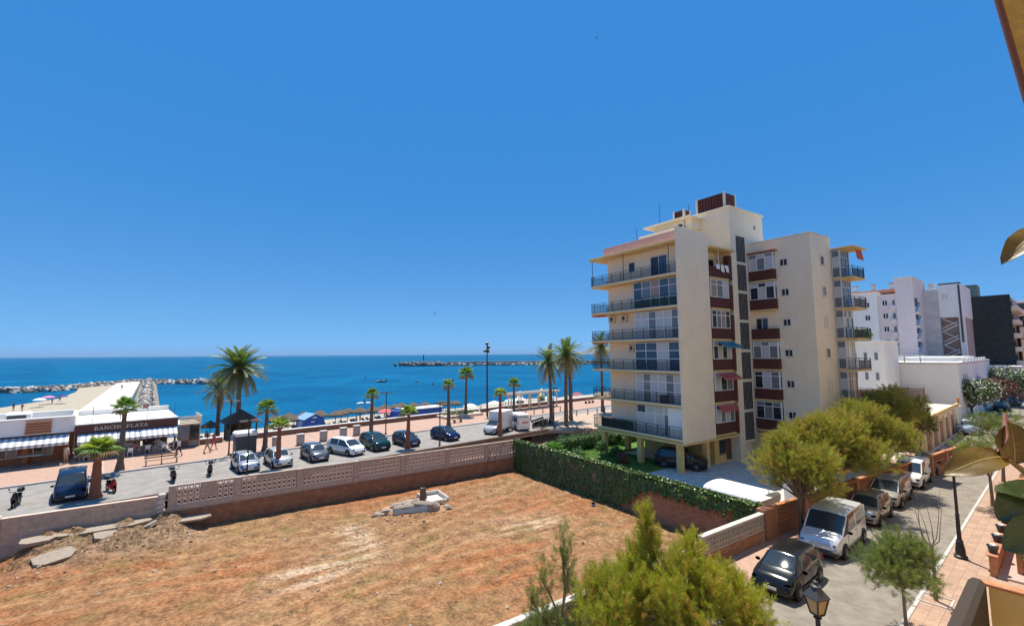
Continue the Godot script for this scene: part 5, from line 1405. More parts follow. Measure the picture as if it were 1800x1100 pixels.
# ================= palms
func frond_mesh(L: float, rise: float, droop: float, sd: int) -> ArrayMesh:
	var g := RandomNumberGenerator.new(); g.seed = sd
	var b := MB.new()
	var pts := []
	var N := 10
	for i in N + 1:
		var t := float(i) / N
		pts.append(Vector3(0, rise * t - droop * t * t, L * t * (1.0 - 0.12 * t * droop / L)))
	var rad := []
	for i in N + 1: rad.append(0.045 * (1.0 - 0.85 * i / N))
	b.tube(pts, rad, 4, false)
	var K := 58
	for k in K:
		var t := 0.10 + 0.88 * k / K
		var f := t * N
		var i := mini(int(f), N - 1)
		var p: Vector3 = pts[i].lerp(pts[i + 1], f - i)
		var d: Vector3 = (pts[i + 1] - pts[i]).normalized()
		var up := Vector3(1, 0, 0).cross(d) * -1.0
		var ln := L * 0.145 * (0.35 + sin(PI * minf(1.0, 0.16 + t * 0.82)) * 0.9) * g.randf_range(0.85, 1.1)
		for s in [-1.0, 1.0]:
			var dir := (Vector3(s, 0, 0) * 0.75 + d * 0.75 + up * g.randf_range(0.05, 0.38)).normalized()
			var q := p + dir * ln + Vector3(0, -0.22 * ln, 0)
			var m := p + dir * ln * 0.45
			b.tri(p - d * 0.03, m + d * 0.035, p + d * 0.03)
			b.tri(p - d * 0.02, m - d * 0.03, m + d * 0.035)
			b.tri(m - d * 0.03, q, m + d * 0.035)
	return b.mesh()

func fan_mesh(L: float, R: float, sag: float, sd: int) -> ArrayMesh:
	var g := RandomNumberGenerator.new(); g.seed = sd
	var b := MB.new()
	b.tube([Vector3.ZERO, Vector3(0, L * 0.12, L * 0.5), Vector3(0, L * 0.1, L)], [0.035, 0.025, 0.018], 4, false)
	var c := Vector3(0, L * 0.1, L)
	var K := 17
	for k in K:
		var a0 := lerpf(-1.95, 1.95, float(k) / K)
		var a1 := lerpf(-1.95, 1.95, float(k + 1) / K)
		var am := (a0 + a1) / 2
		var r := R * (0.8 + 0.2 * cos(am)) * g.randf_range(0.9, 1.06)
		var m0 := c + Vector3(sin(a0) * r * 0.6, -0.02, cos(a0) * r * 0.6)
		var m1 := c + Vector3(sin(a1) * r * 0.6, -0.02, cos(a1) * r * 0.6)
		var rdg := c + Vector3(sin(am) * r * 0.6, 0.06, cos(am) * r * 0.6)
		var tip := c + Vector3(sin(am) * r, -sag * r, cos(am) * r)
		b.tri(c, m0, rdg); b.tri(c, rdg, m1); b.tri(m0, tip, rdg); b.tri(rdg, tip, m1)
	return b.mesh()

var FR := []
var FN := []
func palms():
	for i in 3: FR.append(frond_mesh(4.0, [1.5, 1.1, 0.5][i], [1.6, 2.3, 2.6][i], 5 + i))
	for i in 2: FN.append(fan_mesh(0.85, 0.95, [0.15, 0.45][i], 15 + i))
	var gm := [leafmat("palm_green", 0.075, 0.12, 0.03), leafmat("palm_olive", 0.11, 0.125, 0.04), leafmat("palm_dry", 0.20, 0.15, 0.075)]
	var fm := [leafmat("fan_green", 0.13, 0.22, 0.035), leafmat("fan_yellow", 0.25, 0.32, 0.05), leafmat("fan_dry", 0.22, 0.15, 0.06)]
	# date palms: base, trunk height, frond scale, count, lean, label
	for q in [[Vector3(-36.2, -0.9, -61.0), 9.2, 1.0, 84, Vector2(-0.1, 0.2), "tall date palm with huge drooping crown beside the wooden beach hut"],
			[Vector3(-40.4, -0.9, -63.4), 6.4, 0.74, 40, Vector2(0.0, 0.0), "shorter date palm half hidden by the tallest palm at the beach hut"],
			[Vector3(5.9, 0.1, -70.3), 8.6, 0.84, 44, Vector2(-0.3, 0.0), "slightly leaning date palm beside the parked scooters"],
			[Vector3(7.5, 0.1, -64.9), 9.6, 0.78, 44, Vector2(0.15, 0.0), "date palm with yellowish lower fronds at the edge of the paved apron"],
			[Vector3(8.9, 0.1, -70.6), 9.9, 0.74, 38, Vector2(-0.2, 0.0), "date palm standing just behind the yellowish one on the apron"],
			[Vector3(15.6, 0.1, -80.0), 11.0, 0.78, 42, Vector2(0.0, 0.0), "date palm seen against the balconies of the beige block"]]:
		var o := thing("date_palm", q[5], "palm", q[0])
		var tb := MB.new()
		var pts := []
		var rr := []
		for i in 15:
			var t := i / 14.0
			pts.append(Vector3(q[4].x * t * t, q[1] * t, q[4].y * t * t))
			rr.append((0.34 - 0.12 * t + (0.08 if i == 0 else 0.0) + (0.10 if i > 12 else 0.0)) * (1.0 + (0.05 if i % 2 else -0.03)) * (q[2] * 0.5 + 0.5))
		tb.tube(pts, rr, 10)
		part(o, "trunk", tb, M.bark)
		var cr := Node3D.new(); cr.name = "crown"; o.add_child(cr); cr.position = pts[-1]
		for k in q[3]:
			var t: float = float(k) / q[3]
			var el := lerpf(1.25, -0.75, pow(t, 0.85)) + rng.randf_range(-0.12, 0.12)
			var fr := part(cr, "frond", FR[0] if t < 0.35 else (FR[1] if t < 0.75 else FR[2]), gm[0] if t < 0.45 else (gm[1] if t < 0.85 else gm[2]))
			fr.basis = Basis(Vector3.UP, k * 2.39996 + rng.randf() * 0.3) * Basis(Vector3(1, 0, 0), -el) * Basis(Vector3(0, 0, 1), rng.randf_range(-0.4, 0.4))
			fr.basis = fr.basis.scaled_local(Vector3.ONE * q[2] * rng.randf_range(0.85, 1.08))
	# fan palms: road s, n, trunk height, crown scale, trunk kind, label
	for q in [[-24.2, 8.2, 3.0, 0.92, 1, "stout red-trunked fan palm with arching green leaves next to the dark blue van", 30],
			[-22.6, -0.35, 5.4, 0.72, 0, "slim fan palm with drooping grey-green crown at the restaurant kerb", 22],
			[-10.9, -0.5, 4.3, 0.78, 0, "fan palm with sparse spiky crown beside the service kiosk", 20],
			[-11.9, 8.0, 3.5, 0.72, 1, "red-trunked fan palm in front of the pale hatchback", 20],
			[1.2, -0.9, 5.0, 0.68, 0, "slender fan palm on the promenade behind the dark green car", 20],
			[1.1, 8.4, 3.5, 0.75, 1, "red-trunked fan palm in front of the small dark blue car", 24],
			[11.9, 0.5, 5.7, 0.66, 0, "slender fan palm at the promenade kerb right of the blue cabin", 20],
			[20.5, -7.2, 6.7, 0.95, 0, "tall fan palm rising from the clipped hedge bed", 26],
			[13.4, 9.6, 4.9, 0.66, 1, "red-trunked fan palm in front of the box van", 20],
			[27.5, -3.2, 5.0, 0.8, 0, "shaggy thick-trunked fan palm by the pergola", 26]]:
		var o := thing("fan_palm", q[5], "palm", road(q[0], 0.1 if q[1] < 5 else 0.05, q[1]))
		var tb := MB.new()
		var pts := []
		var rr := []
		for i in 13:
			var t := i / 12.0
			pts.append(Vector3(0.1 * t * sin(q[0]), (q[2] + 0.1) * t - 0.1, 0.1 * t * cos(q[0])))
			var r0 := 0.36 if q[2] < 4.0 and q[4] == 1 and q[0] < -20 else 0.27
			rr.append((r0 * (1.0 - 0.42 * t) + (0.16 * maxf(0.0, 1.0 - t * 8.0))) * (1.0 + (0.05 if i % 2 else -0.03)))
		tb.tube(pts, rr, 10)
		part(o, "trunk", tb, M.bark_red if q[4] == 1 else M.bark)
		var cr := Node3D.new(); cr.name = "crown"; o.add_child(cr); cr.position = pts[-1]
		for k in q[6]:
			var t: float = float(k) / q[6]
			var el := lerpf(1.4, 0.05 if q[4] == 1 else -0.55, t) + rng.randf_range(-0.15, 0.15)
			var fr := part(cr, "fan_leaf", FN[0] if t < 0.6 else FN[1], fm[1] if (t < 0.5 and q[4] == 1) else (fm[0] if t < 0.8 else fm[2]))
			fr.basis = (Basis(Vector3.UP, k * 2.39996 + rng.randf() * 0.4) * Basis(Vector3(1, 0, 0), -el)).scaled_local(Vector3.ONE * q[3] * rng.randf_range(0.8, 1.05))

func leafmat(key: String, r: float, g: float, b: float) -> StandardMaterial3D:
	var m := mat(key, r, g, b, 0.5)
	m.backlight_enabled = true; m.backlight = lin(r * 1.2, g * 1.2, b * 0.6)
	return m

# ================= vehicles
var CAR := {
	# L, W, stations [z, belt, top, roof half width], marks: rear window (bottom, top), windscreen (top, bottom), pillars, wheel z, wheel r
	"hatch": {"L": 3.9, "W": 1.72, "st": [[-1.95, 0.62, 0.66, 0.74], [-1.93, 0.80, 0.86, 0.76], [-1.86, 0.95, 1.02, 0.72], [-1.52, 0.97, 1.42, 0.60], [-1.30, 0.97, 1.47, 0.59], [-0.32, 0.95, 1.51, 0.60], [-0.22, 0.95, 1.51, 0.60], [0.35, 0.93, 1.46, 0.59], [0.50, 0.93, 1.41, 0.58], [1.10, 0.90, 0.98, 0.70], [1.55, 0.80, 0.90, 0.70], [1.84, 0.66, 0.76, 0.66], [1.95, 0.46, 0.52, 0.62]], "rw": 2, "ws": 8, "sd": [4, 6, 7], "wz": [-1.2, 1.22], "wr": 0.31},
	"suv": {"L": 4.4, "W": 1.84, "st": [[-2.2, 0.68, 0.74, 0.80], [-2.18, 0.9, 0.98, 0.82], [-2.1, 1.06, 1.14, 0.78], [-1.85, 1.08, 1.58, 0.66], [-1.6, 1.08, 1.66, 0.65], [-0.35, 1.06, 1.70, 0.66], [-0.25, 1.06, 1.70, 0.66], [0.45, 1.04, 1.64, 0.65], [0.6, 1.04, 1.58, 0.64], [1.15, 1.02, 1.12, 0.76], [1.8, 0.94, 1.04, 0.76], [2.12, 0.80, 0.90, 0.72], [2.2, 0.56, 0.62, 0.68]], "rw": 2, "ws": 8, "sd": [4, 6, 7], "wz": [-1.35, 1.35], "wr": 0.36},
	"mpv": {"L": 4.4, "W": 1.8, "st": [[-2.2, 0.66, 0.72, 0.78], [-2.18, 0.9, 0.96, 0.8], [-2.1, 1.0, 1.1, 0.76], [-1.85, 1.02, 1.52, 0.64], [-1.6, 1.02, 1.58, 0.63], [-0.3, 0.98, 1.62, 0.64], [-0.2, 0.98, 1.62, 0.64], [0.5, 0.96, 1.54, 0.63], [0.65, 0.96, 1.48, 0.62], [1.5, 0.92, 1.0, 0.72], [1.85, 0.82, 0.9, 0.70], [2.1, 0.68, 0.78, 0.66], [2.2, 0.46, 0.52, 0.62]], "rw": 2, "ws": 8, "sd": [4, 6, 7], "wz": [-1.4, 1.38], "wr": 0.32},
	"van": {"L": 4.9, "W": 1.92, "st": [[-2.45, 0.7, 0.8, 0.86], [-2.43, 1.0, 1.1, 0.86], [-2.4, 1.16, 1.26, 0.84], [-2.3, 1.18, 1.82, 0.76], [-2.1, 1.18, 1.90, 0.75], [-0.45, 1.14, 1.94, 0.76], [-0.33, 1.14, 1.94, 0.76], [0.6, 1.10, 1.90, 0.75], [0.8, 1.10, 1.84, 0.74], [1.6, 1.04, 1.14, 0.80], [2.1, 0.90, 1.02, 0.78], [2.38, 0.72, 0.84, 0.74], [2.45, 0.5, 0.56, 0.72]], "rw": 2, "ws": 8, "sd": [4, 6, 7], "wz": [-1.5, 1.62], "wr": 0.34},
	"smallvan": {"L": 4.3, "W": 1.8, "st": [[-2.15, 0.66, 0.76, 0.82], [-2.13, 1.0, 1.1, 0.82], [-2.1, 1.12, 1.2, 0.8], [-2.0, 1.14, 1.72, 0.72], [-1.8, 1.14, 1.80, 0.71], [-0.35, 1.06, 1.84, 0.72], [-0.25, 1.06, 1.84, 0.72], [0.55, 1.02, 1.76, 0.70], [0.7, 1.02, 1.70, 0.69], [1.35, 0.98, 1.08, 0.76], [1.75, 0.88, 0.98, 0.74], [2.05, 0.72, 0.82, 0.70], [2.15, 0.48, 0.54, 0.66]], "rw": 2, "ws": 8, "sd": [4, 6, 7], "wz": [-1.35, 1.32], "wr": 0.32}}
var car_cache := {}
func car_geo(kind: String) -> Dictionary:
	if car_cache.has(kind): return car_cache[kind]
	var K: Dictionary = CAR[kind]
	var G := []
	var W: float = K.W / 2
	var n: int = K.st.size()
	for i in n:
		var s: Array = K.st[i]
		var z: float = s[0]
		var ends := 1.0 - 0.12 * pow(absf(z) / (K.L / 2), 6.0)
		var w := W * ends
		var rw: float = s[3] * K.W / 1.72
		rw = minf(rw, w * 0.9)
		var half := [Vector2(w * 0.86, 0.17 if i > 0 and i < n - 1 else 0.28), Vector2(w * 0.97, 0.32), Vector2(w, minf(0.58, s[1] - 0.03)), Vector2(w * 0.965, s[1]), Vector2(rw, s[2] - 0.05), Vector2(rw * 0.82, s[2]), Vector2(0, s[2] + 0.025)]
		var row := []
		for j in 7: row.append(Vector3(half[j].x, half[j].y, z))
		for j in 6: row.append(Vector3(-half[5 - j].x, half[5 - j].y, z))
		G.append(row)
	var m := 13
	var N := []
	for i in n:
		var row := []
		for j in m:
			var dz: Vector3 = G[mini(i + 1, n - 1)][j] - G[maxi(i - 1, 0)][j]
			var dj: Vector3 = G[i][mini(j + 1, m - 1)] - G[i][maxi(j - 1, 0)]
			var nn := dz.cross(dj).normalized()
			if nn.dot(G[i][j] - Vector3(0, 0.6, G[i][j].z * 0.8)) < 0: nn = -nn
			row.append(nn)
		N.append(row)
	var B := {"body": MB.new(), "windscreen": MB.new(), "rear_window": MB.new()}
	var sides := {}
	for i in n - 1:
		for j in m - 1:
			var to := "body"
			var cab: bool = i >= K.rw + 1 and i < K.ws
			if (j == 3 or j == 8) and cab:
				# pillars stay body
				if i >= K.sd[0] and i != K.sd[1] - 1 and i < K.ws: to = "side_window" + ("_l" if j == 8 else "_r") + ("_f" if i >= K.sd[1] else "_b")
			if (j == 3 or j == 8) and i == K.ws: to = "side_window" + ("_l" if j == 8 else "_r") + "_f"
			if j >= 4 and j <= 7:
				if i == K.ws: to = "windscreen"
				elif i == K.rw: to = "rear_window"
			if not B.has(to): B[to] = MB.new()
			var b: MB = B[to]
			b.stri(G[i][j], G[i + 1][j], G[i + 1][j + 1], N[i][j], N[i + 1][j], N[i + 1][j + 1])
			b.stri(G[i][j], G[i + 1][j + 1], G[i][j + 1], N[i][j], N[i + 1][j + 1], N[i][j + 1])
	var bd: MB = B.body
	for e in [0, n - 1]:      # closed ends
		for j in range(1, m - 1): bd.otri(Vector3(0, 0.4, 0), G[e][0], G[e][j], G[e][j + 1])
	for s in [4, 8]:         # windscreen pillars
		bd.tube([G[K.ws][s] + Vector3(0, 0.005, 0), G[K.ws + 1][s] + Vector3(0, 0.005, 0)], [0.04, 0.045], 6)
		bd.tube([G[K.rw][s], G[K.rw + 1][s]], [0.05, 0.045], 6)
	var res := {}
	for k in B: res[k] = B[k].mesh()
	# details
	var f: float = K.L / 2
	var front: Array = K.st[n - 2]
	var d := MB.new(); d.box(Vector3(0, 0.42, f - 0.06), Vector3(K.W * 0.78, 0.16, 0.14), 0.03); res["grille"] = d.mesh()
	d = MB.new(); d.box(Vector3(0, 0.25, 0), Vector3(K.W * 0.9, 0.12, K.L * 0.96), 0.05); res["underbody"] = d.mesh()
	d = MB.new(); d.box(Vector3(0, 0.44, f + 0.015), Vector3(0.5, 0.11, 0.02)); d.box(Vector3(0, 0.52, -f - 0.012), Vector3(0.5, 0.11, 0.02)); res["plate"] = d.mesh()
	d = MB.new(); d.ball(Vector3.ZERO, Vector3(0.17, 0.075, 0.14), 10, 6); res["light"] = d.mesh()
	d = MB.new(); d.box(Vector3.ZERO, Vector3(0.08, 0.3, 0.08), 0.03); res["tail"] = d.mesh()
	d = MB.new(); d.ball(Vector3.ZERO, Vector3(0.11, 0.075, 0.06), 10, 6); res["mirror"] = d.mesh()
	var r: float = K.wr
	d = MB.new(); d.xf = Transform3D(Basis(Vector3(0, 0, 1), -PI / 2), Vector3.ZERO)
	d.lathe(Vector3.ZERO, [Vector2(r * 0.62, -0.1), Vector2(r * 0.93, -0.105), Vector2(r, -0.07), Vector2(r, 0.07), Vector2(r * 0.93, 0.105), Vector2(r * 0.62, 0.1)], 22)
	res["tyre"] = d.mesh()
	d = MB.new()
	d.xf = Transform3D(Basis(Vector3(0, 0, 1), -PI / 2), Vector3.ZERO)
	d.lathe(Vector3.ZERO, [Vector2(r * 0.64, 0.1), Vector2(r * 0.58, 0.06), Vector2(r * 0.5, 0.05)], 22)
	d.lathe(Vector3.ZERO, [Vector2(r * 0.15, 0.085), Vector2(0, 0.09)], 10)
	for k in 5:
		var a := TAU * k / 5
		d.bar(Vector3(cos(a) * r * 0.1, 0.075, sin(a) * r * 0.1), Vector3(cos(a) * r * 0.6, 0.07, sin(a) * r * 0.6), 0.02, 0.075)
	res["rim"] = d.mesh()
	d = MB.new(); d.xf = Transform3D(Basis(Vector3(0, 0, 1), -PI / 2), Vector3.ZERO); d.lathe(Vector3.ZERO, [Vector2(0, 0.02), Vector2(r * 0.6, 0.02)], 16); res["hubdark"] = d.mesh()
	d = MB.new(); d.xf = Transform3D(Basis(Vector3(0, 0, 1), -PI / 2), Vector3.ZERO); d.lathe(Vector3.ZERO, [Vector2(r + 0.05, -0.12), Vector2(r + 0.06, 0.0), Vector2(0, 0.0)], 22); res["arch"] = d.mesh()
	car_cache[kind] = res
	return res

func car(kind: String, paint: Material, called: String, label: String, cat: String, at: Vector3, turn: float, group := "") -> Node3D:
	var K: Dictionary = CAR[kind]
	var R := car_geo(kind)
	var o := thing(called, label, cat, at, turn, group)
	part(o, "body", R.body, paint)
	part(o, "windscreen", R.windscreen, M.glass_car); part(o, "rear_window", R.rear_window, M.glass_car)
	for k in R:
		if String(k).begins_with("side_window"): part(o, "side_window", R[k], M.glass_car)
	part(o, "grille", R.grille, M.black); part(o, "underbody", R.underbody, M.black); part(o, "number_plate", R.plate, M.plate)
	var W: float = K.W / 2
	var n: int = K.st.size()
	for s in [-1.0, 1.0]:
		var hl := part(o, "headlight", R.light, M.lamp_clear)
		hl.position = Vector3(s * W * 0.72, K.st[n - 2][1] + 0.0, K.L / 2 - 0.16)
		part(o, "tail_light", R.tail, M.tail_red).position = Vector3(s * W * 0.86, K.st[2][1] - 0.08, -K.L / 2 + 0.06)
		part(o, "mirror", R.mirror, paint).position = Vector3(s * (W + 0.08), K.st[9][1] + 0.09, K.st[8][0] + 0.28)
		for z in K.wz:
			part(o, "wheel_arch", R.arch, M.black).transform = Transform3D(Basis(Vector3.UP, 0.0 if s > 0 else PI), Vector3(s * (W + 0.004), K.wr + 0.02, z))
			var wh := part(o, "wheel", R.tyre, M.rubber)
			wh.transform = Transform3D(Basis(Vector3.UP, 0.0 if s > 0 else PI), Vector3(s * (W - 0.075), K.wr, z))
			part(wh, "rim", R.rim, M.rim); part(wh, "rim_back", R.hubdark, M.black)
	var hb := MB.new()
	for s in [-1.0, 1.0]:
		for z in [K.st[6][0] + 0.12, K.st[4][0] + 0.35]: hb.box(Vector3(s * (W * 0.985 + 0.01), K.st[6][1] - 0.14, z), Vector3(0.03, 0.03, 0.18), 0.008)
	part(o, "door_handle", hb, paint)
	var seam := MB.new()
	for s in [-1.0, 1.0]:
		for z in [K.st[5][0] + 0.05, K.st[8][0] + 0.25, K.st[4][0] + 0.12]: seam.tube([Vector3(s * (W * 0.97 + 0.001), 0.33, z), Vector3(s * (W + 0.001), 0.58, z), Vector3(s * (W * 0.966 + 0.001), K.st[5][1] - 0.01, z)], [0.006, 0.006, 0.006], 4, false)
		seam.tube([Vector3(s * W * 0.2, K.st[9][2] + 0.04, K.st[9][0] - 0.02), Vector3(s * W * 0.62, K.st[9][2] + 0.10, K.st[9][0] - 0.12)], [0.012, 0.006], 4, false)
		seam.tube([Vector3(s * W * 0.70, K.st[9][1] + 0.04, K.st[9][0] + 0.05), Vector3(s * W * 0.68, K.st[10][1] + 0.055, K.st[10][0]), Vector3(s * W * 0.6, K.st[11][1] + 0.075, K.st[11][0])], [0.006, 0.006, 0.006], 4, false)
	part(o, "seams_and_wipers", seam, M.black)
	var sm := MB.new()
	for s in [-1.0, 1.0]: sm.box(Vector3(s * (W + 0.004), 0.36, 0.0), Vector3(0.03, 0.09, K.wz[1] - K.wz[0] - K.wr * 2.4), 0.01)
	part(o, "side_sill", sm, M.black)
	return o

func paint(key: String, r: float, g: float, b: float, metal := 0.0) -> StandardMaterial3D: return mat("paint_" + key, r, g, b, 0.16, metal, 0.0)

func scooter(col: Material, label: String, at: Vector3, turn: float, called := "scooter"):
	var o := thing(called, label, "motorbike", at, turn)
	for z in [-0.62, 0.62]:
		var d := MB.new(); d.xf = Transform3D(Basis(Vector3(0, 0, 1), -PI / 2), Vector3(0, 0.25, z))
		d.lathe(Vector3.ZERO, [Vector2(0.15, -0.05), Vector2(0.23, -0.055), Vector2(0.25, 0.0), Vector2(0.23, 0.055), Vector2(0.15, 0.05)], 16)
		var w := part(o, "wheel", d, M.rubber)
		var r := MB.new(); r.xf = d.xf; r.lathe(Vector3.ZERO, [Vector2(0.15, -0.03), Vector2(0.0, -0.04)], 12); r.lathe(Vector3.ZERO, [Vector2(0.15, 0.03), Vector2(0.0, 0.04)], 12); part(w, "rim", r, M.rim)
	var b := MB.new(); b.tube([Vector3(0, 0.45, -0.85), Vector3(0, 0.5, -0.55), Vector3(0, 0.48, -0.2), Vector3(0, 0.34, 0.05), Vector3(0, 0.33, 0.25)], [0.08, 0.17, 0.2, 0.16, 0.1], 10); part(o, "body", b, col)
	b = MB.new(); b.tube([Vector3(0, 0.3, 0.3), Vector3(0, 0.62, 0.42), Vector3(0, 0.98, 0.36)], [0.2, 0.2, 0.1], 10); part(o, "front_shield", b, col)
	b = MB.new(); b.ball(Vector3(0, 0.44, 0.64), Vector3(0.1, 0.1, 0.26), 10, 6); part(o, "mudguard", b, col)
	b = MB.new(); b.ball(Vector3(0, 0.72, -0.38), Vector3(0.17, 0.09, 0.42), 12, 6); part(o, "seat", b, M.black)
	b = MB.new(); b.bar(Vector3(0, 0.25, 0.62), Vector3(0, 0.95, 0.38), 0.06); b.cyl(Vector3(-0.34, 1.03, 0.28), Vector3(0.34, 1.03, 0.28), 0.022, 0.022, 6); b.cyl(Vector3(0, 0.95, 0.38), Vector3(0, 1.04, 0.3), 0.03, 0.03, 6)
	part(o, "handlebar", b, M.iron)
	for s in [-1.0, 1.0]:
		b = MB.new(); b.cyl(Vector3(s * 0.26, 1.04, 0.28), Vector3(s * 0.33, 1.2, 0.26), 0.01, 0.01, 5); b.ball(Vector3(s * 0.34, 1.23, 0.25), Vector3(0.06, 0.05, 0.02), 8, 5); part(o, "mirror", b, M.iron)
	b = MB.new(); b.ball(Vector3(0, 0.86, 0.44), Vector3(0.11, 0.09, 0.07), 10, 6); part(o, "headlight", b, M.lamp_clear)
	b = MB.new(); b.box(Vector3(0, 0.95, -0.8), Vector3(0.36, 0.3, 0.34), 0.07); part(o, "top_box", b, M.iron_grey)
	b = MB.new(); b.bar(Vector3(0.05, 0.3, -0.1), Vector3(0.22, 0.0, -0.02), 0.03); part(o, "stand", b, M.iron)

func cars():
	var gl := mat("glass_car", 0.03, 0.04, 0.045, 0.04, 0.0, 0.6)
	M["glass_car"] = gl
	var A := ROAD_A
	car("smallvan", paint("navy", 0.008, 0.017, 0.05, 0.1), "parked_van", "dark blue van parked nose-in beside the stout red-trunked palm", "van", road(-25.5, 0, 6.3), A)
	car("hatch", paint("silver", 0.42, 0.46, 0.50, 0.5), "parked_car", "silver blue hatchback parked nose-in behind the wall, beside the service kiosk", "car", road(-14.2, 0, 6.4), A)
	car("hatch", paint("pearl", 0.55, 0.53, 0.50, 0.3), "parked_car", "pale off-white hatchback parked behind a red palm trunk", "car", road(-11.5, 0, 6.6), A)
	car("hatch", paint("grey", 0.16, 0.17, 0.18, 0.5), "parked_car", "grey hatchback parked between the off-white hatchback and the white people carrier", "car", road(-8.2, 0, 6.6), A)
	car("mpv", paint("white", 0.76, 0.77, 0.78), "parked_car", "white people carrier with dark windows parked by the pierced wall", "car", road(-4.9, 0, 6.3), A + 0.25)
	car("suv", paint("teal", 0.01, 0.045, 0.05, 0.2), "parked_car", "dark green off-roader parked nose-in on the seafront road", "car", road(-1.6, 0, 6.0), A)
	car("hatch", paint("darkblue", 0.03, 0.045, 0.085, 0.3), "parked_car", "small slate blue hatchback partly hidden by a red palm trunk", "car", road(1.9, 0, 6.6), A)
	car("hatch", paint("blue", 0.01, 0.025, 0.085, 0.2), "parked_car", "glossy midnight blue hatchback at the end of the seafront row", "car", road(7.0, 0, 6.9), A + 0.1)
	# box van and white van at the bend
	var bv := car("smallvan", paint("vangrey", 0.42, 0.44, 0.46), "box_van", "box van with a grey cab and tall white cargo box", "van", road(14.6, 0, 7.6), A - PI / 2 + 0.35)
	pbox(bv, "cargo_box", M.white_paint, -1.02, 1.02, 0.55, 2.75, -2.6, 0.35, 0.03)
	pbox(bv, "rear_door", M.white_dirty, -0.95, 0.95, 0.7, 2.65, -2.63, -2.602, 0.01)
	pbox(bv, "side_hatch", M.iron_grey, 1.022, 1.03, 1.1, 1.4, -1.6, -1.5)
	var wv := car("van", paint("vanwhite", 0.78, 0.78, 0.78), "delivery_van", "white delivery van seen from behind with red lettering on its doors", "van", road(18.6, 0, 7.2), A + PI - 0.35)
	pbox(wv, "rear_door", M.white_paint, -0.84, 0.84, 0.6, 1.75, -2.48, -2.452, 0.01)
	pbox(wv, "red_lettering", mat("sign_red", 0.5, 0.04, 0.03, 0.6), -0.55, 0.3, 1.05, 1.22, -2.486, -2.481)
	pbox(wv, "high_roof", M.white_paint, -0.78, 0.78, 1.9, 2.2, -2.3, 0.6, 0.1)
	# side street, noses towards us
	var S := STR_A - PI / 2
	car("hatch", paint("black", 0.012, 0.012, 0.014, 0.1), "parked_car", "glossy black hatchback parked in front of the silver passenger van", "car", street(0.66, 0, -0.9), S)
	var vt := car("van", paint("silvervan", 0.66, 0.66, 0.66, 0.3), "passenger_van", "silver passenger van with dark windscreen under the first street tree", "van", street(7.0, 0, -0.95), S)
	pbox(vt, "bumper", M.iron_grey, -0.9, 0.9, 0.25, 0.5, 2.36, 2.52, 0.05)
	for i in 3: pbox(vt, "grille_bar", M.chrome, -0.5, 0.5, 0.56 + i * 0.08, 0.585 + i * 0.08, 2.44, 2.475)
	car("hatch", paint("champagne", 0.36, 0.32, 0.26, 0.5), "parked_car", "champagne coloured car parked behind the silver passenger van", "car", street(13.2, 0, -0.85), S)
	car("mpv", paint("sand", 0.44, 0.40, 0.34, 0.4), "parked_car", "pale beige car in the shade ahead of the white small van", "car", street(18.3, 0, -0.85), S)
	car("smallvan", paint("white2", 0.78, 0.78, 0.77), "small_van", "white small van with sun glaring on its windscreen under the street trees", "van", street(25.0, 0, -0.8), S)
	car("hatch", paint("darkgrey", 0.02, 0.024, 0.03, 0.2), "parked_car", "dark car parked behind the white small van", "car", street(30.6, 0, -0.8), S)
	car("suv", paint("skyblue", 0.42, 0.5, 0.58, 0.4), "parked_car", "pale blue car glinting by the garage row under the white oleander", "car", street(58.5, 0, -0.9), S)
	car("hatch", paint("white3", 0.72, 0.72, 0.72), "parked_car", "white hatchback behind the pale blue car near the oleander", "car", street(65.0, 0, -0.8), S)
	car("hatch", paint("graphite", 0.06, 0.065, 0.07, 0.3), "parked_car", "graphite grey car behind the white hatchback beneath the oleander", "car", street(71.0, 0, -0.7), S)
	car("suv", paint("black2", 0.014, 0.015, 0.017, 0.1), "parked_car", "black car further along the side street past the oleander", "car", street(92.5, 0, -0.5), S)
	car("hatch", paint("steelblue", 0.06, 0.12, 0.22, 0.3), "parked_car", "steel blue car at the far end of the side street", "car", street(106.0, 0, 0.0), S)
	# courtyard
	car("suv", paint("night", 0.014, 0.016, 0.026, 0.1), "parked_car", "black off-roader parked between the pillars under the beige block", "car", lot(33.8, 0, 12.2), LOT_A + 0.5)
	# motorbikes
	scooter(paint("mb1", 0.06, 0.05, 0.07), "dark motor scooter with a top box at the far left of the seafront row", road(-29.6, 0, 6.6), A + 0.2)
	scooter(paint("mb2", 0.02, 0.02, 0.022), "black scooter parked left of the dark blue van", road(-28.2, 0, 6.9), A - 0.15)
	scooter(paint("mb3", 0.40, 0.012, 0.02), "red scooter parked right of the stout red-trunked palm", road(-23.3, 0, 7.0), A + 0.3)
	scooter(paint("mb4", 0.025, 0.025, 0.026), "black scooter behind the corner pillar of the pierced wall", road(-19.5, 0, 6.9), A)
	scooter(paint("mb5", 0.03, 0.032, 0.03), "dark scooter parked left of the silver blue hatchback", road(-16.9, 0, 6.6), A - 0.2)
	for i in 5: scooter(paint("mbg%d" % i, [0.02, 0.10, 0.03, 0.35, 0.02][i], [0.02, 0.10, 0.03, 0.35, 0.02][i], [0.02, 0.1, 0.035, 0.36, 0.03][i]), ["black scooter leading the row beside the leaning date palm", "grey scooter second in the row beside the leaning date palm", "dark scooter in the middle of the row by the leaning date palm", "pale scooter near the end of the row by the leaning date palm", "black scooter ending the row nearest the leaning date palm"][i], road(20.6 + i * 0.85, 0.0, 9.2 - i * 0.35), A + 0.4)
	# bicycle
	var bi := thing("bicycle", "bicycle leaning by the date palms on the paved apron", "bicycle", road(27.6, 0.12, 8.2), A + 0.9)
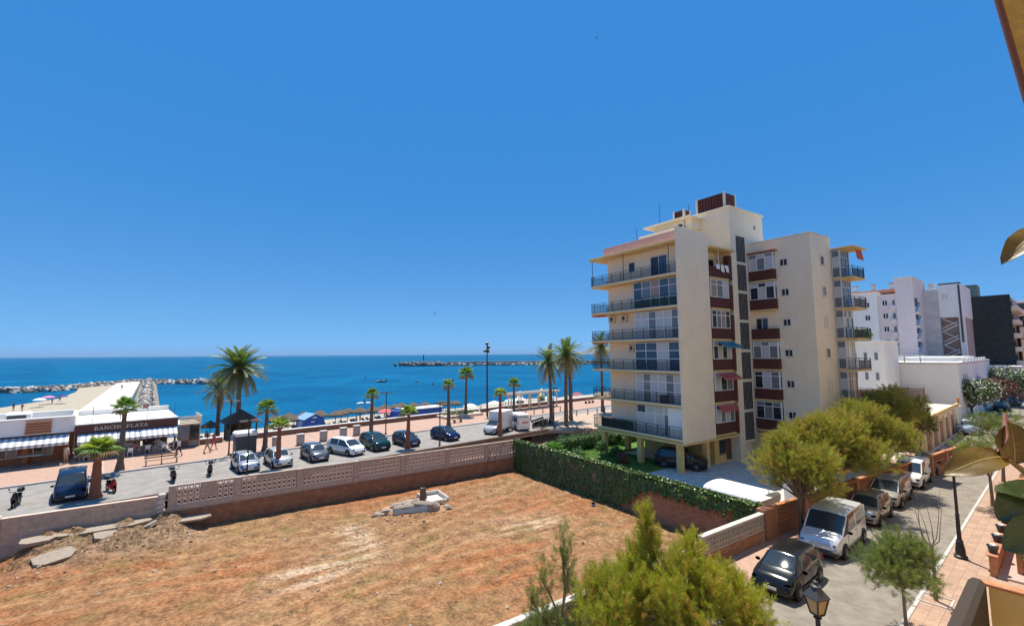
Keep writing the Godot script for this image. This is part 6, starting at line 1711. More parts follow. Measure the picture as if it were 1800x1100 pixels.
	for z in [-0.52, 0.52]:
		var d := MB.new()
		var ring := []
		var rr := []
		for k in 19: ring.append(Vector3(0, 0.34 + 0.33 * sin(TAU * k / 18), z + 0.33 * cos(TAU * k / 18))); rr.append(0.018)
		d.tube(ring, rr, 5, false)
		for k in 8: d.bar(Vector3(0, 0.34, z), Vector3(0, 0.34 + 0.33 * sin(TAU * k / 8), z + 0.33 * cos(TAU * k / 8)), 0.004)
		part(bi, "wheel", d, M.rubber)
	var fb := MB.new()
	for q in [[Vector3(0, 0.34, -0.52), Vector3(0, 0.36, -0.08)], [Vector3(0, 0.36, -0.08), Vector3(0, 0.82, -0.2)], [Vector3(0, 0.82, -0.2), Vector3(0, 0.8, 0.36)], [Vector3(0, 0.36, -0.08), Vector3(0, 0.72, 0.38)], [Vector3(0, 0.34, -0.52), Vector3(0, 0.8, -0.2)], [Vector3(0, 0.34, 0.52), Vector3(0, 0.92, 0.34)]]: fb.cyl(q[0], q[1], 0.02, 0.02, 6)
	part(bi, "frame", fb, M.iron_grey)
	var sb := MB.new(); sb.ball(Vector3(0, 0.92, -0.22), Vector3(0.08, 0.04, 0.14), 8, 5); sb.cyl(Vector3(0, 0.82, -0.2), Vector3(0, 0.92, -0.22), 0.015, 0.015, 6); part(bi, "saddle", sb, M.black)
	var hb := MB.new(); hb.cyl(Vector3(-0.26, 1.0, 0.28), Vector3(0.26, 1.0, 0.28), 0.015, 0.015, 6); hb.cyl(Vector3(0, 0.9, 0.34), Vector3(0, 1.0, 0.3), 0.018, 0.018, 6); part(bi, "handlebar", hb, M.iron)

# ================= street trees
var SPRAY := []
func spray_mesh(sd: int, L: float, n: int, wd: float, spread: float) -> ArrayMesh:
	var g := RandomNumberGenerator.new(); g.seed = sd
	var b := MB.new()
	for k in n:
		var t := (k + 0.5) / n
		var p := Vector3(0, L * t * 0.75, 0)
		var a := g.randf() * TAU
		var d := Vector3(cos(a) * spread, g.randf_range(0.5, 1.1), sin(a) * spread).normalized()
		var ln := L * (0.42 - 0.2 * t) * g.randf_range(0.8, 1.2)
		var sd2 := d.cross(Vector3(g.randfn(), g.randfn(), g.randfn())).normalized() * wd
		b.tri(p - sd2 * 0.6, p + d * ln + sd2 * 0.1, p + sd2 * 0.6)
		b.tri(p + d * ln * 0.35 - sd2 * 1.1, p + d * ln * 1.0, p + d * ln * 0.35 + sd2 * 1.1)
	return b.mesh()

# feathery tree: clumps are [centre, radii, sprays]
func feathery(called: String, label: String, cat: String, at: Vector3, trunk_h: float, r0: float, clumps: Array, cols: Array, size: float, bark: Material, upright := 0.6, group := "", density := 1.0):
	if SPRAY.is_empty():
		for i in 3: SPRAY.append(spray_mesh(70 + i, 1.0, 40, 0.013, 0.62))
	var o := thing(called, label, cat, at, 0.0, group)
	var tb := MB.new()
	var lean := Vector3(rng.randf_range(-0.15, 0.15), 0, rng.randf_range(-0.15, 0.15))
	var top := Vector3(0, trunk_h, 0) + lean
	tb.tube([Vector3(0, -0.15, 0), Vector3(0, trunk_h * 0.3, 0) + lean * 0.2, Vector3(0, trunk_h * 0.7, 0) + lean * 0.7, top], [r0 * 1.35, r0, r0 * 0.9, r0 * 0.8], 8)
	part(o, "trunk", tb, bark)
	var lb := MB.new()
	var per := [[], [], []]
	var cs := [[], [], []]
	for c in clumps:
		var ce: Vector3 = c[0]
		var mid := top.lerp(ce, 0.5) + Vector3(rng.randfn(0, 0.12), -0.05, rng.randfn(0, 0.12))
		lb.tube([top - Vector3(0, 0.15, 0), mid, ce], [r0 * 0.62, r0 * 0.36, r0 * 0.12], 6, false)
		for k in 9:
			var d := Vector3(rng.randfn(), rng.randfn() + 0.4, rng.randfn()).normalized()
			lb.tube([mid.lerp(ce, rng.randf()), ce + d * c[1] * 0.35, ce + d * c[1] * 0.85], [r0 * 0.16, r0 * 0.1, r0 * 0.04], 4, false)
		var tone := rng.randf()
		for k in int(c[2] * density * 1.05):
			var d := Vector3(rng.randfn(), rng.randfn(), rng.randfn()).normalized()
			var rad := pow(rng.randf(), 0.42) * (1.0 + 0.16 * sin(d.x * 7.0 + ce.x * 9.0) + 0.16 * sin(d.y * 9.0 + ce.z * 5.0))
			var p: Vector3 = ce + d * c[1] * rad
			var up := (d * (1.0 - upright) + Vector3.UP * upright + Vector3(rng.randfn(), rng.randfn(), rng.randfn()) * 0.28).normalized()
			var x := up.cross(Vector3(rng.randfn(), rng.randfn(), rng.randfn())).normalized()
			var v := rng.randi() % 3
			per[v].append(Transform3D(Basis(x, up, x.cross(up)).scaled_local(Vector3.ONE * size * rng.randf_range(0.7, 1.25)), p))
			var cc: Color = cols[0].lerp(cols[1], clampf(tone * 0.5 + rng.randf() * 0.6, 0, 1))
			if rng.randf() < 0.22: cc = cols[2]
			cs[v].append(cc)
	part(o, "limbs", lb, bark)
	var cr := Node3D.new(); cr.name = "crown"; o.add_child(cr)
	for v in 3: multi(cr, "foliage", SPRAY[v], vmat("feather", 0.75, 0.75), per[v], cs[v])
	return o

# a crown made of many separate plumes
func plumes(n: int, rx: float, rz: float, y0: float, y1: float, w: float, h: float, cnt: int, loose := 0.3) -> Array:
	var out := []
	for i in n:
		var a := i * 2.39996 + rng.randf() * 0.5
		var r := sqrt((i + 0.5) / n)
		var y := lerpf(y1, y0, r * r) + rng.randf_range(-loose * 1.6, loose)
		var f := rng.randf_range(0.5, 1.4)
		out.append([Vector3(cos(a) * r * rx, y, sin(a) * r * rz), Vector3(w * f, h * f, w * f), int(cnt * f * f)])
	return out

func cl(x: float, y: float, z: float, rx: float, ry: float, n: int) -> Array: return [Vector3(x, y, z), Vector3(rx, ry, rx), n]

func street_trees():
	var olive := [Color(0.25, 0.30, 0.06), Color(0.45, 0.435, 0.085), Color(0.50, 0.36, 0.12)]
	var yellow := [Color(0.29, 0.35, 0.04), Color(0.50, 0.51, 0.065), Color(0.54, 0.40, 0.10)]
	var green := [Color(0.16, 0.23, 0.08), Color(0.28, 0.34, 0.11), Color(0.30, 0.33, 0.13)]
	# foreground tamarisks below the balcony
	feathery("tamarisk_tree", "bushy yellow-green tamarisk in front of the lot's street wall", "tree", Vector3(5.6, 0.1, -17.3), 1.1, 0.13,
		plumes(34, 3.3, 1.9, 0.7, 2.2, 0.52, 0.8, 110) + [cl(-0.55, 2.9, -0.5, 0.42, 0.75, 110), cl(-0.6, 3.75, -0.5, 0.24, 0.55, 45), cl(0.95, 2.9, -0.1, 0.32, 0.6, 60)], yellow, 0.52, M.bark_grey, 0.72, "", 1.25)
	feathery("tamarisk_tree", "wispy grey-green tamarisk with two tall plumes at the edge of the lot", "tree", Vector3(1.5, 0.1, -15.2), 1.6, 0.09,
		[cl(0.12, 3.7, 0, 0.26, 0.8, 48), cl(0.2, 2.8, 0.1, 0.2, 0.6, 24), cl(-0.55, 2.9, 0.1, 0.22, 0.6, 26), cl(-0.95, 2.3, 0.0, 0.18, 0.5, 16), cl(-0.6, 1.7, 0.3, 0.6, 0.5, 110), cl(0.3, 1.4, 0.5, 0.6, 0.5, 100), cl(-1.2, 1.2, 0.6, 0.5, 0.5, 90)], green, 0.46, M.bark_grey, 0.8)
	# row along the parked cars
	feathery("street_tree", "olive tamarisk street tree between the black hatchback and the silver van", "tree", Vector3(15.7, 0.1, -25.75), 2.3, 0.13,
		plumes(19, 1.75, 1.2, 3.3, 4.7, 0.62, 0.62, 105, 0.75) + [cl(-0.9, 5.2, -0.1, 0.4, 0.5, 60)], olive, 0.5, M.bark, 0.5)
	feathery("street_tree", "broad olive tamarisk street tree spreading over the champagne car", "tree", Vector3(20.6, 0.1, -30.4), 2.3, 0.15,
		plumes(32, 2.9, 1.9, 2.9, 4.9, 0.8, 0.7, 135, 0.75), olive, 0.55, M.bark, 0.45)
	feathery("street_tree", "dense golden olive tamarisk over the beige car and the white small van", "tree", Vector3(26.2, 0.1, -34.4), 2.4, 0.15,
		plumes(32, 2.9, 1.9, 3.2, 5.3, 0.8, 0.7, 135, 0.75), olive, 0.55, M.bark, 0.45)
	feathery("street_tree", "tall tamarisk rising behind the golden one beside the garage wall", "tree", Vector3(32.2, 0.1, -40.0), 2.6, 0.14,
		plumes(20, 2.4, 1.8, 4.1, 5.9, 0.75, 0.65, 110, 0.75), olive, 0.6, M.bark, 0.45)
	feathery("street_tree", "greener street tree with pinkish tips before the garage doors", "tree", Vector3(37.6, 0.1, -43.0), 2.4, 0.09,
		plumes(13, 1.3, 1.1, 3.0, 5.1, 0.55, 0.6, 75), [Color(0.07, 0.12, 0.03), Color(0.13, 0.17, 0.04), Color(0.30, 0.18, 0.09)], 0.55, M.bark, 0.45)
	# right-hand pavement
	feathery("young_tree", "small round grey-green tamarisk by the kerb in front of the bare sapling", "tree", Vector3(14.1, 0.1, -17.3), 1.7, 0.055,
		plumes(16, 1.0, 0.9, 1.9, 3.1, 0.38, 0.42, 62), green, 0.42, M.bark_grey, 0.5)
	feathery("young_tree", "thin leaning street tree with light crown on the paved sidewalk beyond the lamp post", "tree", Vector3(31.2, 0.1, -30.6), 2.0, 0.09,
		[cl(-0.6, 3.2, 0, 0.9, 0.7, 130), cl(0.6, 3.6, 0, 0.8, 0.6, 110), cl(-1.2, 3.9, 0.2, 0.8, 0.6, 120)], green, 0.5, M.bark_grey, 0.4)
	feathery("young_tree", "thin street tree behind the leaning one, half hidden by the rubber plant", "tree", Vector3(37.8, 0.1, -36.1), 2.6, 0.1,
		[cl(-0.3, 4.0, 0, 1.1, 0.8, 170), cl(0.9, 4.5, 0, 0.9, 0.7, 140), cl(-1.3, 4.6, 0, 0.8, 0.6, 110)], green, 0.5, M.bark_grey, 0.4)
	# bare sapling
	var s := thing("bare_sapling", "leafless young tree with thin upswept branches beside the lamp post", "tree", Vector3(17.15, 0.1, -19.45))
	var b := MB.new(); b.tube([Vector3(0, -0.1, 0), Vector3(0.02, 1.2, 0), Vector3(0, 2.15, 0)], [0.075, 0.06, 0.065], 8); part(s, "trunk", b, M.bark_grey)
	for q in [[-0.5, 0.1, 4.3, -0.75], [-0.25, -0.2, 4.6, -0.35], [0.3, 0.15, 4.0, 0.55], [0.45, -0.1, 4.4, 0.6], [-0.1, 0.2, 4.1, -0.2], [-0.35, 0.2, 3.7, -0.5]]:
		b = MB.new(); b.tube([Vector3(0, 2.1, 0), Vector3(q[0] * 0.7, 2.4, q[1]), Vector3(q[0], 3.0, q[1]), Vector3(q[3], q[2], q[1] * 0.5)], [0.03, 0.022, 0.014, 0.005], 5)
		part(s, "branch", b, M.bark_grey)
	# oleanders and a red-leaved tree down the street
	for q in [["white_oleander", "round oleander covered in white flowers over the parked cars", Vector3(66.0, 0.1, -66.5), 4.2, 3.2, 2.3, Color(0.05, 0.10, 0.025), Color(0.11, 0.17, 0.04), 0.75],
			["white_oleander", "second white-flowering oleander further down the side street", Vector3(92.0, 0.1, -84.5), 4.6, 4.0, 3.2, Color(0.05, 0.10, 0.025), Color(0.10, 0.16, 0.04), 0.7],
			["red_leaved_tree", "dark red leaved plum tree behind the white oleander", Vector3(76.5, 0.1, -76.0), 4.0, 4.4, 2.3, Color(0.10, 0.03, 0.02), Color(0.20, 0.065, 0.035), 0.0]]:
		var o := thing(q[0], q[1], "tree", q[2])
		b = MB.new(); b.tube([Vector3(0, -0.1, 0), Vector3(0.1, q[3] * 0.4, 0), Vector3(0, q[3], 0)], [0.22, 0.16, 0.08], 8)
		for k in 5: b.tube([Vector3(0.05, q[3] * 0.45, 0), Vector3(cos(k * 1.26) * q[4] * 0.6, q[3] * 0.9, sin(k * 1.26) * q[4] * 0.6)], [0.1, 0.03], 6)
		part(o, "trunk", b, M.bark)
		var cr := Node3D.new(); cr.name = "crown"; o.add_child(cr)
		for k in 7:
			var a := k * 0.9
			var ce := Vector3(cos(a) * q[4] * 0.55, q[3] + (0.5 if k % 2 else -0.3), sin(a) * q[4] * 0.55) if k > 0 else Vector3(0, q[3] + 0.4, 0)
			leafy(cr, "foliage", ce, Vector3(q[4] * 0.55, q[5] * 0.6, q[4] * 0.55), 900, q[6], q[7], 0.3)
			if q[8] > 0: leafy(cr, "flowers", ce, Vector3(q[4] * 0.58, q[5] * 0.64, q[4] * 0.58), int(260 * q[8]), Color(0.7, 0.68, 0.6), Color(0.8, 0.78, 0.72), 0.26, 0.93)

# ================= garden of the block
func garden():
	var h := thing("clipped_hedge", "thick dark clipped hedge between the lawn and the seafront pavement", "hedge", lot(31.0, 0, 1.2), LOT_A)
	pbox(h, "inner_mass", mat("hedge_core", 0.05, 0.10, 0.02, 0.9), -2.2, 12.0, 0.05, 1.35, -0.5, 0.5, 0.2)
	for k in 9: leafy(h, "foliage", Vector3(-1.6 + k * 1.6, 0.85, 0), Vector3(1.15, 0.9, 0.95), 1300, Color(0.03, 0.08, 0.015), Color(0.08, 0.16, 0.03), 0.13, 0.75)
	var fp := thing("dwarf_fan_palm", "low spiky bright green fan palm bush on the lawn by the ivy", "shrub", lot(27.0, 0.05, 2.4))
	for k in 26:
		var f := part(fp, "fan_leaf", FN[0], leafmat("dwarf_green", 0.08, 0.20, 0.03))
		f.basis = (Basis(Vector3.UP, k * 2.4) * Basis(Vector3(1, 0, 0), -lerpf(1.3, 0.15, k / 26.0))).scaled_local(Vector3.ONE * 0.95)
	var c := 0
	for q in [["round_shrub", "small rounded green bush beside the dwarf fan palm", 27.8, 5.2, 0.85, 0.06], ["ball_topiary", "ball-clipped little tree in the middle of the lawn", 30.4, 5.6, 0.62, 0.75], ["red_shrub", "low reddish-leaved shrub by the first pillar", 30.6, 8.2, 0.65, 0.05], ["round_shrub", "rounded pale green bush against a yellow pillar", 32.0, 6.0, 0.7, 0.05], ["ball_topiary", "ball-clipped little tree between the pillars under the block", 34.8, 3.6, 0.55, 0.8], ["round_shrub", "dark rounded bush near the hedge behind the pillars", 37.0, 2.6, 0.75, 0.05], ["round_shrub", "bushy green shrub under the street balconies of the beige block", 50.6, 19.6, 1.3, 1.4]]:
		var o := thing(q[0], q[1], "shrub", lot(q[2], 0.05, q[3]))
		if q[5] > 0.3:
			var b := MB.new(); b.tube([Vector3(0, -0.05, 0), Vector3(0.04, q[5] * 0.6, 0), Vector3(0, q[5] + 0.2, 0)], [0.06, 0.05, 0.04], 6); part(o, "trunk", b, M.bark)
		var red: bool = q[0] == "red_shrub"
		leafy(o, "foliage", Vector3(0, q[5] + q[4] * 0.6, 0), Vector3(q[4], q[4] * 0.85, q[4]), 1100, Color(0.10, 0.04, 0.03) if red else Color(0.045, 0.11, 0.02), Color(0.22, 0.10, 0.07) if red else Color(0.12, 0.23, 0.04), 0.12, 0.5)
		leafy(o, "inner_foliage", Vector3(0, q[5] + q[4] * 0.55, 0), Vector3(q[4], q[4] * 0.8, q[4]) * 0.6, 400, Color(0.10, 0.04, 0.03) if red else Color(0.045, 0.11, 0.02), Color(0.22, 0.10, 0.07) if red else Color(0.12, 0.23, 0.04), 0.14, 0.0)
	var xs := []
	var cs := []
	var gb := MB.new()
	for k in 5: gb.tri(Vector3(cos(k * 1.3) * 0.03, 0, sin(k * 1.3) * 0.03), Vector3(cos(k * 1.3) * 0.03 + 0.012, 0, sin(k * 1.3) * 0.03), Vector3(cos(k * 1.3) * 0.08, 0.1, sin(k * 1.3) * 0.08))
	for i in 16000:
		var x := rng.randf_range(24.4, 36.0)
		var z := rng.randf_range(0.4, 15.0)
		if z > 11.6 and x > 24.2 + (16.0 - z) * 0.8: continue
		if x > 34.0 and z > 4.8: continue
		xs.append(Transform3D(Basis(Vector3.UP, rng.randf() * 6.0).scaled(Vector3.ONE * rng.randf_range(0.6, 1.2)), lot(x, 0.06, z)))
		cs.append(Color(0.07, 0.16, 0.02).lerp(Color(0.14, 0.26, 0.04), rng.randf()))
	var g := multi(self, "lawn_grass", gb, vmat("leaf", 0.55, 0.25), xs, cs)
	meta(g, "short mown grass of the apartment block's lawn", "grass")
	# white covered shelter in the courtyard
	var t := thing("white_canopy", "white fabric covered carport roof behind the ivy in the courtyard", "carport", lot(26.6, 0, 22.0), LOT_A)
	var tb := MB.new()
	for i in 10:
		var a0 := PI * i / 10.0
		var a1 := PI * (i + 1) / 10.0
		var A0 := Vector3(-cos(a0) * 1.3, 1.45 + sin(a0) * 0.32, 0)
		var A1 := Vector3(-cos(a1) * 1.3, 1.45 + sin(a1) * 0.32, 0)
		tb.quad(A0 + Vector3(0, 0, -2.0), A1 + Vector3(0, 0, -2.0), A1 + Vector3(0, 0, 1.6), A0 + Vector3(0, 0, 1.6))
	for s in [-1.3, 1.3]: tb.quad(Vector3(s, 1.45, -2.0), Vector3(s, 1.45, 1.6), Vector3(s, 1.15, 1.6), Vector3(s, 1.15, -2.0))
	part(t, "cover", tb, M.white_paint)
	for q in [[-1.25, -1.9], [1.25, -1.9], [-1.25, 1.5], [1.25, 1.5]]: pbox(t, "post", M.alu, q[0] - 0.04, q[0] + 0.04, 0.0, 1.45, q[1] - 0.04, q[1] + 0.04)
	pbox(t, "side_cloth", M.grey_wall, -1.2, 1.2, 0.2, 1.4, 1.52, 1.54)
	var ub := thing("utility_hut", "low white utility box beside the lattice fence", "box", lot(32.0, 0, 22.8), LOT_A)
	pbox(ub, "body", M.white_wall, -0.9, 0.9, 0.0, 1.7, -0.6, 0.6, 0.04)
	pbox(ub, "lid", M.white_paint, -1.0, 1.0, 1.702, 1.8, -0.7, 0.7, 0.03)
	pbox(ub, "door", M.shutter, -0.6, 0.6, 0.1, 1.5, 0.601, 0.62)

# ================= rubble in the lot
func rubble():
	var p0 := Vector3(11.0, 0, 6.4)
	var o := thing("pool_fragment", "broken concrete basin with faded pale blue side lying in the earth", "rubble", lot(p0.x, lot_h(p0.x, p0.z) - 0.15, p0.z), LOT_A - 0.35)
	var b := MB.new()
	b.box(Vector3(-0.75, 0.3, 0.35), Vector3(1.5, 0.85, 0.5), 0.14, Basis.from_euler(Vector3(-0.12, 0.06, 0.05)))
	b.box(Vector3(0.6, 0.36, 0.28), Vector3(1.45, 0.95, 0.5), 0.16, Basis.from_euler(Vector3(-0.1, -0.1, -0.09)))
	b.ball(Vector3(1.4, 0.3, 0.2), Vector3(0.4, 0.42, 0.35), 8, 5, 0.2, 12)
	part(o, "basin_wall", b, M.slab)
	b = MB.new()
	for i in 9:
		var x0 := -1.42 + i * 0.29
		var h0 := 0.50 + 0.07 * sin(i * 1.9) + 0.02 * i
		var h1 := 0.50 + 0.07 * sin(i * 1.9 + 1.9) + 0.02 * (i + 1)
		b.quad(Vector3(x0, -0.1, 0.70 - 0.012 * i), Vector3(x0, h0, 0.62 - 0.012 * i), Vector3(x0 + 0.29, h1, 0.61 - 0.012 * i), Vector3(x0 + 0.29, -0.1, 0.69 - 0.012 * i))
	part(o, "painted_side", b, M.pool_blue)
	b = MB.new()      # shallow tray behind
	b.xf = Transform3D(Basis.from_euler(Vector3(0.16, 0.5, -0.08)), Vector3(1.35, 0.45, -1.15))
	b.bx(-0.95, 0.95, 0.0, 0.1, -0.8, 0.8, 0.03); b.bx(-0.95, -0.8, 0.1, 0.36, -0.8, 0.8, 0.04); b.bx(0.8, 0.95, 0.1, 0.4, -0.8, 0.8, 0.04); b.bx(-0.79, 0.79, 0.1, 0.38, -0.8, -0.66, 0.04); b.bx(-0.3, 0.79, 0.1, 0.3, 0.66, 0.8, 0.04)
	part(o, "tray", b, M.concrete_pale)
	for q in [[-1.9, 0.18, -0.1, 0.75, 0.2, 0.28], [-2.5, 0.1, 0.05, 0.5, 0.16, 0.25], [-0.4, 0.62, -0.35, 0.55, 0.2, 0.4], [0.3, 0.66, -0.5, 0.4, 0.18, 0.35], [2.3, 0.15, -0.2, 0.4, 0.2, 0.3], [-1.2, 0.45, -0.5, 0.5, 0.22, 0.35]]:
		b = MB.new(); b.ball(Vector3(q[0], q[1], q[2]), Vector3(q[3], q[4], q[5]), 8, 5, 0.22, int(q[0] * 10) + 60); part(o, "broken_stone", b, M.slab)
	b = MB.new(); b.ball(Vector3(0, 0.0, -0.5), Vector3(2.5, 0.42, 1.4), 18, 8, 0.1, 3); part(o, "earth_heap", b, M.soil)
	var st := thing("tree_stump", "dark charred tree stump standing on the broken basin", "stump", lot(p0.x + 0.75, lot_h(p0.x, p0.z) + 0.35, p0.z - 0.3))
	b = MB.new(); b.tube([Vector3(0, 0, 0), Vector3(0.02, 0.5, 0), Vector3(-0.02, 1.05, 0)], [0.36, 0.26, 0.2], 9); part(st, "trunk", b, M.bark)
	b = MB.new(); b.tube([Vector3(0, 1.0, 0), Vector3(0.12, 1.3, 0)], [0.07, 0.02], 5); part(st, "snag", b, M.bark)
	# slabs along the bank by the plain wall
	var labels := ["long tilted concrete slab on the bank below the plain wall", "flat pale slab sticking out below the pierced wall's corner", "broken slab on the earth bank under the wall pillar", "grey slab half sunk at the foot of the earth bank", "square paving slab tipped on the bank slope", "small broken slab near the wall corner"]
	var i := 0
	for q in [[-6.6, 0.75, 4.6, 0.14, 0.8, 0.03, 0.12], [-2.6, 0.8, 2.9, 0.12, 0.8, -0.05, 0.1], [-9.4, 0.95, 1.5, 0.2, 0.8, 0.1, 0.15], [-8.3, 3.0, 1.7, 0.14, 0.9, 0.5, 0.35], [-6.3, 1.4, 1.3, 0.16, 0.8, 0.3, 0.3], [-4.4, 1.1, 0.9, 0.2, 0.6, 0.9, -0.3]]:
		var s := thing("concrete_slab", labels[i], "slab", lot(q[0], lot_h(q[0], q[1]) + 0.07, q[1]), LOT_A + q[5])
		b = MB.new(); b.prism(PackedVector2Array([Vector2(-q[2] / 2, -q[4] / 2), Vector2(-q[2] * 0.1, -q[4] * 0.56), Vector2(q[2] * 0.45, -q[4] * 0.42), Vector2(q[2] / 2, q[4] * 0.1), Vector2(q[2] * 0.3, q[4] / 2), Vector2(-q[2] * 0.3, q[4] * 0.45), Vector2(-q[2] * 0.52, q[4] * 0.15)]), -q[3] / 2, q[3] / 2)
		var m := part(s, "slab", b, M.slab); m.rotation.x = q[6]; m.rotation.z = q[5] * 0.15
		i += 1
	var bl := thing("plastic_ball", "small blue and white ball lying at the foot of the ivy", "ball", lot(22.6, lot_h(22.6, 12.6) + 0.13, 12.6))
	b = MB.new(); b.ball(Vector3.ZERO, Vector3(0.15, 0.15, 0.15), 14, 10); part(bl, "ball", b, M.white_paint)
	b = MB.new(); b.lathe(Vector3.ZERO, [Vector2(0.146, -0.05), Vector2(0.153, 0.0), Vector2(0.146, 0.05)], 14); part(bl, "blue_band", b, M.blue_roof)
	# loose stones and dry grass
	var sm := MB.new(); sm.ball(Vector3.ZERO, Vector3(1, 0.65, 0.85), 6, 4, 0.25, 8)
	var xs := []
	var cs := []
	for k in 7000:
		var x := rng.randf_range(-20.0, 23.6)
		var z := rng.randf_range(0.4, 24.2)
		var dens := 0.12 + 0.9 * exp(-(pow((x - 9.5) / 3.5, 2) + pow((z - 7.2) / 2.2, 2))) + (0.9 if x < -2.0 and x > -11.0 and z < 5.0 else 0.0) + 0.35 * clampf(hn.get_noise_2d(x * 2 + 9, z * 2), 0, 1)
		if rng.randf() > dens: continue
		var r := 0.014 + 0.10 * pow(rng.randf(), 6.0)
		xs.append(Transform3D(Basis.from_euler(Vector3(rng.randf(), rng.randf() * 6, rng.randf())).scaled(Vector3.ONE * r), lot(x, lot_h(x, z) + r * 0.25, z)))
		cs.append(Color(0.34, 0.25, 0.18).lerp(Color(0.5, 0.43, 0.36), rng.randf()) if rng.randf() < 0.6 else Color(0.24, 0.12, 0.065))
	meta(multi(self, "loose_stones", sm, vmat("stone", 0.95), xs, cs), "loose stones and rubble crumbs strewn over the earth lot", "stones")
	var gb := MB.new()
	for k in 9:
		var a := k * 2.4
		var l := 0.7 + 0.3 * sin(k * 1.7)
		gb.tri(Vector3(cos(a) * 0.05, 0, sin(a) * 0.05), Vector3(cos(a) * 0.05 + 0.03, 0, sin(a) * 0.05 + 0.02), Vector3(cos(a) * 0.45 * l, l, sin(a) * 0.45 * l))
	xs = []; cs = []
	for k in 7000:
		var x := rng.randf_range(-20.0, 23.7)
		var z := rng.randf_range(0.6, 24.3)
		var nn := hn.get_noise_2d(x * 1.6 + 70, z * 1.6) + 0.5 * hn.get_noise_2d(x * 6, z * 6 + 20)
		var edge := exp(-(23.8 - x) * 0.9) + 0.6 * exp(-(24.4 - z) * 0.7)
		if rng.randf() > clampf(nn * 1.6 - 0.05 + edge, 0.03, 1.0): continue
		var hgt := rng.randf_range(0.05, 0.12) + 0.22 * edge * rng.randf()
		xs.append(Transform3D(Basis(Vector3.UP, rng.randf() * 6).scaled(Vector3(hgt * 1.3, hgt, hgt * 1.3)), lot(x, lot_h(x, z) - 0.005, z)))
		cs.append(Color(0.45, 0.32, 0.15).lerp(Color(0.34, 0.27, 0.10), rng.randf()) if rng.randf() < 0.82 else Color(0.17, 0.19, 0.05))
	meta(multi(self, "dry_grass", gb, vmat("straw", 0.9, 0.2), xs, cs), "sparse dry straw-coloured grass growing on the earth lot", "grass")
	# weeds on the bank
	xs = []; cs = []
	for k in 900:
		var x := rng.randf_range(-11.0, -2.6)
		var z := rng.randf_range(0.3, 3.2)
		xs.append(Transform3D(Basis(Vector3.UP, rng.randf() * 6).scaled(Vector3.ONE * rng.randf_range(0.12, 0.3)), lot(x, lot_h(x, z) - 0.01, z)))
		cs.append(Color(0.30, 0.22, 0.12).lerp(Color(0.22, 0.2, 0.08), rng.randf()))
	meta(multi(self, "bank_weeds", gb, vmat("straw", 0.9, 0.2), xs, cs), "withered weeds on the earth bank under the plain wall", "weeds")

# ================= lamps and other street furniture
func t_lamp(label: String, at: Vector3, h: float):
	var o := thing("promenade_lamp", label, "lamp post", at, ROAD_A)
	var b := MB.new(); b.tube([Vector3.ZERO, Vector3(0, 0.5, 0), Vector3(0, h, 0)], [0.1, 0.075, 0.055], 8); part(o, "post", b, M.iron)
	b = MB.new(); b.lathe(Vector3.ZERO, [Vector2(0.2, 0), Vector2(0.2, 0.03), Vector2(0.1, 0.08)], 10); part(o, "base_plate", b, M.iron)
	for s in [-1.0, 1.0]:
		b = MB.new(); b.box(Vector3(s * 0.42, h + 0.02, 0), Vector3(0.72, 0.13, 0.34), 0.05); part(o, "lamp_head", b, M.iron)
		b = MB.new(); b.box(Vector3(s * 0.42, h - 0.055, 0), Vector3(0.5, 0.02, 0.24)); part(o, "lamp_lens", b, M.lamp_clear)

func lantern(label: String, at: Vector3, h: float):
	var o := thing("lantern_post", label, "lamp post", at, 0.3)
	var b := MB.new()
	b.lathe(Vector3.ZERO, [Vector2(0.26, 0), Vector2(0.26, 0.12), Vector2(0.2, 0.16), Vector2(0.19, 0.4), Vector2(0.13, 0.75), Vector2(0.15, 0.8), Vector2(0.09, 0.9), Vector2(0.075, 2.0), Vector2(0.095, 2.05), Vector2(0.065, 2.1), Vector2(0.055, h - 0.1), Vector2(0.1, h - 0.05), Vector2(0.06, h)], 12)
	part(o, "post", b, M.iron)
	var c := MB.new()      # cage bars
	var g := MB.new()
	for k in 4:
		var a := PI / 4 + k * PI / 2
		var e := a + PI / 2
		var lo := Vector3(cos(a) * 0.15, h + 0.04, sin(a) * 0.15)
		var hi := Vector3(cos(a) * 0.26, h + 0.44, sin(a) * 0.26)
		var lo2 := Vector3(cos(e) * 0.15, h + 0.04, sin(e) * 0.15)
		var hi2 := Vector3(cos(e) * 0.26, h + 0.44, sin(e) * 0.26)
		c.bar(lo, hi, 0.028); c.bar(hi, hi2, 0.034); c.bar(lo, lo2, 0.034)
		g.quad(lo * Vector3(0.96, 1, 0.96), hi * Vector3(0.96, 1, 0.96), hi2 * Vector3(0.96, 1, 0.96), lo2 * Vector3(0.96, 1, 0.96))
	part(o, "lantern_cage", c, M.iron); part(o, "lantern_glass", g, M.lantern_glass)
	var r := MB.new()
	for k in 4:
		var a := PI / 4 + k * PI / 2
		var e := a + PI / 2
		r.quad(Vector3(cos(a) * 0.31, h + 0.45, sin(a) * 0.31), Vector3(cos(a) * 0.1, h + 0.68, sin(a) * 0.1), Vector3(cos(e) * 0.1, h + 0.68, sin(e) * 0.1), Vector3(cos(e) * 0.31, h + 0.45, sin(e) * 0.31))
		r.tri(Vector3(cos(a) * 0.31, h + 0.449, sin(a) * 0.31), Vector3(cos(e) * 0.31, h + 0.449, sin(e) * 0.31), Vector3(0, h + 0.449, 0))
	r.lathe(Vector3(0, h + 0.66, 0), [Vector2(0.11, 0), Vector2(0.12, 0.05), Vector2(0.05, 0.1), Vector2(0.06, 0.15), Vector2(0, 0.2)], 10)
	part(o, "lantern_roof", r, M.iron_grey)

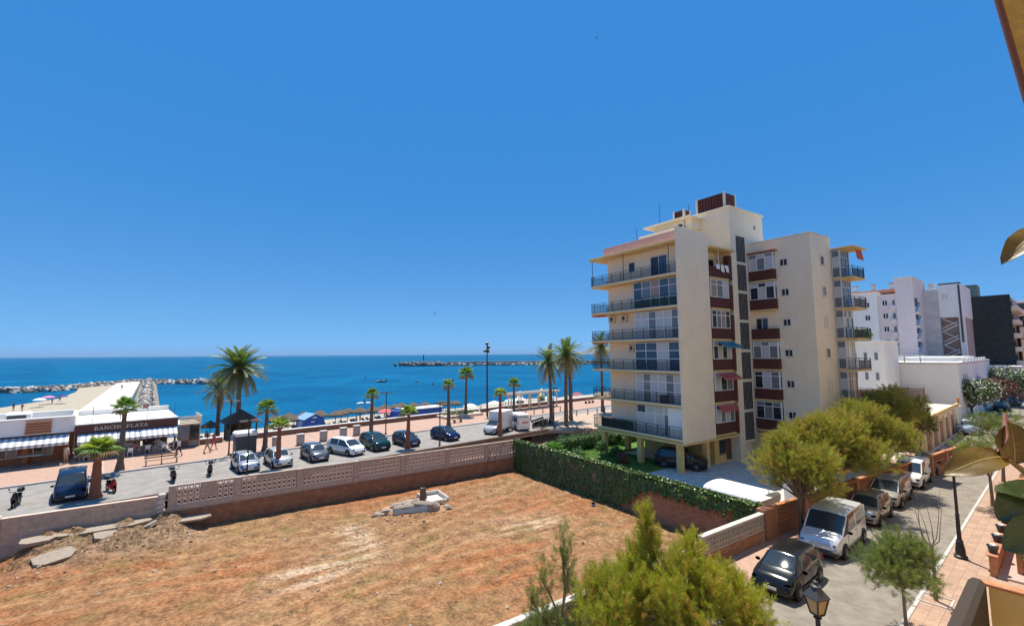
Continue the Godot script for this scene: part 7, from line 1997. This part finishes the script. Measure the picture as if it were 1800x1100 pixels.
func street_furniture():
	t_lamp("black double-headed lamp post by the service kiosk", road(-14.2, 0.14, -0.5), 5.4)
	t_lamp("black lamp post rising in front of the silver blue hatchback", road(-14.6, 0.0, 9.0), 4.6)
	t_lamp("black double-headed lamp post left of the blue cabin", road(3.0, 0.14, -0.5), 5.2)
	t_lamp("black double-headed lamp post beside the midnight blue hatchback", road(4.6, 0.0, 9.4), 4.7)
	t_lamp("black double-headed lamp post next to the leaning date palm", road(21.6, 0.1, 11.3), 5.4)
	t_lamp("black double-headed lamp post on the promenade beyond the date palms", road(39.5, 0.14, -0.6), 5.6)
	var m := thing("floodlight_mast", "very tall slim mast carrying floodlights over the beach", "mast", road(23.4, 0.14, -5.2))
	var b := MB.new(); b.tube([Vector3.ZERO, Vector3(0, 6, 0), Vector3(0, 11.6, 0)], [0.17, 0.13, 0.09], 10); part(m, "pole", b, M.iron)
	for q in [[0.0, 11.8, 0.1], [0.25, 11.2, 0.0], [-0.35, 10.6, 0.05], [0.15, 10.5, 0.2]]:
		b = MB.new(); b.box(Vector3(q[0], q[1], q[2]), Vector3(0.5, 0.42, 0.3), 0.06, Basis(Vector3(1, 0, 0), 0.5)); part(m, "floodlight", b, M.iron)
	pbox(m, "bracket", M.iron, -0.4, 0.4, 10.85, 10.93, -0.04, 0.04)
	lantern("black street lantern with amber glass in the foreground below the balcony", Vector3(7.65, 0.1, -12.1), 3.5)
	lantern("black street lamp post on the pink sidewalk beside the bare sapling", Vector3(21.9, 0.12, -23.25), 4.0)
	lantern("small lantern post rising behind the street trees at the garage wall", Vector3(41.2, 0.0, -49.2), 4.0)
	# bollards round the apron
	var bo := thing("steel_bollard", "slim dark bollard along the paved apron", "bollard", road(24.6, 0.1, 3.8), 0, "bollards at the apron")
	b = MB.new(); b.lathe(Vector3.ZERO, [Vector2(0.1, 0), Vector2(0.09, 0.05), Vector2(0.075, 0.75), Vector2(0.09, 0.78), Vector2(0.08, 0.88), Vector2(0, 0.92)], 10); part(bo, "post", b, rmat("bollard", [0.16, 0.10, 0.07], [0.24, 0.15, 0.11], 1.0))
	for q in [[26.0, 0.3], [27.2, 0.0], [29.6, -0.5], [31.8, -0.6], [34.0, -0.4], [36.0, -0.4], [33.6, 5.3], [36.2, 5.5], [38.6, 5.6], [40.6, 5.7]]: copy(bo, road(q[0], 0.1, q[1]), 0)
	# earthenware pots on the garden wall by the sidewalk
	var gw := thing("garden_wall", "low terracotta garden wall along the inner edge of the pink sidewalk", "wall", PARK, STR_A)
	pbox(gw, "wall", M.terracotta, 8.0, 60.0, -0.4, 0.95, 4.72, 4.95, 0.02)
	pbox(gw, "coping", M.roof_tile, 8.0, 60.0, 0.952, 1.03, 4.66, 5.02, 0.02)
	pbox(gw, "porch_wall", M.terracotta, 9.0, 60.0, 0.2, 2.3, 5.5, 5.7, 0.02)
	struct_terrace()
	var pot := thing("black_pot", "small black flowerpot standing on the terracotta garden wall", "flowerpot", street(8.5, 1.03, 4.84), 0, "pots on the garden wall")
	b = MB.new(); b.lathe(Vector3.ZERO, [Vector2(0.0, 0.0), Vector2(0.13, 0.0), Vector2(0.19, 0.26), Vector2(0.21, 0.27), Vector2(0.21, 0.32), Vector2(0.17, 0.32), Vector2(0.16, 0.25), Vector2(0.0, 0.24)], 14); part(pot, "pot", b, M.iron_grey)
	b = MB.new(); b.ball(Vector3(0, 0.33, 0), Vector3(0.13, 0.08, 0.13), 9, 5, 0.2, 4); part(pot, "soil", b, M.white_rubble)
	for k in 5: copy(pot, street(10.4 + k * 1.9, 1.03, 4.84), 0)
	# tree pit frames
	var tp := thing("tree_pit_frame", "square kerb frame set round the bare sapling", "tree pit", Vector3(17.15, 0.1, -19.45), STR_A)
	for q in [[-0.5, 0.5, -0.5, -0.44], [-0.5, 0.5, 0.44, 0.5], [-0.5, -0.44, -0.438, 0.438], [0.44, 0.5, -0.438, 0.438]]: pbox(tp, "edge", M.kerb, q[0], q[1], 0.0, 0.06, q[2], q[3], 0.008)
	# iron terrace fence on the seafront behind the block
	var fe := thing("terrace_fence", "pale railed terrace fence on the seafront side of the beige block", "fence", lot(28.5, 0.12, -3.0), LOT_A)
	railing(fe, [Vector3(0, 0, 0), Vector3(9, 0, 0), Vector3(9, 0, -3)], 0.0, 1.0, M.iron_grey)

func struct_terrace():
	var b := MB.new(); b.bx(8.0, 60.0, -0.4, 0.2, 4.96, 9.85)
	struct("garden_terrace", b, M.paver_dark, PARK, STR_A)

# ================= people
var POSE := {}
func seg_d(p: Vector3, a: Vector3, b: Vector3, ra: float, rb: float) -> float:
	var ab := b - a
	var t := clampf((p - a).dot(ab) / maxf(ab.length_squared(), 1e-6), 0, 1)
	return p.distance_to(a + ab * t) - lerpf(ra, rb, t)
# bones: [a, b, ra, rb, group]; groups 0 skin, 1 top, 2 bottom, 3 shoes
func pose_mesh(key: String, bones: Array, lo: Vector3, hi: Vector3, h: float) -> Dictionary:
	if POSE.has(key): return POSE[key]
	var nx := int((hi.x - lo.x) / h) + 1
	var ny := int((hi.y - lo.y) / h) + 1
	var nz := int((hi.z - lo.z) / h) + 1
	var F := PackedFloat32Array(); F.resize(nx * ny * nz); F.fill(1.0)
	for bn in bones:
		var r: float = maxf(bn[2], bn[3]) + h * 2.0 + 0.03
		var mn: Vector3 = (bn[0].min(bn[1]) - Vector3.ONE * r - lo) / h
		var mx: Vector3 = (bn[0].max(bn[1]) + Vector3.ONE * r - lo) / h
		for z in range(maxi(0, int(mn.z)), mini(nz, int(mx.z) + 2)):
			for y in range(maxi(0, int(mn.y)), mini(ny, int(mx.y) + 2)):
				for x in range(maxi(0, int(mn.x)), mini(nx, int(mx.x) + 2)):
					var i := (z * ny + y) * nx + x
					var d := seg_d(lo + Vector3(x, y, z) * h, bn[0], bn[1], bn[2], bn[3])
					var e := maxf(0.035 - absf(F[i] - d), 0.0) / 0.035
					F[i] = minf(F[i], d) - e * e * 0.00875
	var id := {}
	var V := PackedVector3Array()
	for z in nz - 1:
		for y in ny - 1:
			for x in nx - 1:
				var s := Vector3.ZERO
				var c := 0
				var base := (z * ny + y) * nx + x
				var f0 := F[base]
				var all := true
				for q in [1, nx, nx + 1, nx * ny, nx * ny + 1, nx * ny + nx, nx * ny + nx + 1]:
					if (F[base + q] < 0) != (f0 < 0): all = false; break
				if all: continue
				for e in [[0, 0, 0, 1, 0, 0], [0, 1, 0, 1, 1, 0], [0, 0, 1, 1, 0, 1], [0, 1, 1, 1, 1, 1], [0, 0, 0, 0, 1, 0], [1, 0, 0, 1, 1, 0], [0, 0, 1, 0, 1, 1], [1, 0, 1, 1, 1, 1], [0, 0, 0, 0, 0, 1], [1, 0, 0, 1, 0, 1], [0, 1, 0, 0, 1, 1], [1, 1, 0, 1, 1, 1]]:
					var a := F[((z + e[2]) * ny + y + e[1]) * nx + x + e[0]]
					var b := F[((z + e[5]) * ny + y + e[4]) * nx + x + e[3]]
					if (a < 0) != (b < 0):
						s += Vector3(e[0], e[1], e[2]).lerp(Vector3(e[3], e[4], e[5]), a / (a - b)); c += 1
				id[base] = V.size(); V.append(lo + (Vector3(x, y, z) + s / c) * h)
	var I := PackedInt32Array()
	for z in range(1, nz - 1):
		for y in range(1, ny - 1):
			for x in range(1, nx - 1):
				var base := (z * ny + y) * nx + x
				for ax in [[1, nx, nx * ny], [nx, nx * ny, 1], [nx * ny, 1, nx]]:
					var a := F[base]
					var b := F[base + ax[0]]
					if (a < 0) == (b < 0): continue
					var q := [base, base - ax[1], base - ax[1] - ax[2], base - ax[2]]
					if not (id.has(q[0]) and id.has(q[1]) and id.has(q[2]) and id.has(q[3])): continue
					if a < 0: q.reverse()
					for w in [0, 1, 2, 0, 2, 3]: I.append(id[q[w]])
	var G := PackedInt32Array()
	for p in V:
		var best := 9.0
		var g := 0
		for bn in bones:
			var d := seg_d(p, bn[0], bn[1], bn[2], bn[3])
			if d < best: best = d; g = bn[4]
		G.append(g)
	POSE[key] = {"V": V, "I": I, "G": G}
	return POSE[key]

func person(key: String, cols: Array, label: String, at: Vector3, turn: float, hair: Color, sc := 1.0, group := ""):
	var R := bones_of(key)
	var P := pose_mesh(key, R.bones, R.lo, R.hi, 0.036)
	var b := MB.new()
	var N := PackedVector3Array(); N.resize(P.V.size())
	for i in range(0, P.I.size(), 3):
		var a: Vector3 = P.V[P.I[i]]
		var m: Vector3 = (P.V[P.I[i + 2]] - a).cross(P.V[P.I[i + 1]] - a)
		for k in 3: N[P.I[i + k]] += m
	for i in P.I:
		b.v.append(P.V[i]); b.n.append(N[i].normalized()); b.c.append(cols[P.G[i]])
	b.col = cols[0]
	for hd in R.hands:      # five fingers on each hand
		var d: Vector3 = hd[1]
		var side: Vector3 = hd[2]
		for f in 4: b.tube([hd[0] + side * (f - 1.5) * 0.018, hd[0] + side * (f - 1.5) * 0.02 + d * 0.05, hd[0] + side * (f - 1.5) * 0.02 + d * [0.075, 0.09, 0.085, 0.07][f] + hd[3] * 0.025], [0.01, 0.009, 0.007], 5)
		b.tube([hd[0] - side * 0.035 - d * 0.05, hd[0] - side * 0.055 - d * 0.005, hd[0] - side * 0.05 + d * 0.03], [0.011, 0.01, 0.008], 5)
	var hd2: Vector3 = R.head
	b.tube([hd2 + Vector3(0, -0.01, 0.09), hd2 + Vector3(0, -0.035, 0.125)], [0.008, 0.016], 5)
	b.col = Color(0.03, 0.02, 0.02)
	for s in [-1, 1]: b.ball(hd2 + Vector3(s * 0.034, 0.005, 0.094), Vector3(0.011, 0.007, 0.008), 6, 4)
	b.col = Color(0.35, 0.1, 0.09); b.ball(hd2 + Vector3(0, -0.065, 0.093), Vector3(0.022, 0.006, 0.008), 6, 4)
	var o := thing("person", label, "person", at, turn, group)
	o.scale = Vector3.ONE * sc
	part(o, "body", b, vmat("cloth", 0.85))
	var hb := MB.new(); hb.col = hair; hb.ball(hd2 + Vector3(0, 0.035, -0.018), Vector3(0.098, 0.1, 0.108), 12, 8)
	part(o, "hair", hb, vmat("cloth", 0.85))

func bones_of(key: String) -> Dictionary:
	var sit := key == "sit"
	var walk := 1.0 if key == "walk" else 0.12
	var hp := Vector3(0, 0.93, 0) if not sit else Vector3(0, 0.56, 0)
	var B := []
	var ch := hp + Vector3(0, 0.42, 0.03)
	var nk := hp + Vector3(0, 0.56, 0.01)
	var hd := hp + Vector3(0, 0.71, 0.04)
	B.append([hp + Vector3(-0.07, 0, 0), hp + Vector3(0.07, 0, 0), 0.12, 0.12, 2])
	B.append([hp + Vector3(0, 0.1, 0), ch, 0.13, 0.145, 1]); B.append([ch + Vector3(-0.1, 0.03, 0), ch + Vector3(0.1, 0.03, 0), 0.1, 0.1, 1])
	B.append([nk, hd - Vector3(0, 0.06, 0.02), 0.05, 0.05, 0]); B.append([hd - Vector3(0, 0.03, 0), hd + Vector3(0, 0.03, 0), 0.085, 0.095, 0])
	var hands := []
	for s in [-1.0, 1.0]:
		var sh := ch + Vector3(s * 0.18, 0.07, 0)
		var sw: float = s * walk
		var el := sh + Vector3(s * 0.06, -0.28, 0.10 * sw)
		var wr := el + Vector3(s * 0.0, -0.23, 0.10 + 0.10 * sw)
		if sit: wr = el + Vector3(-s * 0.1, -0.02, 0.24)
		B.append([sh, el, 0.06, 0.045, 1]); B.append([el, wr, 0.042, 0.03, 0])
		var hdir := (wr - el).normalized()
		B.append([wr, wr + hdir * 0.07, 0.035, 0.035, 0])
		hands.append([wr + hdir * 0.09, hdir, Vector3(0, 0, 1) if not sit else Vector3(1, 0, 0), Vector3(-s * 0.6, 0, 0.3)])
		var h := hp + Vector3(s * 0.09, -0.04, 0)
		var kn := h + Vector3(s * 0.01, -0.42, -0.16 * sw + 0.03)
		var an := kn + Vector3(0, -0.40, -0.12 * sw - 0.03 + (-0.05 if sw < 0.0 and walk > 0.5 else 0.0))
		if sit:
			kn = h + Vector3(s * 0.04, -0.02, 0.44); an = kn + Vector3(0, -0.42, -0.02)
		B.append([h, kn, 0.095, 0.062, 2]); B.append([kn, an, 0.06, 0.042, 0])
		B.append([an + Vector3(0, -0.03, -0.02), an + Vector3(0, -0.045, 0.15), 0.042, 0.035, 3])
	return {"bones": B, "lo": Vector3(-0.5, -0.12, -0.45), "hi": Vector3(0.5, 1.95, 0.75), "head": hd, "hands": hands}

func people():
	var skin := Color(0.42, 0.24, 0.16)
	var dark := Color(0.04, 0.03, 0.025)
	var c := func(t: Color, l: Color) -> Array: return [skin, t, l, Color(0.06, 0.05, 0.05)]
	person("stand", c.call(Color(0.6, 0.5, 0.36), Color(0.45, 0.33, 0.2)), "person in a pale beige shirt standing outside the white bar", road(-26.3, 0.145, -7.2), ROAD_A + 2.4, dark)
	person("walk", c.call(Color(0.7, 0.7, 0.68), Color(0.45, 0.08, 0.08)), "person in white top and red shorts at the restaurant tables", road(-24.0, 0.145, -7.0), ROAD_A + 1.2, dark)
	person("walk", c.call(Color(0.72, 0.72, 0.72), Color(0.03, 0.03, 0.04)), "person in white shirt and dark trousers near the wooden bench", road(-18.0, 0.145, -3.6), ROAD_A - 1.2, Color(0.4, 0.3, 0.2))
	person("walk", c.call(Color(0.22, 0.2, 0.15), Color(0.3, 0.26, 0.18)), "person in khaki walking along the promenade beside the one in red", road(-15.6, 0.145, -3.6), ROAD_A + 1.5, dark)
	person("walk", c.call(Color(0.5, 0.05, 0.06), Color(0.45, 0.08, 0.08)), "person in red walking on the promenade", road(-14.8, 0.145, -4.9), ROAD_A + 1.5, dark)
	person("stand", c.call(Color(0.34, 0.13, 0.09), Color(0.03, 0.04, 0.1)), "person in dark swimwear standing on the path to the beach", road(-14.2, -0.62, -13.2), ROAD_A + 0.4, dark)
	var y := 0.145
	for q in [["sit", -24.9, -8.75, 0.0, Color(0.1, 0.12, 0.3), "diner in a blue top seated at the leftmost terrace table"], ["sit", -21.7, -8.45, 0.1, Color(0.6, 0.6, 0.6), "diner in a light top seated under the middle awning"], ["sit", -20.2, -8.95, -0.1, Color(0.04, 0.04, 0.05), "diner in black seated under the right-hand awning"], ["sit", -21.3, -7.1, PI, Color(0.3, 0.1, 0.1), "diner in dark red seated with the back to the street"]]:
		person(q[0], c.call(q[4], Color(0.05, 0.05, 0.07)), q[5], road(q[1], y, q[2]), ROAD_A + q[3], dark)
	# bathers and walkers far off
	var tops := [Color(0.03, 0.04, 0.06), Color(0.4, 0.08, 0.07), Color(0.42, 0.24, 0.16), Color(0.5, 0.5, 0.5), Color(0.05, 0.12, 0.3)]
	var k := 0
	for q in [[-112.0, -1.75, -103.5], [-108.5, -1.75, -102.0], [-118.0, -1.75, -118.0], [-122.0, -1.75, -124.0]]:
		person("stand", c.call(tops[k % 5], tops[(k + 2) % 5]), "bather standing on the sand by the small lagoon", Vector3(q[0], q[1], q[2]), k * 1.3, dark, 1.0, "bathers by the lagoon"); k += 1
	for q in [[-133.5, -1.1, -157.0], [-170.0, -1.1, -203.5], [-168.5, -1.1, -202.5]]:
		person("walk", c.call(tops[k % 5], tops[(k + 1) % 5]), "walker on the pale pier path", Vector3(q[0], q[1], q[2]), k * 1.1, dark, 1.0, "walkers on the pier"); k += 1
	for q in [[33.5, -12.8], [34.6, -13.3], [40.8, -12.6], [42.6, -12.4], [27.5, -12.0], [6.0, -16.2], [11.8, -17.2]]:
		person("stand", c.call(tops[k % 5], tops[(k + 3) % 5]), "bather standing on the beach beyond the promenade wall", road(q[0], -0.95, q[1]), k * 0.9, dark, 1.0, "bathers on the beach"); k += 1
	person("sit", c.call(Color(0.03, 0.04, 0.07), Color(0.03, 0.04, 0.07)), "rider kneeling on the white paddle board", Vector3(-38.0, -2.4, -118.0), 1.6, dark)
	# beach parasols by the lagoon
	for q in [["pink_parasol", "pink parasol on the sand by the lagoon", -118.0, -117.0, [0.6, 0.2, 0.35]], ["pale_parasol", "white parasol on the sand by the lagoon", -113.5, -110.5, [0.7, 0.7, 0.68]], ["navy_parasol", "navy blue parasol next to the pink one by the lagoon", -116.0, -118.5, [0.03, 0.03, 0.14]]]:
		var o := thing(q[0], q[1], "parasol", Vector3(q[2], -1.75, q[3]))
		var cb := MB.new(); cb.lathe(Vector3(0, 1.7, 0), [Vector2(1.3, 0), Vector2(0.8, 0.32), Vector2(0, 0.5)], 10); part(o, "canopy", cb, mat(q[0], q[4][0], q[4][1], q[4][2], 0.8))
		var pp := MB.new(); pp.cyl(Vector3(0, -0.2, 0), Vector3(0, 2.1, 0), 0.03, 0.02, 6); part(o, "pole", pp, M.white_paint)

# ================= things close to the camera
func leaf(p: Node, base: Vector3, tip: Vector3, up: Vector3, w: float, curl: float, fold: float, m: Material, sag := 0.0, called := "leaf"):
	var d := tip - base
	var L := d.length()
	var z := d / L
	var x := z.cross(up).normalized()
	var y := x.cross(z)
	var b := MB.new()
	var NL := 14
	var NW := 8
	var G := []
	for i in NL + 1:
		var t := float(i) / NL
		var hw := w * 0.5 * pow(sin(PI * pow(t, 0.9)), 0.6) * (1.0 + 0.03 * sin(t * 23.0 + L * 90.0)) if i > 0 and i < NL else 0.002
		var row := []
		for j in NW + 1:
			var s := 2.0 * j / NW - 1.0
			row.append(base + z * (L * t) + x * (hw * s) + y * (curl * sin(PI * t) * L + fold * absf(s) * hw + 0.05 * w * sin(t * 9.0 + s * 2.0) * absf(s) - sag * t * t * L))
		G.append(row)
	var und := MB.new()
	for i in NL:
		for j in NW:
			var off: Vector3 = y * 0.0012
			b.quad(G[i][j] + off, G[i + 1][j] + off, G[i + 1][j + 1] + off, G[i][j + 1] + off)
			und.quad(G[i][j] - off, G[i][j + 1] - off, G[i + 1][j + 1] - off, G[i + 1][j] - off)
	var lm := part(p, called, smooth(b), m)
	part(lm, "underside", smooth(und), M.rubber_under if m == M.rubber_upper else m)
	var rib := MB.new()
	var pts := []
	var rr := []
	for i in NL + 1: pts.append(G[i][NW / 2] - y * 0.001); rr.append(0.0035 * (1.15 - float(i) / NL))
	rib.tube(pts, rr, 5, false)
	part(lm, "midrib", rib, M.rib)

func smooth(b: MB) -> ArrayMesh:
	var acc := {}
	for i in b.v.size():
		var k := (b.v[i] * 20000.0).round()
		acc[k] = acc.get(k, Vector3.ZERO) + b.n[i]
	for i in b.v.size(): b.n[i] = acc[(b.v[i] * 20000.0).round()].normalized()
	return b.mesh()

# a point given as right, down (in metres per metre ahead) and metres ahead of the balcony
func near(x: float, y: float, d: float) -> Vector3: return Vector3(x * d, 10.2 + y * d, -d)

func foreground():
	var up := rmat("rubber_upper", [0.035, 0.06, 0.016], [0.07, 0.10, 0.028], 0.12, 0.25, 1.0, 0.015, null, 3, false)
	up.backlight_enabled = true; up.backlight = lin(0.10, 0.09, 0.01)
	var un := rmat("rubber_under", [0.11, 0.068, 0.010], [0.19, 0.118, 0.018], 0.12, 0.42, 1.0, 0.015, null, 8, false)
	un.backlight_enabled = true; un.backlight = lin(0.24, 0.13, 0.008)
	mat("sheath", 0.45, 0.20, 0.13, 0.4)
	mat("rib", 0.34, 0.24, 0.08, 0.4)
	var o := thing("rubber_plant", "rubber plant with broad olive brown leaves leaning in from the balcony", "plant", Vector3.ZERO)
	var D := 1.9
	var st := MB.new()
	st.tube([Vector3(2.75, 8.62, -1.9), Vector3(2.6, 9.1, -1.92), Vector3(2.4, 9.5, -1.92), near(1.11, -0.27, D), near(1.06, -0.23, D)], [0.022, 0.02, 0.017, 0.013, 0.008], 8)
	st.tube([Vector3(2.6, 9.1, -1.92), Vector3(2.7, 9.8, -1.9), Vector3(2.5, 10.55, -1.85), Vector3(2.24, 10.70, -1.85)], [0.018, 0.015, 0.012, 0.008], 8)
	st.tube([near(1.11, -0.27, D), near(1.13, -0.34, D), near(1.14, -0.43, D)], [0.01, 0.012, 0.014], 6)
	part(o, "stem", st, mat("stem", 0.20, 0.13, 0.05, 0.6))
	leaf(o, near(1.0565, -0.2269, D), near(0.9213, -0.2652, D), Vector3(-0.1, -0.75, -0.6), 0.115, -0.13, -0.22, M.rubber_upper, 0.0)
	leaf(o, near(1.0733, -0.2413, D), near(1.0727, -0.1539, D), Vector3(0.25, 0.0, -1.0), 0.135, -0.06, -0.25, M.rubber_upper)
	leaf(o, near(1.0325, -0.2232, D * 1.01), near(1.0613, -0.1332, D * 1.01), Vector3(0.5, 0.0, 1.0), 0.062, 0.05, 0.9, M.sheath, 0.0, "new_leaf_sheath")
	leaf(o, near(1.1114, -0.2829, D), near(1.0296, -0.3585, D), Vector3(-0.3, 0.6, 0.75), 0.13, 0.14, 0.2, M.rubber_upper)
	leaf(o, near(1.1175, -0.3281, D), near(1.0295, -0.3, D * 0.98), Vector3(0.0, 0.95, 0.3), 0.11, 0.05, 0.3, M.rubber_upper)
	leaf(o, near(1.0967, -0.3063, D * 1.02), near(1.047, -0.3991, D), Vector3(-0.4, -0.3, -0.9), 0.12, -0.08, -0.2, M.rubber_upper)
	leaf(o, near(1.1218, -0.3605, D * 0.97), near(1.0365, -0.4197, D * 0.97), Vector3(-0.2, 0.6, 0.8), 0.12, 0.1, 0.25, M.rubber_upper, 0.0)
	leaf(o, Vector3(2.24, 10.70, -1.85), near(1.0923, 0.1908, 1.85), Vector3(-0.5, -0.8, -0.3), 0.10, -0.16, -0.3, M.rubber_upper)
	var pt := thing("plant_pot", "terracotta pot holding the rubber plant on the balcony ledge", "flowerpot", Vector3(2.78, 8.3, -1.9))
	var b := MB.new(); b.lathe(Vector3.ZERO, [Vector2(0, 0), Vector2(0.17, 0), Vector2(0.23, 0.36), Vector2(0.26, 0.37), Vector2(0.26, 0.43), Vector2(0.22, 0.43), Vector2(0.2, 0.36), Vector2(0, 0.34)], 18); part(pt, "pot", b, M.terracotta)
	b = MB.new(); b.lathe(Vector3.ZERO, [Vector2(0.205, 0.37), Vector2(0, 0.39)], 16); part(pt, "soil", b, M.soil)
	# ledge of the balcony next door, outside the frame, that carries the pot
	var bl := thing("balcony_ledge", "rendered yellow balcony ledge carrying the potted rubber plant", "ledge", Vector3.ZERO)
	pbox(bl, "slab", M.plaster_yellow, 2.45, 5.2, 8.1, 8.298, -3.0, 1.5, 0.02)
	# ochre awning edge above
	var aw := thing("ochre_awning", "weathered ochre awning edge with a brown hem hanging above the balcony", "awning", Vector3.ZERO)
	var f := MB.new()
	var A := near(1.1479, 0.8206, 2.2)
	var E := near(1.1846, 0.6026, 2.1)
	var dirn := (E - A)
	f.quad(A - dirn * 0.8, E + dirn * 1.2, E + dirn * 1.2 + Vector3(1.6, 0.5, 0.6), A - dirn * 0.8 + Vector3(1.6, 0.5, 0.6))
	f.quad(A - dirn * 0.8 + Vector3(0, 0.02, 0), A - dirn * 0.8 + Vector3(1.6, 0.52, 0.6), E + dirn * 1.2 + Vector3(1.6, 0.52, 0.6), E + dirn * 1.2 + Vector3(0, 0.02, 0))
	var om := rmat("awning_ochre", [0.42, 0.25, 0.05], [0.58, 0.37, 0.10], 0.5, 0.85, 2.0, 0.015, null, 3, false)
	om.backlight_enabled = true; om.backlight = lin(0.30, 0.17, 0.03)
	part(aw, "cloth", f, om)
	b = MB.new(); b.tube([A - dirn * 0.8, E + dirn * 1.2], [0.014, 0.014], 8); part(aw, "hem", b, rmat("awning_hem", [0.10, 0.03, 0.025], [0.22, 0.09, 0.05], 0.15, 0.9, 2.0, 0.03, null, 2, false))
	# first-floor balcony of our own building further along the street
	var nb := thing("neighbour_balcony", "yellow balcony with terracotta coping and dark netting on its street side", "balcony", Vector3(8.82, 0.2, -9.0), STR_A)
	pbox(nb, "divider_wall", M.plaster_yellow, -0.12, 0.0, 3.2, 5.66, 0.1, 3.2, 0.012)
	pbox(nb, "divider_coping", M.terracotta, -0.17, 0.05, 5.662, 5.72, 0.02, 3.2, 0.012)
	pbox(nb, "floor_slab", M.plaster_yellow, -7.0, 6.0, 3.0, 3.198, -0.05, 3.2, 0.02)
	pbox(nb, "netting", rmat("netting", [0.03, 0.022, 0.018], [0.08, 0.055, 0.04], 0.2, 0.95, 8.0, 0.04, null, 6, false), -7.0, -0.13, 3.3, 5.78, -0.16, 0.08, 0.07)
	b = MB.new(); b.cyl(Vector3(-0.13, 3.2, 1.1), Vector3(-0.13, 5.6, 1.1), 0.012, 0.012, 6); part(nb, "wire", b, M.pipe)
	var lp := thing("balcony_shrub", "bright green potted plant beyond the yellow divider wall", "plant", street(9.2, 1.1, 6.4))
	b = MB.new(); b.lathe(Vector3(0, -0.9, 0), [Vector2(0, 0), Vector2(0.3, 0), Vector2(0.4, 0.6), Vector2(0.34, 0.6), Vector2(0, 0.55)], 14); part(lp, "pot", b, M.terracotta)
	leafy(lp, "foliage", Vector3(0, 0.3, 0), Vector3(0.9, 0.7, 0.9), 700, Color(0.10, 0.2, 0.03), Color(0.2, 0.32, 0.05), 0.16)

func own_building():
	# the house the picture is taken from: its sun-lit front lies behind the camera
	var o := thing("own_apartment_house", "long yellow-rendered apartment house behind the terracotta garden wall, facing the side street", "building", PARK, STR_A)
	pbox(o, "street_front", rmat("own_front", [0.68, 0.55, 0.36], [0.77, 0.64, 0.44], 4.0, 0.9, 1.0), -70.0, 60.0, -0.4, 21.0, 9.9, 21.0, 0.03)
	for k in 10:
		for y in [0.9, 3.9, 6.9, 9.9, 12.9, 15.9]:
			if k >= 1: window(o, Vector3(-66.0 + k * 12.0 + 5.4, y + 0.1, 9.895), Vector3(-1, 0, 0), 2.2, 2.1, 2, [], M.white_paint, [M.glass_dark, M.glass_grey], 0.07)

func birds():
	for q in [[Vector3(8.5, 41.0, -42.0), 0.5, "dark swift gliding high in the open sky"], [Vector3(-13.5, 17.3, -79.0), 1.2, "small dark bird flying low above the sea"]]:
		var o := thing("bird", q[2], "bird", q[0], q[1])
		o.rotation.z = 0.9
		var b := MB.new(); b.tube([Vector3(0, 0, 0.16), Vector3(0, 0.01, 0.1), Vector3(0, 0, -0.02), Vector3(0, 0, -0.18), Vector3(0, 0, -0.3)], [0.01, 0.035, 0.045, 0.02, 0.004], 8)
		b.ball(Vector3(0, 0.015, 0.14), Vector3(0.03, 0.03, 0.035), 8, 6)
		for s in [-1.0, 1.0]:
			b.quad(Vector3(s * 0.02, 0.01, 0.08), Vector3(s * 0.22, 0.06, 0.08), Vector3(s * 0.22, 0.06, 0.0), Vector3(s * 0.02, 0.01, -0.04))
			b.quad(Vector3(s * 0.22, 0.06, 0.08), Vector3(s * 0.5, 0.02, -0.1), Vector3(s * 0.48, 0.02, -0.12), Vector3(s * 0.22, 0.06, 0.0))
			b.tri(Vector3(0, 0, -0.16), Vector3(s * 0.07, 0, -0.32), Vector3(s * 0.01, 0, -0.24))
		part(o, "body", b, M.black)
